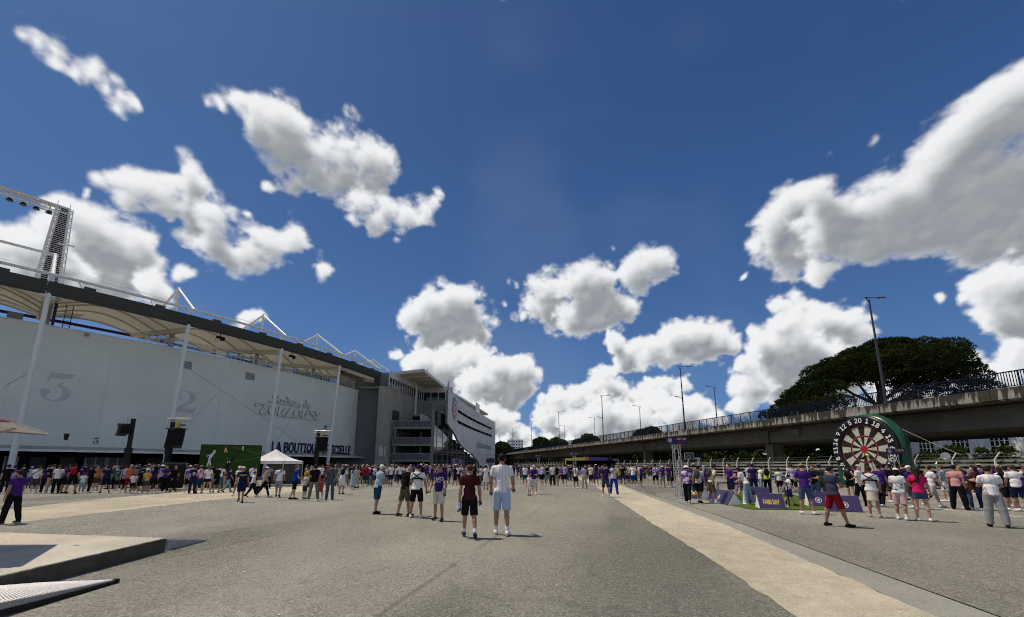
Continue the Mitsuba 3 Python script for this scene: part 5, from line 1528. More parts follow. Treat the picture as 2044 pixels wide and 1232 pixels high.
# ------------------------------------------------------------------ white tent
tn = thing('white_tent', 'white pop up tent with a peaked roof beside the big screen', 'tent')
matte('tent_fabric', (0.80, 0.80, 0.82))
scene['tent_fabric'] = {'type': 'principledthin', 'base_color': {'type': 'rgb', 'value': [0.82, 0.82, 0.84]}, 'roughness': 0.8, 'diff_trans': 0.35, 'spec_trans': 0.0}
tc = at_y(549, 920, 35.0)
hw = 1.56
ze, za_ = at_y(549, 919, 34)[2] - 0.05, at_y(548, 896.5, 35)[2]
cor = [np.array([tc[0] + a * hw, 35.0 + b * hw, ze]) for a, b in ((-1, -1), (1, -1), (1, 1), (-1, 1))]
for i in range(4):
    a, b = cor[i], cor[(i + 1) % 4]
    g_ = []
    for v_ in np.linspace(0, 1, 9):
        sag = -0.16 * math.sin(math.pi * v_)
        p, q = a * (1 - v_) + np.array([tc[0], 35.0, za_]) * v_, b * (1 - v_) + np.array([tc[0], 35.0, za_]) * v_
        g_.append([p * (1 - s) + q * s + [0, 0, sag] for s in np.linspace(0, 1, 5)])
    part(tn, 'roof_panel', quads(g_), 'tent_fabric', smooth=True)
    part(tn, 'valance', quads([[a + [0, 0, -0.24], b + [0, 0, -0.24]], [a, b]]), 'tent_fabric')
    part(tn, 'leg', beam(a * [1, 1, 0], a - [0, 0, 0.01], 0.05, 0.05), 'galvanised')
part(tn, 'side_wall', quads([[cor[3] * [1, 1, 0] + [0, 0, 0.05], cor[2] * [1, 1, 0] + [0, 0, 0.05]], [cor[3] - [0, 0, 0.25], cor[2] - [0, 0, 0.25]]]), 'dark_sheet')

# ------------------------------------------------------------------ violet barrier with emblems before the stage
for i, (x0, x1) in enumerate(((176, 214), (214.6, 250))):
    D = 33.5
    a, b = at_y(x0, 955, D), at_y(x1, 955, D)
    k = thing('barrier_banner', ('violet banner barrier with a round emblem before the grey doors, ' + ('left' if i == 0 else 'right') + ' one of the pair'), 'barrier')
    part(k, 'banner', box(a[0], b[0] - 0.02, D, D + 0.03, 0.12, 1.12), 'violet_dark')
    part(k, 'frame', beam((a[0], D + 0.02, 1.14), (b[0] - 0.02, D + 0.02, 1.14), 0.04, 0.04), 'galvanised')
    for x in (a[0] + 0.1, b[0] - 0.15):
        part(k, 'foot', box(x, x + 0.05, D - 0.3, D + 0.3, 0.0, 0.06), 'galvanised')
        part(k, 'upright', box(x, x + 0.04, D + 0.032, D + 0.07, 0.06, 1.12), 'galvanised')
    c = (a[0] + b[0]) / 2
    part(k, 'emblem', moved(flat_glyph(ell(0, 0, 0.26, 0.36).difference(ell(0, 0, 0.19, 0.28)), 0.01), frame((c, D - 0.012, 0.66), (1, 0, 0))), 'emblem_grey')
    part(k, 'emblem_core', moved(flat_glyph(shapely.union_all([shapely.box(-0.04, -0.2, 0.04, 0.2), shapely.box(-0.13, -0.04, 0.13, 0.04)]), 0.01), frame((c, D - 0.012, 0.66), (1, 0, 0))), 'poster_pink')

# ------------------------------------------------------------------ truss sign posts
def truss_sign(px, py_foot, D, zc, w, line1, line2, label, z0=0.0, th=2.7):
    p = at_z(px, py_foot) if D is None else at_y(px, 929, D)
    x, y = p[0], p[1]
    t = thing('truss_sign', label, 'sign')
    part(t, 'base_plate', moved(bevel_box(0.8, 0.6, 0.03, 0.005), frame((x + 0.05, y, 0.017), (1, 0, 0))), 'galvanised')
    truss((x, y, 0.03), (x, y, zc - 0.19), 0.30, t, r=0.02, step=0.52)
    part(t, 'panel', moved(bevel_box(w, 0.06, 0.34, 0.005), frame((x, y - 0.20, zc), (1, 0, 0))), 'violet_dark')
    part(t, 'emblem', moved(flat_glyph(ell(0, 0, 0.105, 0.115).difference(ell(0, 0, 0.07, 0.08)).union(ell(0, 0, 0.045, 0.05)), 0.006), frame((x - w * 0.36, y - 0.231, zc), (1, 0, 0))), 'emblem_grey')
    a = letters(line1, 0.085, 0.006, True, w * 0.46)
    part(t, 'wording', moved(a, frame((x + w * 0.19, y - 0.231, zc + 0.01), (1, 0, 0))), 'sign_yellow', 'yellow capital letters')
    b = letters(line2, 0.055, 0.006, True, w * 0.34)
    part(t, 'small_wording', moved(b, frame((x + w * 0.19, y - 0.231, zc - 0.10), (1, 0, 0))), 'sign_red')
    part(t, 'notice', box(x - 0.02, x + 0.32, y - 0.20, y - 0.18, 0.98, 1.40), 'grey_steel')


truss_sign(1357, 995, None, 2.92, 1.06, 'TWO VS TWO', 'FANS DAY', 'violet sign reading two vs two on a silver lattice truss post')
truss_sign(1786, 940, 24.5, 2.45, 1.05, 'FLECHETTES', 'FANS DAY', 'violet sign on a lattice truss post in front of the inflatable dartboard')
truss_sign(1147, 940, 50.0, 2.98, 1.06, 'FANS DAY', 'FANS DAY', 'small far violet truss sign beside the yellow topped bus')
truss_sign(1075, 940, 70.0, 3.2, 1.06, 'FANS DAY', 'FANS DAY', 'smallest far violet truss sign beneath the far viaduct')

# ------------------------------------------------------------------ turf, A-frame boards, small goals
scene['turf'] = {'type': 'diffuse', 'reflectance': proc(lambda p, n, uv: mi.Color3f(0.070, 0.115, 0.026) * (0.7 + 0.4 * noise(p.x * 40, p.y * 40) + 0.3 * fbm(p.x, p.y, 1.0, 3)))}
tf = thing('turf_mat', 'bright green artificial turf mat between the violet boards', 'turf mat')
part(tf, 'pile', slab([(9.1, 17.75), (9.05, 16.2), (11.75, 15.95), (16.8, 22.5), (14.2, 26.5)], 0.002, 0.025), 'turf')
scene['board_violet'] = {'type': 'twosided', 'inner': {'type': 'principled', 'base_color': proc(lambda p, n, uv: mix((0.034, 0.024, 0.105), (0.055, 0.040, 0.135), smoothstep(0.62, 0.7, noise(p.x * 30, p.y * 30, p.z * 30)))), 'roughness': 0.55}}


def a_board(a, b, h, depth, text, label, side=-1):
    """A prism board: ridge over the base line, printed panel towards the viewer; a, b = near base corners, left and right."""
    a, b = np.array([*a, 0.0]), np.array([*b, 0.0])
    u = (b - a) / np.linalg.norm(b - a)
    n = np.array([-u[1], u[0], 0])
    t = thing('a_board', label, 'advertising board')
    L = np.linalg.norm(b - a)
    ridge = n * depth * 0.5 + [0, 0, h]
    th_ = n * 0.012
    part(t, 'front_panel', trimesh.convex.convex_hull(np.array([a + [0, 0, 0.012], b + [0, 0, 0.012], a + ridge, b + ridge, a + th_ + [0, 0, 0.012], b + th_ + [0, 0, 0.012], a + ridge + th_, b + ridge + th_])), 'board_violet')
    c, d = a + n * depth, b + n * depth
    part(t, 'rear_panel', trimesh.convex.convex_hull(np.array([c + [0, 0, 0.012], d + [0, 0, 0.012], a + ridge + n * 0.014, b + ridge + n * 0.014, c - th_ + [0, 0, 0.012], d - th_ + [0, 0, 0.012], a + ridge + th_ * 2.2, b + ridge + th_ * 2.2])), 'sign_white')
    for e in (a, b):
        s = u * (0.006 if e is a else -0.006)
        part(t, 'end_gusset', trimesh.convex.convex_hull(np.array([q + w for q in (e + n * 0.03 + [0, 0, 0.012], e + n * (depth - 0.03) + [0, 0, 0.012], e + n * depth * 0.5 + [0, 0, h - 0.05]) for w in (s * 0.5, s * 2)])), 'sign_white')
    slope = (ridge) / np.linalg.norm(ridge)
    face = np.cross(u, slope)
    M = np.eye(4)
    M[:3, 0], M[:3, 1], M[:3, 2] = u, -face, slope
    M[:3, 3] = (a + b) / 2 + slope * h * 0.36 + face * 0.004
    if text:
        q = letters(text, 0.16, 0.004, True, L * 0.62)
        q.apply_scale((1, 1, 1.15))
        part(t, 'wording', moved(q, M), 'sign_yellow', 'yellow capital letters')
    else:
        e = flat_glyph(ell(0, 0.07, 0.12, 0.12).difference(ell(0, 0.07, 0.09, 0.09)).union(ell(0, 0.07, 0.055, 0.055)), 0.004)
        part(t, 'emblem', moved(e, M), 'emblem_grey')


a_board((9.55, 16.48), (10.42, 16.26), 0.56, 0.62, 'FANS DAY', 'violet prism board with yellow fans day lettering, front one of two in line')
a_board((9.95, 18.15), (10.9, 17.85), 0.72, 0.7, 'FANS DAY', 'violet prism board with yellow lettering, just behind the front fans day board')
a_board((9.40, 20.6), (9.03, 17.95), 0.56, -0.62 if False else 0.62, '', 'long violet prism board with white end, standing right of the lattice truss post')
a_board((9.15, 23.2), (9.22, 21.0), 0.58, 0.62, 'POINT', 'violet prism board with yellow lettering partly hidden behind two walkers by the truss post')
a_board((11.55, 15.56), (12.46, 15.20), 0.56, 0.62, '', 'violet prism board with round emblem, standing right of the man in red shorts')
a_board((12.05, 17.3), (12.75, 17.1), 0.6, 0.62, '', 'violet prism board on the turf between two men')
a_board((12.2, 22.0), (13.1, 21.8), 0.55, 0.6, '', 'violet prism board at the far end of the turf mat')


def mini_goal(x, y, w, h, d, ang, label):
    t = thing('mini_goal', label, 'goal')
    u = np.array([math.cos(ang), math.sin(ang), 0])
    n = np.array([-u[1], u[0], 0])
    a, b = np.array([x, y, 0.03]), np.array([x, y, 0.03]) + u * w
    for q in (a, b):
        part(t, 'post', tube(q, q + [0, 0, h], 0.025, 0.025, 8), 'black_metal')
        part(t, 'ground_bar', tube(q, q + n * d, 0.02, 0.02, 8), 'sign_white')
        part(t, 'stay', tube(q + [0, 0, h], q + n * d, 0.012, 0.012, 6), 'black_metal')
    part(t, 'crossbar', tube(a + [0, 0, h], b + [0, 0, h], 0.03, 0.03, 8), 'black_metal')
    net = []
    for k in range(1, 12):
        s = k / 12
        net.append(tube(a + u * w * s + [0, 0, h], a + u * w * s + n * d, 0.004, 0.004, 3))
        net.append(tube((a + [0, 0, h]) * (1 - s) + (a + n * d) * s, (b + [0, 0, h]) * (1 - s) + (b + n * d) * s, 0.004, 0.004, 3))
    part(t, 'net', cat(net), 'fence_slat', kind='stuff')


mini_goal(10.35, 21.3, 1.0, 0.75, 0.5, 0.15, 'small black framed football goal behind the long violet board')
mini_goal(11.15, 17.2, 0.9, 0.9, 0.5, 1.1, 'small black framed goal with white feet at the right side of the turf')

# ------------------------------------------------------------------ giant inflatable dartboard
db = thing('inflatable_dartboard', 'giant green inflatable dartboard with black numbered ring and red bull', 'dartboard')
bc = at_y(1728, 897, 33.2)
RB = 2.62
nb = np.array([-0.985, -0.172])
nb /= np.linalg.norm(nb)
DX = np.array([-nb[1], nb[0]])                          # viewer's right on the board... see frame()
DM = frame([bc[0], bc[1], bc[2]], (-nb[1], nb[0], 0))
scene['inflatable_green'] = {'type': 'twosided', 'inner': {'type': 'principled', 'base_color': {'type': 'rgb', 'value': [0.012, 0.075, 0.040]}, 'roughness': 0.26, 'specular': 0.4}}
scene['inflatable_black'] = {'type': 'twosided', 'inner': {'type': 'principled', 'base_color': {'type': 'rgb', 'value': [0.010, 0.012, 0.016]}, 'roughness': 0.28, 'specular': 0.25}}
wr = lambda base: proc(lambda p, n, uv: mi.Color3f(*base) * (0.82 + 0.36 * fbm(p.x * 2 + p.y * 3, p.z * 6, 1.0, 3)))
matte('board_cream', wr((0.50, 0.48, 0.41)))
matte('board_black', wr((0.030, 0.029, 0.027)))
matte('board_red', (0.36, 0.028, 0.035))
# body: arch outline with a pillowy section
arch_in = [(RB * 1.02 * math.cos(a), RB * 1.02 * math.sin(a)) for a in np.linspace(0, math.pi, 40)]
zg = -bc[2] + 0.01
outl = arch_in + [(-RB * 1.02, zg), (-RB * 0.55, zg), (RB * 0.55, zg), (RB * 1.02, zg)]
secs = []
base_poly = Polygon(outl)
for y_, gpad in ((0.02, -0.16), (0.10, -0.02), (0.3, 0.09), (0.6, 0.14), (0.95, 0.14), (1.25, 0.08), (1.45, -0.04), (1.55, -0.2)):
    c = np.array(outl)
    cen = np.array([0, -0.3])
    r_ = np.linalg.norm(c - cen, axis=1, keepdims=True)
    q = c + (c - cen) / r_ * gpad
    q[:, 1] = np.maximum(q[:, 1], zg)
    secs.append([(a, y_ * 0.58, b) for a, b in q])
secs = np.array(secs)
secs = np.concatenate([secs, secs[:, :1]], 1)
gm = [quads(secs)]
v_, f_ = trimesh.creation.triangulate_polygon(base_poly, engine='earcut')
for y_, sgn in ((0.0116, 1), (0.90, -1)):
    gm.append(trimesh.Trimesh(np.column_stack([v_[:, 0] * 0.95, np.full(len(v_), y_ + 0.004 * sgn), np.maximum(v_[:, 1] * 0.95, zg)]), f_, process=False))
part(db, 'green_body', moved(cat(gm), DM), 'inflatable_green', smooth=40)
# black ring: torus like
rr = []
for a in np.linspace(0, 2 * math.pi, 73):
    rr.append([((RB * 0.865 + 0.34 * RB * 0.42 * math.cos(b)) * math.sin(a), -0.15 - 0.16 * math.sin(b) if math.sin(b) > 0 else -0.15 - 0.0 * math.sin(b), (RB * 0.865 + 0.34 * RB * 0.42 * math.cos(b)) * math.cos(a)) for b in np.linspace(-0.4, math.pi + 0.4, 13)])
part(db, 'black_ring', moved(quads(np.array(rr)), DM), 'inflatable_black', smooth=True)
part(db, 'backing', moved(flat_glyph(ell(0, 0, RB * 0.99, RB * 0.99), 0.12), DM), 'inflatable_black')
RT = RB * 0.735


def ringseg(r0, r1, k, n=20):
    a = np.linspace(math.pi / 2 - (k - 0.5) * 2 * math.pi / n, math.pi / 2 - (k + 0.5) * 2 * math.pi / n, 5)
    return Polygon([(r1 * math.cos(t), r1 * math.sin(t)) for t in a] + [(r0 * math.cos(t), r0 * math.sin(t)) for t in a[::-1]])


def on_board(poly, m, nm, y0, depth=0.012):
    q = flat_glyph(poly, depth)
    q.apply_translation((0, -y0, 0))
    part(db, nm, moved(q, DM), m)


nums = ['20', '1', '18', '4', '13', '6', '10', '15', '2', '17', '3', '19', '7', '16', '8', '11', '14', '9', '12', '5']
for k in range(20):
    dark = k % 2 == 0
    on_board(ringseg(RT * 0.57, RT * 0.945, k), 'board_black' if dark else 'board_cream', 'outer_sector', 0.121)
    on_board(ringseg(RT * 0.14, RT * 0.51, k), 'board_black' if dark else 'board_cream', 'inner_sector', 0.121)
    on_board(ringseg(RT * 0.512, RT * 0.568, k), 'board_red' if dark else 'board_black', 'triple_segment', 0.121)
    on_board(ringseg(RT * 0.947, RT * 1.0, k), 'board_red' if dark else 'board_black', 'double_segment', 0.121)
    a = 2 * math.pi * k / 20
    q = letters(nums[k], 0.35, 0.02, True)
    q.apply_translation((0, 0, -0.175))
    R_ = trimesh.transformations.rotation_matrix(a, [0, 1, 0])
    q = moved(q, R_)
    q.apply_translation((RB * 0.865 * math.sin(a), -0.312, RB * 0.865 * math.cos(a)))
    part(db, 'number', moved(q, DM), 'sign_white')
on_board(ell(0, 0, RT * 0.145, RT * 0.145), 'board_red', 'bull', 0.121, 0.02)
gr = thing('guy_rope', 'thin pale rope running down from the dartboard to the right', 'rope')
e_ = DM @ np.array([RB * 0.9, 0.6, RB * 0.55, 1])
scene[gr] = mikit.ply(pipe([e_[:3], (e_[:3] + at_y(1918, 908, 29.5)) / 2 - [0, 0, 0.06], at_y(1918, 908, 29.5)], 0.014, 5), 'sign_white')
bl = thing('soft_dart', 'yellow ball with a black tail stuck to the dartboard below the bull', 'soft dart')
bp = (DM @ np.array([0.28, -0.28, -0.50, 1]))[:3]
part(bl, 'ball', trimesh.creation.icosphere(2, 0.13).apply_translation(bp), 'sign_yellow', smooth=True)
part(bl, 'tail', tube(bp + np.array([nb[0], nb[1], 0]) * 0.1, bp + np.array([nb[0], nb[1], -0.5]) * 0.5, 0.05, 0.10, 8), 'black_metal')

# ------------------------------------------------------------------ basketball backboards, green sign, blue table
bb = thing('basketball_hoop', 'grey fan shaped basketball backboard on a curved post behind the fence', 'basketball hoop')
p0, p1 = at_y(1871, 940, 30.5), at_y(1887, 911, 30.0)
part(bb, 'post', pipe([p0 * [1, 1, 0], p0 * [1, 1, 0] + [0, 0, 1.75], p0 * [1, 1, 0] + [0.12, 0, 1.95], p1 + [-0.1, 0.1, 0.05]], 0.045, 8), 'galvanised')
part(bb, 'backboard', moved(flat_glyph(ell(0, 0, 0.27, 0.27), 0.03), frame(p1, (0.9, -0.4, 0))), 'letter_grey')
part(bb, 'hoop', pipe([p1 + [0.15 * math.cos(a) - 0.2, 0.15 * math.sin(a) - 0.2, -0.15] for a in np.linspace(0, 6.28, 14)], 0.012, 5), 'galvanised')
b2 = thing('basketball_board', 'square white framed basketball backboard under the viaduct right of the truss sign', 'basketball hoop')
p = at_y(1375.5, 911, 58)
part(b2, 'board', box(p[0] - 0.6, p[0] + 0.6, 58, 58.06, p[2] - 0.45, p[2] + 0.45), 'dark_sheet')
for a, b in (((-0.6, -0.45), (0.6, -0.45)), ((-0.6, 0.45), (0.6, 0.45)), ((-0.6, -0.45), (-0.6, 0.45)), ((0.6, -0.45), (0.6, 0.45)), ((-0.2, -0.3), (0.2, -0.3)), ((-0.2, 0.05), (0.2, 0.05)), ((-0.2, -0.3), (-0.2, 0.05)), ((0.2, -0.3), (0.2, 0.05))):
    part(b2, 'line', beam((p[0] + a[0], 57.97, p[2] + a[1]), (p[0] + b[0], 57.97, p[2] + b[1]), 0.03, 0.05), 'letter_grey')
part(b2, 'post', tube((p[0], 58.6, 0), (p[0], 58.3, p[2]), 0.08, 0.08, 8), 'grey_steel')
gs = thing('green_sign', 'small green information sign on a thin post right of the truss sign', 'sign')
mat('sign_green', (0.03, 0.20, 0.14), 0.5, two=True)
p = at_y(1392, 915, 40)
part(gs, 'board', moved(bevel_box(0.58, 0.04, 0.2, 0.01), frame((p[0], 40, p[2]), (1, 0, 0))), 'sign_green')
part(gs, 'post', tube((p[0], 40.05, 0), (p[0], 40.05, p[2]), 0.03, 0.03, 8), 'galvanised')
part(gs, 'print', box(p[0] - 0.2, p[0] + 0.2, 39.972, 39.978, p[2] - 0.03, p[2] + 0.03), 'sign_white')
tt_ = thing('games_table', 'bright blue games table behind the boards among the visitors', 'table')
mat('table_blue', (0.02, 0.13, 0.55), 0.4)
a, b = at_y(1546, 953, 27), at_y(1593, 953, 27)
part(tt_, 'top', box(a[0], b[0], 26.6, 27.7, 0.74, 0.79), 'table_blue')
for x in (a[0] + 0.12, b[0] - 0.12):
    for y in (26.7, 27.6):
        part(tt_, 'leg', tube((x, y, 0), (x, y, 0.74), 0.025, 0.025, 8), 'galvanised')

# ------------------------------------------------------------------ bus
bu = thing('parked_bus', 'dark open sided bus with yellow and violet roof edge parked before the viaduct', 'bus')
mat('bus_yellow', (0.62, 0.56, 0.10), 0.35)
mat('bus_violet', (0.10, 0.06, 0.28), 0.35)
mat('bus_orange', (0.60, 0.20, 0.05), 0.35)
YB2 = 75.0
x0, x1 = at_y(1128.5, 920, YB2)[0], at_y(1236, 920, YB2)[0]
ztop = 3.05
part(bu, 'lower_body', box(x0 + 0.05, x1, YB2, YB2 + 2.5, 0.35, 1.25), 'black_metal')
part(bu, 'rear_wall', box(x0 + 0.1, x1 - 0.1, YB2 + 2.3, YB2 + 2.5, 1.25, 2.6), 'black_void')
part(bu, 'roof', box(x0, x1, YB2, YB2 + 2.5, 2.64, 2.8), 'black_metal')
xs = [x0, x0 + (x1 - x0) * 0.36, x0 + (x1 - x0) * 0.43, x0 + (x1 - x0) * 0.78, x1]
for a, b, m in zip(xs[:-1], xs[1:], ('bus_yellow', 'bus_orange', 'bus_violet', 'violet_dark')):
    n = 6
    for j in range(1):
        za, zb2 = 2.80 + 0.28 * math.sin(math.pi * (a - x0) / (x1 - x0)), 2.80 + 0.28 * math.sin(math.pi * (b - x0) / (x1 - x0))
        q = trimesh.convex.convex_hull(np.array([[a, y, z] for y in (YB2 - 0.06, YB2 + 0.3) for z in (2.5, za + 0.05)] + [[b, y, z] for y in (YB2 - 0.06, YB2 + 0.3) for z in (2.5, zb2 + 0.05)]))
        part(bu, 'roof_edge', q, m)
part(bu, 'corner_post', box(x0 - 0.06, x0 + 0.12, YB2 - 0.07, YB2 + 0.12, 0.4, 2.5), 'bus_yellow')
part(bu, 'destination_board', box(x1 - 1.1, x1 - 0.1, YB2 - 0.1, YB2 - 0.065, 2.45, 2.7), 'dark_sheet')
q = letters('NAVETTE', 0.16, 0.01, True, 0.9)
part(bu, 'wording', moved(q, frame((x1 - 0.6, YB2 - 0.101, 2.5), (1, 0, 0))), 'letter_grey')
for x in np.linspace(x0 + 2.4, x1 - 1.2, 4):
    part(bu, 'pillar', box(x - 0.05, x + 0.05, YB2, YB2 + 0.08, 1.25, 2.5), 'black_metal')
for x in (x0 + 2.2, x1 - 2.4):
    w = part(bu, 'wheel', tube((x, YB2 - 0.03, 0.48), (x, YB2 + 0.3, 0.48), 0.48, 0.48, 20), 'black_metal')
    part(w, 'hub', tube((x, YB2 - 0.05, 0.48), (x, YB2 - 0.031, 0.48), 0.22, 0.22, 14), 'letter_grey')

# ------------------------------------------------------------------ people: bodies and clothes as smooth distance fields turned into meshes


def surface_net(D, lo, h):
    """Mesh of the zero level of a sampled field (naive surface nets)."""
    s = D < 0
    nx, ny, nz = D.shape
    c = [D[a:nx - 1 + a, b:ny - 1 + b, e:nz - 1 + e] for a in (0, 1) for b in (0, 1) for e in (0, 1)]
    ins = [q < 0 for q in c]
    cnt = sum(q.astype(np.int8) for q in ins)
    act = (cnt > 0) & (cnt < 8)
    idx = np.full(act.shape, -1, np.int64)
    I = np.argwhere(act)
    if not len(I):
        return trimesh.Trimesh()
    idx[act] = np.arange(len(I))
    val = np.stack([q[act] for q in c], 1)
    off = np.array([(a, b, e) for a in (0, 1) for b in (0, 1) for e in (0, 1)], float)
    acc, n = np.zeros((len(I), 3)), np.zeros(len(I))
    for i in range(8):
        for j in range(i + 1, 8):
            if np.abs(off[i] - off[j]).sum() == 1:
                vi, vj = val[:, i], val[:, j]
                m = (vi < 0) != (vj < 0)
                t = np.where(m, vi / np.where(m, vi - vj, 1), 0)
                acc += np.where(m[:, None], off[i] + (off[j] - off[i]) * t[:, None], 0)
                n += m
    V = lo + h * (I + acc / n[:, None])
    F = []
    for ax in range(3):
        o1, o2 = [(1, 2), (2, 0), (0, 1)][ax]
        a = s
        sl0, sl1 = [slice(1, -1)] * 3, [slice(1, -1)] * 3
        sl0[ax], sl1[ax] = slice(0, -1), slice(1, None)
        A, B = a[tuple(sl0)], a[tuple(sl1)]
        E = np.argwhere(A != B)
        if not len(E):
            continue
        flip = A[tuple(E.T)]
        base = E + 1
        base[:, ax] -= 1
        q = []
        for d1, d2 in ((0, 0), (1, 0), (1, 1), (0, 1)):
            k = base.copy()
            k[:, o1] -= d1
            k[:, o2] -= d2
            q.append(idx[tuple(k.T)])
        q = np.stack(q, 1)
        q = np.where(flip[:, None], q, q[:, ::-1])
        F.append(q)
    F = np.concatenate(F)
    F = F[(F >= 0).all(1)]
    return trimesh.Trimesh(V, np.vstack([F[:, [0, 1, 2]], F[:, [0, 2, 3]]]), process=False)


class Field:
    def __init__(self, h, k=0.03):
        self.h, self.k, self.prims, self.cuts, self.wr = h, k, [], [], None

    def cone(self, a, b, ra, rb, cut=None):
        self.prims.append(('c', np.asarray(a, float), np.asarray(b, float), ra, rb, cut))
        return self

    def ell(self, c, r, R=None, cut=None):
        self.prims.append(('e', np.asarray(c, float), np.asarray(r, float), np.eye(3) if R is None else R, cut))
        return self

    def mesh(self):
        h = self.h
        lo, hi = np.full(3, 1e9), np.full(3, -1e9)
        bb = []
        for p in self.prims:
            if p[0] == 'c':
                r = max(p[3], p[4])
                a, b = np.minimum(p[1], p[2]) - r, np.maximum(p[1], p[2]) + r
            else:
                r = p[2].max()
                a, b = p[1] - r, p[1] + r
            bb.append((a, b))
            lo, hi = np.minimum(lo, a), np.maximum(hi, b)
        lo = lo - 3 * h
        n = np.ceil((hi + 3 * h - lo) / h).astype(int) + 1
        D = np.full(n, 0.5, np.float32)
        ax = [lo[i] + h * np.arange(n[i]) for i in range(3)]
        pad = self.k + 2.5 * h
        for p, (a, b) in zip(self.prims, bb):
            i0 = np.maximum(0, np.floor((a - pad - lo) / h).astype(int))
            i1 = np.minimum(n, np.ceil((b + pad - lo) / h).astype(int) + 1)
            X = ax[0][i0[0]:i1[0], None, None]
            Y = ax[1][None, i0[1]:i1[1], None]
            Z = ax[2][None, None, i0[2]:i1[2]]
            if p[0] == 'c':
                d = p[2] - p[1]
                L2 = d @ d + 1e-12
                x, y, z = X - p[1][0], Y - p[1][1], Z - p[1][2]
                t = np.clip((x * d[0] + y * d[1] + z * d[2]) / L2, 0, 1)
                q = np.sqrt((x - t * d[0]) ** 2 + (y - t * d[1]) ** 2 + (z - t * d[2]) ** 2) - (p[3] + (p[4] - p[3]) * t)
                cut = p[5]
            else:
                R = p[3]
                x, y, z = X - p[1][0], Y - p[1][1], Z - p[1][2]
                u = [(R[0, i] * x + R[1, i] * y + R[2, i] * z) for i in range(3)]
                k0 = np.sqrt((u[0] / p[2][0]) ** 2 + (u[1] / p[2][1]) ** 2 + (u[2] / p[2][2]) ** 2) + 1e-9
                k1 = np.sqrt((u[0] / p[2][0] ** 2) ** 2 + (u[1] / p[2][1] ** 2) ** 2 + (u[2] / p[2][2] ** 2) ** 2) + 1e-9
                q = k0 * (k0 - 1) / k1
                cut = p[4]
            if cut is not None:                                      # keep the side where n.(p - o) < 0
                o, nn = cut
                q = np.maximum(q, nn[0] * (X - o[0]) + nn[1] * (Y - o[1]) + nn[2] * (Z - o[2]))
            sub = D[i0[0]:i1[0], i0[1]:i1[1], i0[2]:i1[2]]
            kk = self.k
            hh = np.clip(0.5 + 0.5 * (sub - q) / kk, 0, 1)
            D[i0[0]:i1[0], i0[1]:i1[1], i0[2]:i1[2]] = sub * (1 - hh) + q * hh - kk * hh * (1 - hh)
        for o, nn in self.cuts:
            D = np.maximum(D, nn[0] * (ax[0][:, None, None] - o[0]) + nn[1] * (ax[1][None, :, None] - o[1]) + nn[2] * (ax[2][None, None, :] - o[2]))
        if self.wr:
            amp, fr, seed = self.wr
            G = np.stack(np.meshgrid(*ax, indexing='ij'), -1)
            near = np.abs(D) < 3 * h
            D[near] += amp * (meshkit.fbm(G[near] * np.array([fr, fr, fr * 0.6]), 2, seed) - 0.5)
        return surface_net(D, lo, h)


def rot(axis, deg):
    return trimesh.transformations.rotation_matrix(math.radians(deg), axis)[:3, :3]


def unit(v):
    v = np.asarray(v, float)
    return v / (np.linalg.norm(v) + 1e-12)


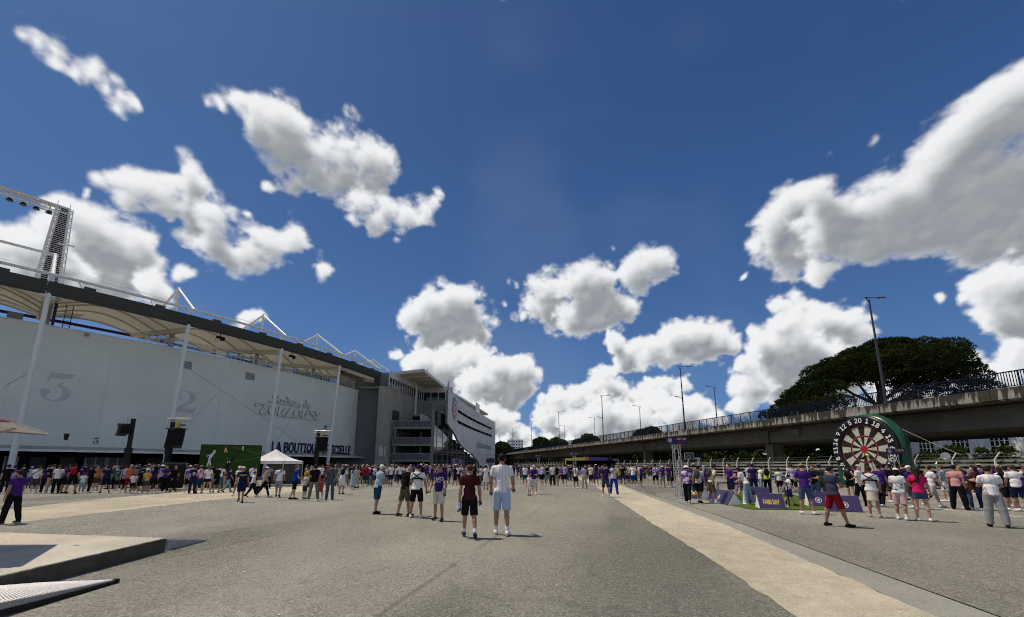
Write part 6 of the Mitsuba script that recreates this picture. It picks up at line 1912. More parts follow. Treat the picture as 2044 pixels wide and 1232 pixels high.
def figure(H=1.75, pose=None, build=1.0, female=False, top='tee', bottom='shorts', hair='short', hat=None, extras=(), h=0.014, fine=False, seed=1, faced=False):
    """One person standing at the origin, facing +y: {part: mesh}. The body is one continuous surface; clothes and hair are shells over it."""
    P = dict(lean=2, side=0, legs=((4, 3, 4), (-4, 3, 2)), arms=((4, 8, 12, 4), (-2, 8, 10, 4)), head=(0, 0), toes=(8, 8), lift=(0, 0))
    P.update(pose or {})
    s = H / 1.75
    b = build
    hips = 0.094 if not female else 0.098
    pel = np.array([0, 0, 0.0])
    up = unit([math.sin(math.radians(P['side'])), math.sin(math.radians(P['lean'])), math.cos(math.radians(P['lean']))])
    fw = unit(np.cross(np.cross(up, [0, 1, 0]), up))
    fw = fw if np.linalg.norm(fw) > 0.1 else np.array([0, 1.0, 0])
    fw = unit(np.array([0, 1.0, 0]) - up * up[1])
    rt = np.cross(fw, up)
    B3 = np.stack([rt, fw, up], 1)
    wst, chs = pel + up * 0.19 * s, pel + up * 0.40 * s
    shw = (0.178 if not female else 0.155) * s * (0.94 + 0.06 * b)
    shz = pel + up * 0.50 * s
    nck, hd = pel + up * 0.555 * s, None
    hp, hy = P['head']
    Rh = B3 @ rot([0, 0, 1], hy) @ rot([1, 0, 0], -hp)
    hd = nck + up * 0.045 * s + Rh @ np.array([0, 0.022, 0.098]) * s
    J = {}
    lowest = 1e9
    for i, sd in ((0, -1), (1, 1)):
        f, ab, kn = P['legs'][i]
        hip = pel + np.array([sd * 0.092 * s, 0, -0.03 * s])
        t = unit([sd * math.tan(math.radians(ab)), math.sin(math.radians(f)), -math.cos(math.radians(f))])
        g = math.radians(f - kn)
        c = unit([sd * math.tan(math.radians(ab)) * 0.7, math.sin(g), -math.cos(g)])
        knee = hip + t * 0.415 * s
        ank = knee + c * 0.405 * s
        ty = math.radians(P['toes'][i]) * sd
        fp = math.radians(P['lift'][i])
        fd = np.array([math.sin(ty) * math.cos(fp), math.cos(ty) * math.cos(fp), -math.sin(fp)])
        J[i] = dict(hip=hip, knee=knee, ank=ank, t=t, c=c, fd=fd, sd=sd)
        sole = ank[2] - 0.082 * s if P['lift'][i] == 0 else min(ank[2] - 0.085 * s, (ank + fd * 0.16 * s)[2] - 0.055 * s)
        lowest = min(lowest, sole)
    A = {}
    for i, sd in ((0, -1), (1, 1)):
        a, ab, el, inn = P['arms'][i]
        sh = shz + rt * sd * shw - up * 0.018 * s
        ar, br = math.radians(a), math.radians(ab)
        u = B3 @ np.array([sd * math.sin(br), math.sin(ar) * math.cos(br), -math.cos(ar) * math.cos(br)])
        e = math.radians(a + el)
        q = math.radians(inn)
        v = B3 @ np.array([-sd * math.sin(q) + sd * math.sin(br) * 0.6 * math.cos(e) * (1 if inn < 25 else 0), math.sin(e) * math.cos(q), -math.cos(e) * math.cos(q)])
        v = unit(v)
        elb = sh + u * 0.285 * s
        wr = elb + v * 0.25 * s
        A[i] = dict(sh=sh, elb=elb, wr=wr, u=u, v=v, sd=sd)
    sh0 = -lowest
    lift = np.array([0, 0, sh0])
    out = {}
    tw = b * (1.0 if not female else 0.93)
    belly = max(0.0, b - 1.0)

    def torso(F, g=0.0):
        F.ell(chs + up * 0.015 * s, np.array([0.158 * tw, 0.105 * b, 0.175]) * s + g, B3)
        F.ell(wst - up * 0.02 * s + fw * 0.10 * belly * s, np.array([0.138 * tw * (1.0 if not female else 0.90), 0.100 * b + 0.12 * belly, 0.15]) * s + g, B3)
        F.ell(pel + up * 0.01 * s, np.array([(0.158 if not female else 0.170) * (0.7 + 0.3 * b), 0.112 * (0.8 + 0.2 * b), 0.125]) * s + g, B3)
        for sd in (-1, 1):
            F.cone(nck - up * 0.052 * s + rt * sd * 0.03 * s, shz + rt * sd * shw * 0.90 - up * 0.022 * s, 0.050 * s + g, 0.047 * s + g)
        if female:
            for sd in (-1, 1):
                F.ell(chs + rt * sd * 0.072 * s + fw * 0.075 * s + up * 0.0 * s, np.array([0.066, 0.062, 0.066]) * s + g, B3)

    def T0(m):
        m = m.copy() if m is not None else m
        m.apply_translation(lift)
        return m

    # ---- body
    F = Field(h, 0.026 * s)
    torso(F)
    F.cone(nck - up * 0.05 * s, nck + up * 0.06 * s, 0.058 * s * (0.9 if female else 1), 0.052 * s * (0.9 if female else 1))
    lw = 0.9 + 0.1 * b
    for i in (0, 1):
        j, a = J[i], A[i]
        F.cone(j['hip'], j['knee'], 0.083 * s * lw, 0.054 * s * lw)
        cal = j['knee'] + (j['ank'] - j['knee']) * 0.28 - np.array([0, 0.012 * s, 0])
        F.cone(j['knee'], cal, 0.052 * s, 0.056 * s * lw)
        F.cone(cal, j['ank'], 0.054 * s * lw, 0.034 * s)
        F.cone(j['ank'] + [0, 0, -0.03 * s], j['ank'] + j['fd'] * 0.13 * s - [0, 0, 0.05 * s], 0.036 * s, 0.03 * s)
        ma = a['sh'] * 0.55 + a['elb'] * 0.45
        F.cone(a['sh'], ma, 0.052 * s * lw, 0.046 * s * lw)
        F.cone(ma, a['elb'], 0.046 * s * lw, 0.036 * s)
        F.cone(a['elb'], a['elb'] * 0.7 + a['wr'] * 0.3, 0.037 * s, 0.040 * s)
        F.cone(a['elb'] * 0.7 + a['wr'] * 0.3, a['wr'], 0.040 * s, 0.026 * s)
        pm = a['wr'] + a['v'] * 0.05 * s
        F.ell(pm, np.array([0.020, 0.040, 0.052]) * s, np.stack([unit(np.cross(unit(np.cross(a['v'], up + 1e-3)), a['v'])), unit(np.cross(a['v'], up + 1e-3)), a['v']], 1))
    # head in the same field
    F.ell(hd + Rh @ np.array([0, -0.012, 0.022]) * s, np.array([0.077, 0.096, 0.092]) * s, Rh)
    F.ell(hd + Rh @ np.array([0, 0.028, -0.045]) * s, np.array([0.060, 0.068, 0.078]) * s, Rh)
    if h < 0.02:
        F.cone(hd + Rh @ np.array([0, 0.088, 0.005]) * s, hd + Rh @ np.array([0, 0.104, -0.030]) * s, 0.009 * s, 0.015 * s)
    for sd in (-1, 1):
        F.ell(hd + Rh @ np.array([sd * 0.078, -0.004, -0.004]) * s, np.array([0.012, 0.020, 0.031]) * s, Rh)
    m = F.mesh()
    # fingers and thumb, bent, each its own chain rooted in the palm
    fing = []
    for i in (0, 1):
        a = A[i]
        v = a['v']
        side = unit(np.cross(v, up + 1e-3))                 # across the palm
        palm = unit(np.cross(side, v)) * (1 if a['sd'] > 0 else 1)
        inward = -rt * a['sd']
        if palm @ inward < 0:
            palm = -palm
        fwd = side if side @ fw > 0 else -side
        for k, L in enumerate((0.070, 0.080, 0.075, 0.060)):
            p0 = a['wr'] + v * 0.085 * s + fwd * (0.027 - 0.018 * k) * s
            p1 = p0 + (v * 0.9 + palm * 0.25) * L * 0.5 * s
            p2 = p1 + unit(v * 0.6 + palm * 0.75) * L * 0.5 * s
            fing.append(pipe([p0 - v * 0.02 * s, p0, p1, p2], np.array([0.010, 0.0098, 0.009, 0.006]) * s, 5))
        p0 = a['wr'] + v * 0.035 * s + fwd * 0.032 * s
        p1 = p0 + unit(v * 0.7 + fwd * 0.7 + palm * 0.3) * 0.038 * s
        p2 = p1 + unit(v + palm * 0.4) * 0.034 * s
        fing.append(pipe([p0 - fwd * 0.012 * s, p0, p1, p2], np.array([0.013, 0.012, 0.0105, 0.007]) * s, 5))
    out['body'] = T0(trimesh.util.concatenate([m] + fing))
    # ---- top
    g = 0.012 * s + 0.002
    F = Field(h, 0.022 * s)
    F.wr = (0.019 * s, 10.0, seed)
    if top in ('tee', 'shirt', 'tank', 'dress', 'long'):
        torso(F, g)
        hem = pel - up * (0.035 if top != 'tank' else 0.01) * s
        if top != 'dress':
            F.cone(wst, pel - up * 0.06 * s, 0.11 * s * tw + g, 0.125 * s * tw + g)
            F.ell(pel - up * 0.03 * s, np.array([0.168 * (0.75 + 0.25 * b), 0.122 * (0.8 + 0.2 * b), 0.12]) * s + g, B3)
            F.cuts.append((hem, -up))
        if top != 'tank':
            for i in (0, 1):
                a = A[i]
                n = 0.60 if top != 'long' else 1.0
                e = a['sh'] + (a['elb'] - a['sh']) * n
                F.cone(a['sh'], a['sh'] + (a['elb'] - a['sh']) * 1.0, 0.053 * s * lw + g * 0.6, 0.058 * s * lw + g * 0.5, (e, a['u']))
                if top == 'long':
                    F.cone(a['elb'], a['wr'], 0.045 * s + g, 0.034 * s + g, (a['wr'] - a['v'] * 0.01, a['v']))
        if top == 'dress':
            L = 0.62 if 'long' not in extras else 0.86
            F.cone(wst, pel - np.array([0, 0, (L - 0.1) * s]), 0.115 * s, (0.20 if 'long' not in extras else 0.24) * s, (pel - np.array([0, 0, (L - 0.2) * s]), np.array([0, 0, -1.0])))
        F.cuts.append((nck + up * 0.005 * s, up))
        out['shirt' if top != 'dress' else 'dress'] = T0(F.mesh())
    # ---- bottoms
    if bottom and top != 'dress':
        F = Field(h, 0.026 * s)
        F.wr = (0.015 * s, 11.0, seed + 3)
        gg = 0.009 * s + 0.001
        F.ell(pel + up * 0.005 * s, np.array([(0.160 if not female else 0.172) * (0.7 + 0.3 * b), 0.114 * (0.8 + 0.2 * b), 0.125]) * s + gg, B3)
        F.cuts.append((pel + up * 0.075 * s, up))
        for i in (0, 1):
            j = J[i]
            if bottom in ('shorts', 'hot_pants'):
                n = 0.93 if bottom == 'shorts' else 0.45
                e = j['hip'] + (j['knee'] - j['hip']) * n
                r1 = 0.080 if bottom == 'shorts' else 0.088
                F.cone(j['hip'], j['knee'] + j['t'] * 0.05 * s, 0.092 * s * lw + gg, r1 * s * lw + gg, (e, j['t']))
            elif bottom == 'skirt':
                F.cone(pel, pel - np.array([0, 0, 0.42 * s]), 0.13 * s, 0.165 * s, (pel - np.array([0, 0, 0.36 * s]), np.array([0, 0, -1.0])))
            else:
                w = {'trousers': 1.0, 'leggings': 0.86, 'baggy': 1.22}[bottom]
                F.cone(j['hip'], j['knee'], 0.090 * s * lw * (0.5 + 0.5 * w) + gg, 0.072 * s * lw * w + gg)
                F.cone(j['knee'], j['ank'] + j['c'] * 0.03 * s, 0.072 * s * lw * w + gg, (0.054 if bottom != 'leggings' else 0.042) * s * w + gg, (j['ank'] + j['c'] * 0.02 * s, j['c']))
        out['skirt' if bottom == 'skirt' else 'trousers' if bottom in ('trousers', 'leggings', 'baggy') else 'shorts'] = T0(F.mesh())
    # ---- shoes
    for i in (0, 1):
        j = J[i]
        F = Field(min(h, 0.022), 0.02 * s)
        hl = j['ank'] - j['fd'] * 0.045 * s - [0, 0, 0.045 * s] if P['lift'][i] == 0 else j['ank'] - j['fd'] * 0.045 * s + j['c'] * 0.045 * s
        toe = (j['ank'] + j['fd'] * 0.175 * s - [0, 0, 0.052 * s]) if P['lift'][i] == 0 else j['ank'] + j['fd'] * 0.175 * s + j['c'] * 0.03 * s
        F.cone(hl, toe, 0.044 * s, 0.036 * s)
        F.cone(j['ank'] - [0, 0, 0.01 * s], hl + (toe - hl) * 0.55, 0.046 * s, 0.044 * s)
        F.cuts.append((np.array([0, 0, lowest]), np.array([0, 0, -1.0])) if P['lift'][i] == 0 else (j['ank'] + j['c'] * 0.20 * s, j['c']))
        out[('shoe', i)] = T0(F.mesh())
        if 'socks' in extras:
            out[('sock', i)] = T0(tube(j['ank'] - j['c'] * 0.0 * s, j['ank'] - j['c'] * 0.11 * s, 0.041 * s, 0.046 * s, 10))
    # ---- hair and hats
    if hair:
        F = Field(min(h, 0.022), 0.02 * s)
        F.wr = (0.012 * s, 28.0, seed + 5)
        n = Rh @ unit([0, 0.78, -0.62])
        o = hd + Rh @ np.array([0, 0.052, 0.060]) * s
        if hair == 'balding':
            o = hd + Rh @ np.array([0, -0.015, 0.02]) * s
        F.ell(hd + Rh @ np.array([0, -0.014, 0.026]) * s, np.array([0.086, 0.105, 0.100]) * s, Rh, (o, n))
        if hair in ('long', 'bob'):
            e = hd + Rh @ np.array([0, -0.075, -0.12]) * s if hair == 'bob' else nck - fw * 0.115 * s - up * 0.20 * s
            F.cone(hd + Rh @ np.array([0, -0.045, 0.0]) * s, e, 0.082 * s, 0.055 * s)
            for sd in (-1, 1):
                F.cone(hd + Rh @ np.array([sd * 0.06, -0.02, 0.02]) * s, hd + Rh @ np.array([sd * 0.066, -0.035, -0.13]) * s, 0.032 * s, 0.026 * s)
        if hair == 'ponytail':
            a = hd + Rh @ np.array([0, -0.10, 0.03]) * s
            F.cone(a, a - fw * 0.06 * s - up * 0.05 * s, 0.036 * s, 0.040 * s)
            F.cone(a - fw * 0.06 * s - up * 0.05 * s, a - fw * 0.07 * s - up * 0.22 * s, 0.038 * s, 0.016 * s)
        if hair == 'bun':
            F.ell(hd + Rh @ np.array([0, -0.09, 0.075]) * s, np.array([0.04, 0.04, 0.04]) * s, Rh)
        out['hair'] = T0(F.mesh())
    if hat:
        F = Field(min(h, 0.022), 0.012 * s)
        o = hd + Rh @ np.array([0, 0, 0.045]) * s
        F.ell(hd + Rh @ np.array([0, -0.012, 0.040]) * s, np.array([0.092, 0.110, 0.098]) * s, Rh, (o, Rh @ np.array([0, 0, -1.0])))
        if hat in ('cap', 'cap_back'):
            k = 1 if hat == 'cap' else -1
            F.ell(hd + Rh @ np.array([0, 0.115 * k, 0.052]) * s, np.array([0.072, 0.075, 0.012]) * s, Rh)
        elif hat == 'bucket':
            F.ell(hd + Rh @ np.array([0, -0.01, 0.045]) * s, np.array([0.145, 0.160, 0.017]) * s, Rh)
        out['cap' if hat != 'bucket' else 'hat'] = T0(F.mesh())
    # ---- face details
    if faced:
        for sd in (-1, 1):
            out[('eye', sd)] = T0(trimesh.creation.icosphere(1, 0.0125 * s).apply_translation(hd + Rh @ np.array([sd * 0.030, 0.079, 0.006]) * s))
            out[('eyebrow', sd)] = T0(tube(hd + Rh @ np.array([sd * 0.014, 0.090, 0.028]) * s, hd + Rh @ np.array([sd * 0.048, 0.078, 0.028]) * s, 0.006 * s, 0.005 * s, 5))
        out['lips'] = T0(tube(hd + Rh @ np.array([-0.022, 0.088, -0.064]) * s, hd + Rh @ np.array([0.022, 0.088, -0.064]) * s, 0.008 * s, 0.008 * s, 6))
        if 'sunglasses' in extras:
            out['sunglasses'] = T0(cat([moved(bevel_box(0.052 * s, 0.012, 0.034 * s, 0.005), np.vstack([np.column_stack([Rh, hd + Rh @ np.array([sd * 0.031, 0.096, 0.006]) * s]), [0, 0, 0, 1]])) for sd in (-1, 1)] + [tube(hd + Rh @ np.array([-0.07, 0.094, 0.010]) * s, hd + Rh @ np.array([0.07, 0.094, 0.010]) * s, 0.004, 0.004, 5)]))
    if 'beard' in extras:
        F = Field(min(h, 0.022), 0.012)
        F.ell(hd + Rh @ np.array([0, 0.030, -0.060]) * s, np.array([0.066, 0.074, 0.070]) * s, Rh, (hd + Rh @ np.array([0, 0, -0.045]) * s, Rh @ np.array([0, 0.0, 1.0])))
        out['beard'] = T0(F.mesh())
    # ---- bags
    if 'backpack' in extras:
        c = chs - fw * (0.105 * b + 0.085) * s - up * 0.02 * s
        F = Field(h, 0.03)
        F.ell(c, np.array([0.15, 0.085, 0.21]) * s, B3).ell(c - up * 0.06 * s - fw * 0.05 * s, np.array([0.115, 0.06, 0.10]) * s, B3)
        out['backpack'] = T0(F.mesh())
        for sd in (-1, 1):
            out[('backpack_strap', sd)] = T0(pipe([c + rt * sd * 0.09 * s + up * 0.15 * s, shz + rt * sd * 0.09 * s + up * 0.052 * s, chs + rt * sd * 0.105 * s + fw * (0.115 * b + 0.01) * s + up * 0.02 * s, wst + rt * sd * 0.13 * s + fw * 0.05 * s], 0.016 * s, 6))
    if 'strap' in extras or 'hip_bag' in extras or 'chest_bag' in extras:
        pts_ = []
        for a in np.linspace(0, 2 * math.pi, 25):
            x = math.cos(a)
            q = chs - up * 0.0 * s + rt * x * 0.170 * tw * s + fw * math.sin(a) * (0.128 * b + 0.006) * s + up * (0.135 * x + 0.02) * s
            pts_.append(q)
        out['bag_strap'] = T0(pipe(pts_, 0.014 * s, 6))
        if 'hip_bag' in extras:
            c = wst - rt * 0.165 * tw * s - up * 0.13 * s
            out['hip_bag'] = T0(Field(h, 0.02).ell(c, np.array([0.06, 0.10, 0.085]) * s, B3).mesh())
        if 'chest_bag' in extras:
            pts_ = [chs + rt * math.cos(a) * 0.170 * tw * s + fw * math.sin(a) * (0.128 * b + 0.012) * s - up * 0.07 * s for a in np.linspace(0, 2 * math.pi, 25)]
            out['bag_belt'] = T0(pipe(pts_, 0.024 * s, 6))
            out[('bag_strap', 2)] = T0(pipe([chs + rt * -x_ * 0.170 * tw * s * 1.0 + fw * y_ * (0.128 * b + 0.008) * s + up * (0.135 * x_ + 0.02) * s for x_, y_ in ((math.cos(a), math.sin(a)) for a in np.linspace(0, 2 * math.pi, 25))], 0.014 * s, 6))
    for nm, i in (('left', 0), ('right', 1)):
        if f'phone_{nm}' in extras:
            a = A[i]
            out[('phone', i)] = T0(moved(bevel_box(0.075, 0.012, 0.15, 0.004), np.vstack([np.column_stack([B3, a['wr'] + a['v'] * 0.11 * s + fw * 0.015]), [0, 0, 0, 1]])))
        if f'scarf_{nm}' in extras:
            a = A[i]
            F = Field(0.012, 0.02)
            F.wr = (0.03, 30.0, 4)
            F.cone(a['wr'] + a['v'] * 0.09 * s, a['wr'] + a['v'] * 0.09 * s - [0, 0, 0.14], 0.04, 0.055)
            out['held_scarf'] = T0(F.mesh())
        if f'bag_{nm}' in extras:
            a = A[i]
            q = a['wr'] + a['v'] * 0.09 * s
            F = Field(0.014, 0.03)
            F.ell(q - [0, 0, 0.26], (0.07, 0.17, 0.15))
            out['carried_bag'] = T0(F.mesh())
            out['carried_bag_handle'] = T0(pipe([q - [0, 0.09, 0.15], q, q + [0, 0.09, -0.15]], 0.012, 6))
    if 'scarf' in extras:
        out['scarf'] = T0(cat([pipe([nck - fw * 0.06 * s + up * 0.0, nck + rt * sd * 0.075 * s - up * 0.01 * s, chs + rt * sd * 0.07 * s + fw * (0.122 * b) * s + up * 0.06 * s, wst + rt * sd * 0.075 * s + fw * (0.115 * b) * s], 0.035 * s, 7) for sd in (-1, 1)]))
    return out


SKIN = {'fair': (0.50, 0.30, 0.215), 'tan': (0.36, 0.20, 0.13), 'olive': (0.27, 0.15, 0.095), 'dark': (0.085, 0.045, 0.03)}
for nm, c in SKIN.items():
    mat('skin_' + nm, c, 0.55, spec=0.35)
CLOTH = dict(white=(0.74, 0.74, 0.76), offwhite=(0.60, 0.57, 0.50), cream=(0.62, 0.57, 0.42), beige=(0.40, 0.34, 0.25), grey=(0.27, 0.28, 0.29), light_grey=(0.46, 0.47, 0.48), charcoal=(0.055, 0.057, 0.062), dark_grey=(0.09, 0.092, 0.096), black=(0.013, 0.013, 0.015), navy=(0.018, 0.020, 0.055), slate=(0.045, 0.052, 0.085), violet_cloth=(0.062, 0.024, 0.175), deep_violet=(0.040, 0.018, 0.10), lilac=(0.36, 0.29, 0.52), lavender=(0.45, 0.40, 0.60), maroon=(0.055, 0.014, 0.018), red=(0.35, 0.015, 0.02), crimson=(0.20, 0.012, 0.02), hot_pink=(0.60, 0.02, 0.13), pink=(0.58, 0.30, 0.30), pale_pink=(0.58, 0.42, 0.42), royal=(0.014, 0.045, 0.30), sky=(0.33, 0.47, 0.56), pale_blue=(0.40, 0.52, 0.68), teal=(0.015, 0.06, 0.09), denim=(0.055, 0.095, 0.155), pale_denim=(0.22, 0.32, 0.40), khaki=(0.105, 0.092, 0.055), sage=(0.15, 0.155, 0.11), yellow=(0.60, 0.50, 0.07), lime=(0.55, 0.60, 0.10), orange=(0.52, 0.14, 0.05), green=(0.02, 0.17, 0.09), brown=(0.09, 0.045, 0.02), tan_hide=(0.22, 0.11, 0.05), gold=(0.55, 0.36, 0.06))
for nm, c in CLOTH.items():
    matte('cloth_' + nm, proc((lambda cc: lambda p, n, uv: mi.Color3f(*cc) * (0.86 + 0.28 * noise(p.x * 18, p.y * 18, p.z * 18)))(c)) if False else c)
HAIR = dict(black=(0.012, 0.010, 0.009), dark=(0.025, 0.017, 0.012), brown=(0.06, 0.035, 0.02), blond=(0.28, 0.19, 0.09), grey=(0.30, 0.29, 0.28), white=(0.62, 0.61, 0.59), ginger=(0.16, 0.06, 0.02))
for nm, c in HAIR.items():
    mat('hair_' + nm, c, 0.7, spec=0.12, two=True)
matte('cloth_tiedye', proc(lambda p, n, uv: mix((0.60, 0.56, 0.72), (0.13, 0.06, 0.30), smoothstep(0.44, 0.56, fbm(p.x * 9 + p.y * 4, p.z * 11, p.y * 9, 3)))))
matte('cloth_pinstripe', proc(lambda p, n, uv: mix((0.78, 0.78, 0.80), (0.40, 0.40, 0.50), smoothstep(0.80, 0.95, dr.abs(2 * (p.x / 0.078 - dr.floor(p.x / 0.078)) - 1)))))
matte('cloth_floral', proc(lambda p, n, uv: mix((0.42, 0.03, 0.04), (0.70, 0.60, 0.55), smoothstep(0.68, 0.76, noise(p.x * 26, p.y * 26, p.z * 26)))))
matte('cloth_print', proc(lambda p, n, uv: mix((0.74, 0.74, 0.76), (0.06, 0.06, 0.12), smoothstep(0.55, 0.62, noise(p.x * 22, p.y * 22, p.z * 44)) * smoothstep(0.03, 0.0, dr.abs(p.z - 0.98) - 0.10))))
mat('eye_dark', (0.02, 0.015, 0.012), 0.2)
mat('lip_red', (0.30, 0.10, 0.09), 0.5)


def dress_up(key, meshes, M, look):
    """Adds the figure's parts under the key with the materials of its look."""
    kw = {} if M is None else {'to_world': M}
    order = {'body': 'skin_' + look['skin'], 'shirt': 'cloth_' + look['top'], 'dress': 'cloth_' + look['top'], 'shorts': 'cloth_' + look['bottom'], 'trousers': 'cloth_' + look['bottom'], 'skirt': 'cloth_' + look['bottom'],
             'shoe': 'cloth_' + look['shoes'], 'sock': 'cloth_white', 'hair': 'hair_' + look['hair'], 'beard': 'hair_' + look['hair'], 'cap': 'cloth_' + look['hat'], 'hat': 'cloth_' + look['hat'], 'eye': 'eye_dark', 'eyebrow': 'hair_' + look['hair'],
             'lips': 'lip_red', 'sunglasses': 'black_metal', 'backpack': 'cloth_' + look['bag'], 'backpack_strap': 'cloth_' + look['bag'], 'bag_strap': 'cloth_' + look['bag'], 'hip_bag': 'cloth_' + look['bag'], 'bag_belt': 'cloth_' + look['bag'],
             'phone': 'black_metal', 'held_scarf': 'cloth_tiedye', 'scarf': 'cloth_violet_cloth', 'carried_bag': 'cloth_' + look['bag'], 'carried_bag_handle': 'cloth_' + look['bag']}
    for k, m in meshes.items():
        nm = k[0] if isinstance(k, tuple) else k
        if isinstance(m, dict):
            kk = key_for(key + '__' + nm)
            scene[kk] = {**m, 'bsdf': {'type': 'ref', 'id': order[nm]}, **kw}
        elif len(m.faces):
            part(key, nm, m, order[nm], smooth=True, **kw)


LOOK0 = dict(skin='fair', top='white', bottom='black', shoes='white', hair='dark', hat='white', bag='black')
placed = []


def person(px, py, label, H=1.75, face=0.0, pose=None, D=None, h=None, group=None, look=None, print_=None, **kw):
    """A person whose feet stand on the ground where that line of sight meets it; face: 0 looks away along the view, turning left with positive degrees."""
    p = at_z(px, py) if D is None else at_y(px, 929, D)
    H *= 0.957
    d = p[1]
    h = h or float(np.clip(0.00125 * d, 0.0125, 0.030))
    if 'pinstripe' in str(look):
        h = 0.0105
    toward = math.degrees(math.atan2(-p[0], p[1]))                 # 0 looks straight away from the viewer at this place
    m = figure(H=H, pose=pose, h=h, seed=len(placed) + 1, **kw)
    key = thing('person', label, 'person', group)
    if print_:
        lines, ms, face_ = print_
        sh = m['shirt'].vertices
        sg = 1 if face_ > 0 else -1
        zc = H / 1.75 * 1.30
        for j, (txt_, hh_, dz_) in enumerate(lines):
            q = meshkit.text_mesh(txt_, hh_, 0.004, True)
            q = q.subdivide_to_size(0.05) if len(q.faces) < 4000 else q
            v = q.vertices.copy()
            v[:, 0] -= v[:, 0].mean()
            X, Z = v[:, 0] * sg * -1, v[:, 1] + zc - dz_
            yy = []
            for x_, z_ in zip(X, Z):
                c_ = sh[(np.abs(sh[:, 0] - x_) < 0.022) & (np.abs(sh[:, 2] - z_) < 0.022)]
                yy.append((c_[:, 1] * sg).max() if len(c_) else 0.1)
            Y = (np.array(yy) + 0.003 + v[:, 2]) * sg
            t_ = trimesh.Trimesh(np.column_stack([X, Y, Z]), q.faces, process=False)
            scene[key_for(key + '__lettering')] = mikit.ply(t_, ms, to_world=T().translate([float(p[0]), float(p[1]), 0.012]).rotate([0, 0, 1], face + toward))
    dress_up(key, m, T().translate([float(p[0]), float(p[1]), 0.012]).rotate([0, 0, 1], face + toward), {**LOOK0, **(look or {})})
    placed.append((p[0], p[1]))
    return key, p

WALK = dict(lean=4, legs=((22, 2, 8), (-20, 2, 14)), arms=((-16, 9, 14, 2), (20, 9, 18, 2)), lift=(0, 30))
WALK2 = dict(lean=4, legs=((-18, 2, 14), (20, 2, 6)), arms=((18, 9, 18, 2), (-16, 9, 12, 2)), lift=(28, 0))
STROLL = dict(lean=3, legs=((10, 2, 6), (-12, 2, 8)), arms=((-8, 9, 12, 2), (10, 9, 14, 2)), lift=(0, 14))
STAND = dict()
WIDE = dict(legs=((3, 9, 3), (-3, 9, 2)), arms=((4, 10, 14, 6), (0, 10, 12, 6)))
PHONE = dict(lean=5, head=(28, 0), arms=((18, 8, 88, 28), (20, 8, 90, 28)), legs=((5, 4, 5), (-5, 4, 3)))
FOLD = dict(arms=((22, 10, 82, 62), (20, 10, 86, 60)), legs=((2, 6, 2), (-3, 6, 2)))
HIPS = dict(arms=((-22, 34, 70, 40), (-22, 34, 70, 40)), legs=((3, 7, 3), (-4, 6, 3)))
BACKH = dict(arms=((-22, 10, 20, 30), (-24, 10, 24, 30)))
LEANF = dict(lean=24, head=(-8, 20), arms=((16, 6, 26, 8), (22, 6, 30, 8)), legs=((4, 3, 6), (-6, 3, 4)))
POINTR = dict(arms=((4, 8, 10, 4), (70, 30, 10, 0)))
UPARM = dict(arms=((10, 10, 30, 6), (150, 25, 60, 30)))

# the two walkers in the middle and the group left of them
person(936, 1074, 'man in maroon tee and black shorts walking away, violet scarf in his left hand', 1.74, 2, dict(lean=3, legs=((17, 2, 6), (-16, 3, 10)), arms=((-2, 10, 12, 2), (4, 13, 10, 2)), lift=(0, 30), head=(4, 0)), h=0.0105, build=0.98, hair='balding', extras=('scarf_left', 'socks'), look=dict(skin='tan', top='maroon', bottom='black', shoes='charcoal', hair='brown'))
person(1001, 1068, 'tall man in white pinstriped jersey and pale blue shorts walking away', 2.03, -2, dict(lean=1, legs=((9, 3, 4), (-9, 3, 6)), arms=((6, 12, 34, 4), (10, 14, 44, 2)), head=(2, 0)), h=0.0105, build=1.02, look=dict(skin='tan', top='pinstripe', bottom='pale_blue', shoes='white', hair='black'), extras=('socks',))
person(874, 1040, 'man in violet jersey with white lettering facing the viewer, dark sunglasses', 1.75, 158, dict(lean=0, legs=((6, 5, 6), (-8, 5, 4)), arms=((-4, 11, 22, 4), (6, 12, 36, 10)), head=(0, 12)), h=0.0105, faced=True, print_=((('LMO', 0.105, 0.06), ('CONSEIL', 0.028, 0.115)), 'cloth_white', 1), extras=('sunglasses',), look=dict(skin='tan', top='deep_violet', bottom='offwhite', shoes='charcoal', hair='black'))
person(830, 1034, 'man in white tee with crossed black straps, black shorts and violet cap', 1.76, -14, dict(lean=6, head=(22, 0), legs=((4, 8, 4), (-4, 8, 3)), arms=((26, 14, 70, 30), (-4, 20, 18, 2))), hat='cap', hair='short', build=1.05, extras=('chest_bag', 'strap'), look=dict(skin='tan', top='white', bottom='black', shoes='white', hat='violet_cloth'))
person(806, 1031, 'man in black tee, khaki shorts and dark cap bending over his phone', 1.76, -58, dict(lean=9, head=(38, 0), legs=((-10, 4, 2), (10, 4, 6)), arms=((24, 8, 74, 26), (24, 8, 78, 26))), hat='cap', hair='short', extras=('phone_right',), look=dict(skin='tan', top='black', bottom='khaki', shoes='charcoal', hat='charcoal', hair='grey'))
person(751, 1026.5, 'white haired man in pale blue shirt and dark teal shorts standing sideways', 1.75, -64, dict(lean=8, head=(12, 0), legs=((4, 2, 4), (-6, 2, 3)), arms=((22, 8, 66, 20), (22, 10, 60, 20))), build=1.04, look=dict(skin='tan', top='sky', bottom='teal', shoes='black', hair='white'))
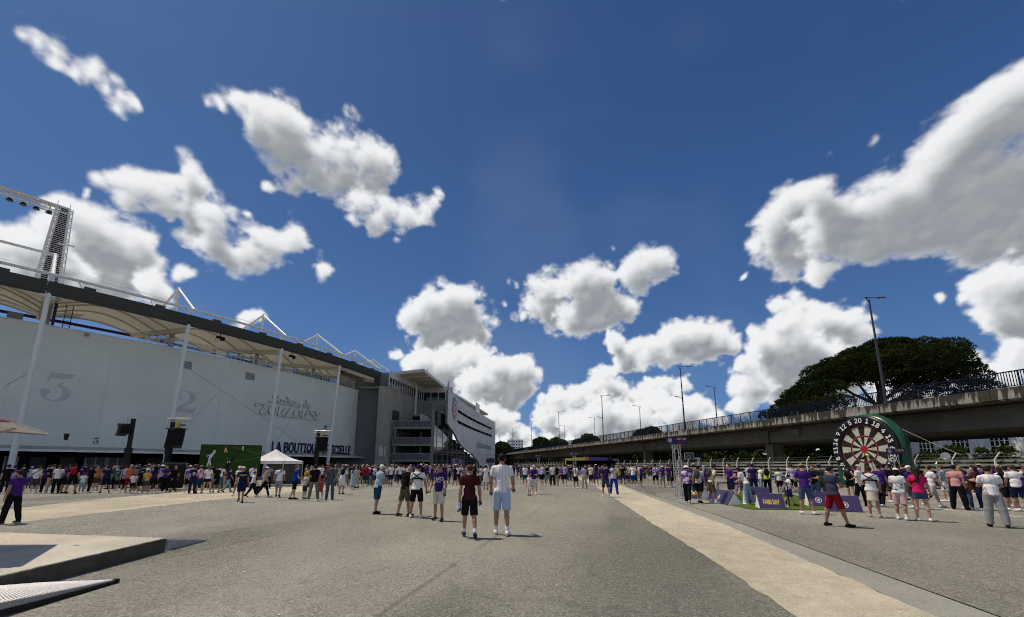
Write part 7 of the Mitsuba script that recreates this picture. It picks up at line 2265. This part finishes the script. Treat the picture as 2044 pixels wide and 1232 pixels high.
# left foreground and the walkers by the screen
person(17, 1046, 'bearded man in violet tee and black trousers at the far left edge', 1.58, 42, dict(lean=-4, legs=((8, 4, 4), (-8, 4, 4)), arms=((-8, 14, 14, 2), (12, 10, 40, 14)), head=(10, 16)), build=1.12, bottom='trousers', extras=('beard',), look=dict(skin='tan', top='violet_cloth', bottom='black', shoes='charcoal', hair='dark'))
person(479, 1003, 'man in navy tee with yellow lettering and pale cap walking towards the viewer', 1.70, 172, WALK, hat='cap', build=1.08, faced=True, print_=((('VIOLA', 0.07, 0.05),), 'sign_yellow', 1), look=dict(skin='tan', top='navy', bottom='navy', shoes='charcoal', hat='pale_pink', hair='grey'))
person(502, 992, 'boy in white tee and black trousers walking right with a black bag', 1.42, -84, WALK, bottom='trousers', extras=('bag_right',), look=dict(top='white', bottom='black', shoes='black', hair='black'))
person(525, 993, 'woman in white cap, beige top and black leggings walking right', 1.66, -80, WALK2, female=True, top='tee', bottom='leggings', hat='cap', hair='ponytail', look=dict(top='beige', bottom='black', shoes='white', hat='white', hair='dark'))
person(554, 993, 'man in white tee with black shoulder strap and grey shorts walking away', 1.76, -8, WALK, build=1.05, extras=('strap',), look=dict(skin='tan', top='white', bottom='grey', shoes='charcoal'))
person(586, 998, 'man in royal blue tee and black shorts standing in profile', 1.74, -72, dict(legs=((6, 6, 3), (-14, 6, 4)), arms=((14, 8, 60, 20), (10, 8, 50, 20))), hair='short', build=1.04, look=dict(skin='fair', top='royal', bottom='black', shoes='maroon', hair='ginger'))
person(607, 996, 'child in beige tee beside the man in royal blue', 1.28, -40, PHONE, look=dict(top='offwhite', bottom='charcoal', shoes='black', hair='brown'))
person(612, 990, 'person in yellow tee half hidden behind the man in khaki trousers', 1.62, 20, STAND, look=dict(top='gold', bottom='charcoal', hair='black'))
person(624.6, 1000, 'man in black tee and khaki trousers with a black hip bag, back turned', 1.76, 4, WIDE, bottom='trousers', build=1.06, extras=('hip_bag',), look=dict(skin='tan', top='black', bottom='sage', shoes='white', hair='black'))
person(638, 997, 'girl in red patterned dress beside the man in jeans', 1.24, 10, STROLL, female=True, top='dress', hair='bob', look=dict(skin='tan', top='floral', shoes='white', hair='black'))
person(657, 998, 'man in dark grey shirt and blue jeans seen from behind', 1.80, -6, dict(arms=((10, 12, 70, 24), (4, 10, 14, 4)), legs=((3, 4, 3), (-3, 4, 2))), bottom='trousers', build=1.05, look=dict(skin='tan', top='dark_grey', bottom='denim', shoes='black', hair='dark'))
person(681, 987, 'man in white tee and white shorts carrying a black backpack', 1.70, -20, LEANF, extras=('backpack',), look=dict(skin='tan', top='white', bottom='white', shoes='black', bag='black'))
person(703, 978, 'woman in long pale blue patterned dress near the tent', 1.64, -30, STAND, female=True, top='dress', hair='long', extras=('long',), look=dict(top='sky', shoes='white', hair='dark'))
person(711, 975, 'woman in long beige dress standing near the tent', 1.66, -30, STAND, female=True, top='dress', hair='bob', extras=('long',), look=dict(top='beige', shoes='black', hair='black'))
person(725, 969, 'man in bright violet tee before the dark end wall', 1.76, 0, WIDE, look=dict(skin='dark', top='violet_cloth', bottom='charcoal', hair='black'))
person(738, 969, 'man in white tee and jeans before the dark end wall', 1.72, 10, STAND, bottom='trousers', look=dict(skin='tan', top='white', bottom='denim', hair='black'))
person(533, 976, 'man in grey tee and black trousers under the edge of the white tent', 1.74, 0, HIPS, bottom='trousers', look=dict(skin='dark', top='grey', bottom='black', hair='black'))
person(501, 977, 'man in white tee with dark strap in front of the right end of the screen', 1.74, 5, STAND, extras=('strap',), look=dict(skin='tan', top='white', bottom='navy', hair='black'))
# the queue along the left
Q = 'people of the queue before the stage'
person(6, 986, 'person in black with a blue cap at the left end of the queue', 1.76, -10, STAND, hat='cap', bottom='trousers', look=dict(top='black', bottom='black', hat='navy'))
person(19, 985.5, 'person in lilac tie dye jersey third in the queue from the left edge', 1.72, -15, STAND, look=dict(top='tiedye', bottom='black', hair='dark'))
person(37, 985, 'broad man in navy tee near the left end of the queue', 1.76, -10, WIDE, build=1.15, look=dict(top='navy', bottom='black', hair='dark'))
person(66, 985, 'person in white tee with a thin black strap in the queue, left part', 1.70, -14, dict(arms=((8, 8, 60, 20), (8, 8, 70, 20))), extras=('strap',), look=dict(top='white', bottom='charcoal', hair='black'))
person(86, 985, 'man in dark violet tee and dark trousers in the queue', 1.74, -20, PHONE, bottom='trousers', look=dict(top='deep_violet', bottom='black', hair='dark'))
person(98, 985, 'man with tan trousers and black tee in the queue', 1.78, -10, FOLD, bottom='trousers', look=dict(top='black', bottom='beige', hair='brown'))
person(109, 985.5, 'man in white tee and black trousers in the queue, back turned', 1.74, -4, STAND, bottom='trousers', build=1.06, look=dict(skin='tan', top='white', bottom='black', shoes='black', hair='brown'))
person(127, 985, 'man in navy tee leaning forward in the queue', 1.80, -30, LEANF, look=dict(skin='tan', top='deep_violet', bottom='black', shoes='black', hair='black'))
person(140, 985.5, 'man in black with a red backpack in the queue', 1.82, -12, WIDE, extras=('backpack',), look=dict(skin='tan', top='black', bottom='black', shoes='black', hair='black', bag='red'))
person(161, 985, 'small child in white tee, pale blue shorts and red cap in the queue', 1.26, -6, STAND, hat='cap', look=dict(skin='olive', top='white', bottom='pale_denim', hat='red', hair='black'))
person(176, 984, 'person all in black with white shoes looking down in the queue', 1.68, -70, PHONE, bottom='trousers', hair='long', female=True, look=dict(top='black', bottom='black', hair='black'))
person(186, 978, 'person in white top bending over behind the queue', 1.66, 60, LEANF, look=dict(top='white', bottom='charcoal', hair='black'))
person(208, 984.5, 'man in navy tee and black shorts standing before the violet barrier', 1.70, 6, WIDE, look=dict(skin='tan', top='navy', bottom='black', shoes='black', hair='black'))
person(229, 965, 'man in black with folded arms standing behind the violet barrier', 1.80, 170, FOLD, D=38, look=dict(top='black', bottom='beige', hair='black'))
person(245, 984, 'person in lilac tie dye jersey and black shorts beside the orange tee', 1.72, 0, STAND, look=dict(top='tiedye', bottom='black', hair='dark'), extras=('socks',))
person(254, 984.5, 'grey haired man in orange tee in the queue', 1.76, -6, dict(arms=((8, 10, 14, 4), (8, 14, 20, 4))), build=1.08, look=dict(skin='tan', top='orange', bottom='crimson', hair='grey'))
person(262, 985.5, 'small child in white and black top in front of the man in orange', 1.22, 0, PHONE, look=dict(skin='tan', top='white', bottom='black', hair='black'))
person(278, 985, 'boy in black tee and black shorts in the queue', 1.50, -4, STAND, look=dict(top='black', bottom='black', hair='black'))
person(289, 985, 'child in yellow top and lime cap in the queue', 1.46, 0, STAND, hat='cap', look=dict(skin='tan', top='gold', bottom='charcoal', hat='lime'))
person(303, 984.5, 'long haired woman in deep violet tee and black shorts in the queue', 1.66, 0, WIDE, female=True, hair='long', build=1.15, look=dict(top='deep_violet', bottom='black', hair='black'))
person(327, 983, 'man in violet jersey with black trousers facing the queue', 1.74, 150, FOLD, bottom='trousers', faced=True, look=dict(skin='tan', top='violet_cloth', bottom='black', hair='dark'))
person(345, 982, 'blond woman in black dress reaching out in the queue', 1.68, 24, dict(arms=((50, 20, 20, 10), (8, 10, 14, 4))), female=True, top='dress', hair='bob', extras=('long',), build=1.12, look=dict(top='black', shoes='black', hair='blond'))
person(373, 984.5, 'person in lilac jersey and white cap left of the number nine shirt', 1.70, 0, STAND, hat='cap', look=dict(top='tiedye', bottom='black', hat='white', hair='dark'))
person(382, 985.5, 'man in navy jersey with white number nine and navy trousers', 1.72, 0, STAND, bottom='trousers', print_=((('9', 0.20, 0.20),), 'cloth_white', -1), look=dict(top='navy', bottom='navy', shoes='black', hair='dark'))
person(396, 985, 'person in lilac jersey, teal shorts and grey cap with a pink bag', 1.70, 20, STAND, hat='cap', extras=('hip_bag',), look=dict(top='tiedye', bottom='teal', hat='grey', bag='hot_pink', shoes='black'))
person(411, 985, 'woman with ponytail in white top and black shorts before the screen', 1.70, 0, WIDE, female=True, bottom='hot_pants', hair='ponytail', look=dict(top='white', bottom='black', hair='brown'))
person(430, 983.5, 'woman in black dress with bare shoulders before the screen', 1.68, 30, PHONE, female=True, top='dress', hair='bun', build=1.15, look=dict(skin='tan', top='black', shoes='tan_hide', hair='dark'))
person(453, 982.5, 'girl in dark violet tee and pale jeans walking past the screen', 1.55, -70, WALK, female=True, bottom='trousers', hair='ponytail', look=dict(top='deep_violet', bottom='pale_denim', shoes='black', hair='black'))
person(474, 990, 'person in white tee and cap behind the man with the yellow lettering', 1.70, 150, WALK2, hat='cap', look=dict(skin='tan', top='white', bottom='beige', hat='white'))
# middle distance, right of the walkers
person(970, 978, 'person in white tee and white shorts standing beyond the tall man', 1.74, 0, STAND, look=dict(skin='tan', top='white', bottom='white', shoes='black', hair='black'))
person(1067, 987, 'older man in white shorts with a violet scarf standing beside a child', 1.74, 160, PHONE, hair='balding', faced=True, extras=('scarf',), look=dict(skin='fair', top='violet_cloth', bottom='offwhite', hair='white'))
person(1057, 990, 'child in white and violet top beside the man with the violet scarf', 1.20, 150, STAND, look=dict(top='white', bottom='white', shoes='black', hair='dark'))
person(1210, 993, 'broad man in deep violet tee and dark grey shorts on the pale strip', 1.80, 0, dict(arms=((24, 12, 76, 40), (24, 12, 76, 40)), legs=((2, 6, 2), (-2, 6, 2))), build=1.15, extras=('socks',), look=dict(skin='tan', top='deep_violet', bottom='charcoal', hair='dark'))
person(1226, 987, 'man in grey tee and royal blue trousers with a dark strap', 1.80, -12, dict(legs=((4, 9, 3), (-6, 10, 4)), arms=((22, 12, 80, 40), (22, 12, 70, 36))), bottom='trousers', extras=('strap',), look=dict(skin='dark', top='light_grey', bottom='royal', shoes='black', hair='black'))
row = [(1048, 970.5, 'white tee and teal shorts', 'white', 'teal', 'shorts', STAND, 0), (1082, 970.5, 'lavender tee and black shorts', 'lavender', 'black', 'shorts', PHONE, -40), (1094, 970, 'black tee and pale denim shorts', 'black', 'pale_denim', 'shorts', FOLD, 150), (1103, 970.5, 'white shirt and black trousers', 'white', 'black', 'trousers', STAND, 20), (1111, 970, 'black top and beige trousers', 'black', 'beige', 'trousers', STAND, -20),
       (1119, 969, 'white jersey and red shorts', 'tiedye', 'crimson', 'shorts', WIDE, 10), (1128, 970.5, 'lilac jersey and black shorts', 'lilac', 'black', 'shorts', FOLD, -30), (1150, 975.5, 'white tee with violet scarf and black shorts', 'white', 'black', 'shorts', WIDE, 140), (1167, 976, 'white jersey and beige trousers', 'lavender', 'beige', 'trousers', PHONE, 30), (1180, 970.5, 'cream tee and navy shorts', 'cream', 'navy', 'shorts', STAND, -20),
       (1191, 970.5, 'violet dress and white cap', 'violet_cloth', 'black', 'dress', STAND, 0), (1236, 970, 'yellow tee', 'yellow', 'charcoal', 'shorts', STAND, 170), (1244, 971, 'black tee and violet shorts', 'black', 'deep_violet', 'shorts', HIPS, 0), (1265, 972, 'white tee and royal blue shorts', 'white', 'royal', 'shorts', STAND, -10), (1281, 972, 'violet tee and black shorts', 'deep_violet', 'black', 'shorts', PHONE, -70),
       (1310, 973, 'tie dye jersey and black shorts', 'tiedye', 'black', 'shorts', WIDE, -20), (1324, 973, 'violet tee, grey shorts and white bucket hat', 'violet_cloth', 'grey', 'shorts', HIPS, -20), (1337, 974, 'deep violet tee beside the truss post', 'deep_violet', 'charcoal', 'shorts', STAND, -30), (1345, 974, 'black dress beside the truss post', 'black', 'black', 'dress', STAND, -20)]
for x, y, d, t_, b_, st_, po, f in row:
    fem = 'dress' in d
    person(x, y, f'person in {d} in the middle row', rng.uniform(1.66, 1.82), f, po, female=fem, top='dress' if fem else 'tee', bottom=None if fem else st_, hair='long' if fem else 'short', hat='bucket' if 'bucket' in d else ('cap' if 'cap' in d else None), extras=('scarf',) if 'scarf' in d else (), look=dict(skin=rng.choice(['fair', 'tan', 'tan', 'olive']), top=t_, bottom=b_, hair=rng.choice(['black', 'dark', 'brown'])))
# the games area
person(1374, 1005, 'person in tie dye jersey, black trousers and white bucket hat walking past the truss post', 1.74, -10, WALK, bottom='trousers', hat='bucket', look=dict(skin='tan', top='tiedye', bottom='black', shoes='white', hair='black'))
person(1398, 1004.5, 'man in white and violet top with black shorts and dark backpack', 1.72, -24, STROLL, extras=('backpack', 'socks'), look=dict(skin='tan', top='light_grey', bottom='black', shoes='black', hair='black', bag='charcoal'))
person(1423, 1005.5, 'man in cream tee and khaki shorts leaning forward by the violet boards', 1.78, -70, dict(lean=16, head=(0, 0), legs=((-2, 3, 3), (8, 4, 3)), arms=((6, 8, 14, 4), (-4, 8, 10, 4))), extras=('socks', 'backpack', 'beard'), look=dict(skin='olive', top='cream', bottom='khaki', shoes='white', hair='black', bag='charcoal'))
person(1472, 996, 'child in red cap and dark violet tee on the turf', 1.30, -50, STROLL, hat='cap', extras=('socks',), look=dict(skin='tan', top='deep_violet', bottom='grey', hat='red', shoes='black'))
person(1482, 993, 'child in green cap and violet tee on the turf', 1.24, -60, WALK, hat='cap', look=dict(skin='tan', top='violet_cloth', bottom='charcoal', hat='sage', shoes='black'))
person(1494, 1008, 'long haired woman in white tee and jeans bending down on the turf', 1.70, 66, dict(lean=22, head=(24, 0), legs=((2, 2, 6), (-8, 2, 10)), arms=((30, 6, 60, 20), (34, 6, 50, 20))), female=True, bottom='trousers', hair='long', look=dict(skin='fair', top='white', bottom='pale_denim', shoes='white', hair='black'))
person(1507, 990, 'man in deep violet tee, dark trousers and cap behind the bending woman', 1.80, 10, STAND, bottom='trousers', hat='cap', look=dict(skin='tan', top='deep_violet', bottom='navy', hat='violet_cloth'))
person(1521, 985, 'person in white tee and pale jeans behind the front violet board', 1.68, -60, PHONE, bottom='trousers', look=dict(top='white', bottom='pale_denim', hair='black'))
person(1534, 988, 'man in yellow tee with black backpack behind the violet boards', 1.72, 6, STAND, bottom='trousers', extras=('backpack',), look=dict(skin='olive', top='lime', bottom='black', hair='black'))
person(1559, 988, 'boy in white tee standing by the blue games table', 1.55, 10, STAND, look=dict(skin='tan', top='white', bottom='maroon', hair='black'))
person(1576, 983, 'man in white tee playing at the blue games table', 1.76, -80, dict(lean=10, head=(20, 0), arms=((40, 10, 40, 10), (50, 10, 20, 10))), look=dict(skin='tan', top='white', bottom='charcoal', hair='black'))
person(1578, 1010.5, 'boy in white tee, violet shorts and black cap striding on the turf', 1.34, -76, WALK, hat='cap', look=dict(skin='fair', top='white', bottom='violet_cloth', hat='black', shoes='black'))
person(1613, 1027, 'man in violet tee, denim shorts and beige cap with his back turned', 1.78, 14, dict(lean=4, head=(26, 0), legs=((3, 6, 3), (-5, 6, 3)), arms=((22, 12, 76, 34), (22, 12, 60, 30))), hat='cap', hair='short', build=1.06, look=dict(skin='tan', top='violet_cloth', bottom='denim', hat='beige', hair='brown'))
person(1632, 1008, 'man in black tee half hidden between two men left of the dartboard', 1.74, 150, FOLD, faced=True, look=dict(skin='tan', top='black', bottom='denim', hair='dark'))
person(1671, 1052, 'man in navy tee and dark red shorts standing wide legged', 1.72, -46, dict(lean=2, side=-3, legs=((-8, 10, 2), (14, 8, 3)), arms=((18, 10, 66, 24), (20, 10, 72, 26)), head=(10, 0)), h=0.0115, build=1.10, hair='balding', look=dict(skin='olive', top='slate', bottom='crimson', shoes='black', hair='black'))
person(1644, 1004, 'man in grey cap with bare arms behind the man in red shorts', 1.78, 0, STAND, top='tank', hat='cap', look=dict(skin='tan', top='charcoal', bottom='charcoal', hat='dark_grey'))
person(1664, 1000, 'person in white tee left of the foot of the dartboard', 1.70, 40, STAND, look=dict(skin='fair', top='white', bottom='charcoal', hair='black'))
person(1701, 1000, 'woman in black top, black hat and sunglasses in front of the dartboard', 1.68, 140, HIPS, female=True, top='tank', bottom='hot_pants', hat='bucket', hair='long', faced=True, extras=('sunglasses',), look=dict(skin='fair', top='black', bottom='black', hat='black', hair='dark'))
person(1722, 1011, 'man in white tee, grey cap and black trousers in front of the dartboard', 1.74, -120, STROLL, bottom='trousers', hat='cap', look=dict(skin='fair', top='white', bottom='black', hat='light_grey', shoes='black'))
person(1748, 1033.5, 'woman in white top and white skirt with a black chest bag', 1.68, -6, dict(legs=((6, 3, 4), (-4, 3, 3)), arms=((20, 12, 70, 30), (6, 12, 20, 6))), female=True, bottom='skirt', hair='bun', build=1.18, extras=('chest_bag', 'strap'), look=dict(skin='tan', top='white', bottom='offwhite', shoes='beige', hair='brown'))
person(1764, 1012, 'man in violet tee and black trousers behind the woman in white', 1.76, -30, STROLL, bottom='trousers', look=dict(skin='tan', top='violet_cloth', bottom='black', hair='dark'))
person(1774, 1004, 'man in black tee and navy cap in front of the dartboard sign', 1.78, -10, STAND, hat='cap_back', look=dict(skin='tan', top='black', bottom='charcoal', hat='navy', hair='dark'))
person(1787, 1003, 'man in navy tee below the dartboard sign', 1.78, 70, STAND, look=dict(skin='tan', top='navy', bottom='navy', hair='black'))
person(1803, 1038.5, 'woman in printed white tee, white cap and pale pink shorts', 1.62, -16, dict(legs=((4, 3, 3), (-5, 3, 3)), arms=((14, 10, 50, 20), (12, 12, 40, 14)), head=(10, 0)), female=True, hat='cap', hair='bob', build=1.06, extras=('socks',), look=dict(skin='tan', top='print', bottom='pale_pink', hat='white', hair='black', shoes='white'))
person(1845, 1041, 'woman in hot pink top and denim shorts with dark hair', 1.66, 6, dict(legs=((2, 4, 2), (-3, 5, 2)), arms=((20, 12, 60, 24), (4, 16, 12, 2))), female=True, bottom='hot_pants', hair='long', build=1.14, extras=('strap',), look=dict(skin='fair', top='hot_pink', bottom='denim', hair='dark', shoes='white'))
person(1828, 1016, 'person in white cap between the woman in white and the woman in pink', 1.70, 140, STAND, hat='cap', look=dict(skin='fair', top='deep_violet', bottom='charcoal', hat='white'))
person(1867, 1013.5, 'man in white tee and pale shorts striding right', 1.74, -66, WALK, extras=('socks',), look=dict(skin='fair', top='white', bottom='light_grey', shoes='white', hair='black'))
person(1893, 1002, 'person in pale blue top and white shorts right of the striding man', 1.70, 60, STAND, look=dict(skin='fair', top='pale_denim', bottom='white', hair='brown'))
person(1918, 1018, 'man in pink tee and black trousers at the right', 1.74, -16, WIDE, bottom='baggy', look=dict(skin='tan', top='pink', bottom='black', shoes='black', hair='black'))
person(1936, 1017, 'young person in violet jersey and jeans beside the man in pink', 1.54, 130, FOLD, bottom='trousers', faced=True, look=dict(skin='tan', top='deep_violet', bottom='denim', hair='black'))
person(1961, 1019, 'woman in maroon top with a large brown bag', 1.70, 100, FOLD, female=True, bottom='trousers', hair='long', extras=('bag_left',), look=dict(skin='fair', top='maroon', bottom='navy', hair='dark', bag='tan_hide'))
person(1994, 1053, 'man in pale striped shirt and grey sweatpants near the right edge', 1.70, 8, dict(legs=((2, 5, 3), (-6, 6, 3)), arms=((24, 12, 76, 34), (24, 12, 70, 34)), head=(12, 0)), h=0.0115, bottom='baggy', build=1.05, look=dict(skin='tan', top='pinstripe', bottom='grey', shoes='maroon', hair='dark'))
person(2010, 1012, 'woman in white jersey behind the man in grey sweatpants', 1.64, 40, STAND, female=True, hair='long', look=dict(top='white', bottom='charcoal', hair='dark'))
person(2024, 1020, 'person in black tee and black shorts at the right edge', 1.70, 20, STAND, look=dict(skin='tan', top='black', bottom='black', hair='black'))
person(2040, 1022, 'man in white tee and navy shorts with one arm raised at the right edge', 1.74, 10, UPARM, look=dict(skin='tan', top='white', bottom='navy', hair='brown'))

# ------------------------------------------------------------------ the crowd: a dozen figures reused with other clothes
POOL = []
specs = [(1.74, STAND, 1.0, False, 'tee', 'shorts', 'short', None), (1.76, WIDE, 1.08, False, 'tee', 'shorts', 'short', 'cap'), (1.72, PHONE, 1.0, False, 'tee', 'trousers', 'short', None), (1.78, FOLD, 1.05, False, 'tee', 'shorts', 'short', None),
         (1.64, STAND, 1.0, True, 'tee', 'hot_pants', 'long', None), (1.66, HIPS, 1.05, True, 'tee', 'trousers', 'ponytail', None), (1.75, STROLL, 1.0, False, 'tee', 'shorts', 'short', None), (1.72, HIPS, 1.12, False, 'tee', 'shorts', 'balding', None),
         (1.64, STROLL, 1.0, True, 'dress', None, 'bob', None), (1.70, PHONE, 1.0, True, 'tee', 'leggings', 'bun', None), (1.76, UPARM, 1.0, False, 'tee', 'shorts', 'short', 'bucket'), (1.73, BACKH, 1.1, False, 'long', 'trousers', 'short', 'cap')]
for i, (H_, po, b_, fem, tp_, bt_, hr_, ht_) in enumerate(specs):
    m = figure(H=H_, pose=po, build=b_, female=fem, top=tp_, bottom=bt_, hair=hr_, hat=ht_, h=0.030, seed=60 + i)
    keep = {}
    for k, q in m.items():
        if isinstance(k, tuple) and k[0] == 'shoe':
            keep.setdefault('shoe', []).append(q)
        else:
            keep[k] = mikit.ply(q, 'skin_fair', smooth=True)
    keep[('shoe', 0)], keep[('shoe', 1)] = (mikit.ply(q, 'skin_fair', smooth=True) for q in keep.pop('shoe'))
    POOL.append((H_, keep))
TOPS = ['white'] * 8 + ['deep_violet'] * 5 + ['violet_cloth'] * 4 + ['tiedye'] * 3 + ['black'] * 9 + ['navy'] * 6 + ['grey'] * 2 + ['lavender'] * 2 + ['pale_denim', 'red', 'yellow', 'green', 'sky', 'cream', 'orange', 'royal']
NAMES = dict(deep_violet='dark violet', violet_cloth='violet', tiedye='violet and white patterned', pale_denim='pale blue', sky='pale blue')
BOT = ['black'] * 6 + ['charcoal'] * 3 + ['navy'] * 3 + ['denim'] * 2 + ['beige'] * 2 + ['grey', 'white', 'pale_denim', 'khaki', 'teal']
cr = random.Random(21)
SPOT = dict(queue='in the crowd before the stadium doors', tent='in the crowd right of the white tent', far='in the far crowd before the entrance building', games='in the group beyond the games area')
zones = [('queue', 32, 0, 470, 27, 35, 1), ('tent', 34, 560, 770, 31, 54, 1), ('far', 70, 690, 1005, 33, 50, 1), ('far', 38, 1005, 1345, 38, 54, 1), ('games', 28, 1370, 2044, 20.5, 26.5, 1)]
n_c = 0
for zn, n, xa, xb, da, db_, _ in zones:
    tries = 0
    got = 0
    while got < n and tries < 6000:
        tries += 1
        u = cr.random()
        D = da + (db_ - da) * (u ** 1.5)
        px = cr.uniform(xa, xb)
        p = at_y(px, 929, D)
        if got > 4 and cr.random() < 0.6:                             # people gather in knots
            o = placed[-cr.randint(1, got)]
            a_ = cr.uniform(0, 6.28)
            p = np.array([o[0] + 0.72 * math.cos(a_), o[1] + 0.72 * math.sin(a_), 0])
            px = CENTRE[0] + FOCAL / math.cos(PITCH) * p[0] / p[1]
            if not (xa <= px <= xb and da <= p[1] <= db_):
                continue
        if zn == 'queue' and (p[0] < -39 or 330 < px < 370 and D < 31 or px > 392 and D > 30.5):
            continue
        if zn == 'tent' and px < 600 and D < 37.5:
            continue
        if zn == 'games' and (via(0, -1.9)[0] - (p[1] - 27) * 0.239 < p[0] or (abs(p[0] - bc[0]) < 3.2 and abs(p[1] - bc[1]) < 3)):
            continue
        if zn == 'far' and abs(px - 1182) < 62 and D > 72:
            continue
        if any((p[0] - a) ** 2 + (p[1] - b) ** 2 < (0.62 if zn != 'far' else 0.55) ** 2 for a, b in placed):
            continue
        k = cr.randrange(len(POOL))
        H_, pool = POOL[k]
        top_ = cr.choice(TOPS)
        s = cr.uniform(0.89, 1.01)
        if cr.random() < 0.10:
            s *= 0.78
        face = cr.gauss(0, 35) if cr.random() < 0.62 else cr.uniform(0, 360)
        look = dict(LOOK0, skin=cr.choice(['fair', 'tan', 'tan', 'olive', 'dark']), top=top_, bottom=cr.choice(BOT), shoes=cr.choice(['white', 'white', 'black', 'grey']), hair=cr.choice(['black', 'black', 'dark', 'brown', 'blond', 'grey']), hat=cr.choice(['white', 'white', 'violet_cloth', 'black', 'red', 'beige']))
        gar = 'dress' if 'dress' in pool else 'shirt'
        key = thing('person', f"person in a {NAMES.get(top_, top_.replace('_', ' '))} {gar} {SPOT[zn]}", 'person', f"people in {NAMES.get(top_, top_)} {gar}s {SPOT[zn]}")
        dress_up(key, pool, T().translate([float(p[0]), float(p[1]), 0.012]).rotate([0, 0, 1], float(face + math.degrees(math.atan2(-p[0], p[1])))).scale(float(s)), look)
        placed.append((p[0], p[1]))
        got += 1
        n_c += 1
# the rest of the throng, past what can be told apart
FAR = [figure(H=H_, pose=po, build=b_, female=fem, top=tp_, bottom=bt_, hair=hr_, hat=ht_, h=0.062, seed=80 + i) for i, (H_, po, b_, fem, tp_, bt_, hr_, ht_) in enumerate(specs[:7])]
by_mat = {}
for zn, n, xa, xb, da, db_ in (('far', 210, 690, 1020, 36, 78), ('far', 150, 1020, 1345, 46, 74), ('back', 64, 0, 470, 33, 41), ('mid', 26, 560, 760, 44, 66)):
    got = 0
    for _ in range(9000):
        if got >= n:
            break
        D = cr.uniform(da, db_)
        px = cr.uniform(xa, xb)
        p = at_y(px, 929, D)
        if abs(px - 1182) < 62 and D > 72 or p[0] < -37 or (zn == 'back' and px > 390 and D < 36) or any((p[0] - a) ** 2 + (p[1] - b) ** 2 < 0.30 for a, b in placed):
            continue
        placed.append((p[0], p[1]))
        got += 1
        s = cr.uniform(0.90, 1.02)
        M = trimesh.transformations.translation_matrix((p[0], p[1], 0.012)) @ trimesh.transformations.rotation_matrix(cr.uniform(0, 6.28), [0, 0, 1]) @ trimesh.transformations.scale_matrix(s)
        tp_, bt_, hr_, sk_ = cr.choice(TOPS), cr.choice(BOT), cr.choice(['black', 'black', 'dark', 'brown', 'grey']), cr.choice(['fair', 'tan', 'tan', 'olive'])
        for k, q in cr.choice(FAR).items():
            nm = k[0] if isinstance(k, tuple) else k
            m_ = {'body': 'skin_' + sk_, 'shirt': 'cloth_' + tp_, 'hair': 'hair_' + hr_, 'cap': 'cloth_white', 'hat': 'cloth_white', 'shoe': 'cloth_white'}.get(nm, 'cloth_' + bt_)
            by_mat.setdefault(m_, []).append(moved(q, M))
for i, (m_, qs) in enumerate(by_mat.items()):
    scene[f'distant_crowd__{i + 1:03d}'] = mikit.ply(cat(qs), m_, smooth=True)
labels['distant_crowd'] = {'kind': 'stuff', 'label': 'dense far throng of supporters behind the people in front', 'category': 'crowd'}
print('crowd', n_c, 'people in all', len(placed))
print('triangles', sum(len(x[1]) for x in meshkit.WRITTEN.values()))
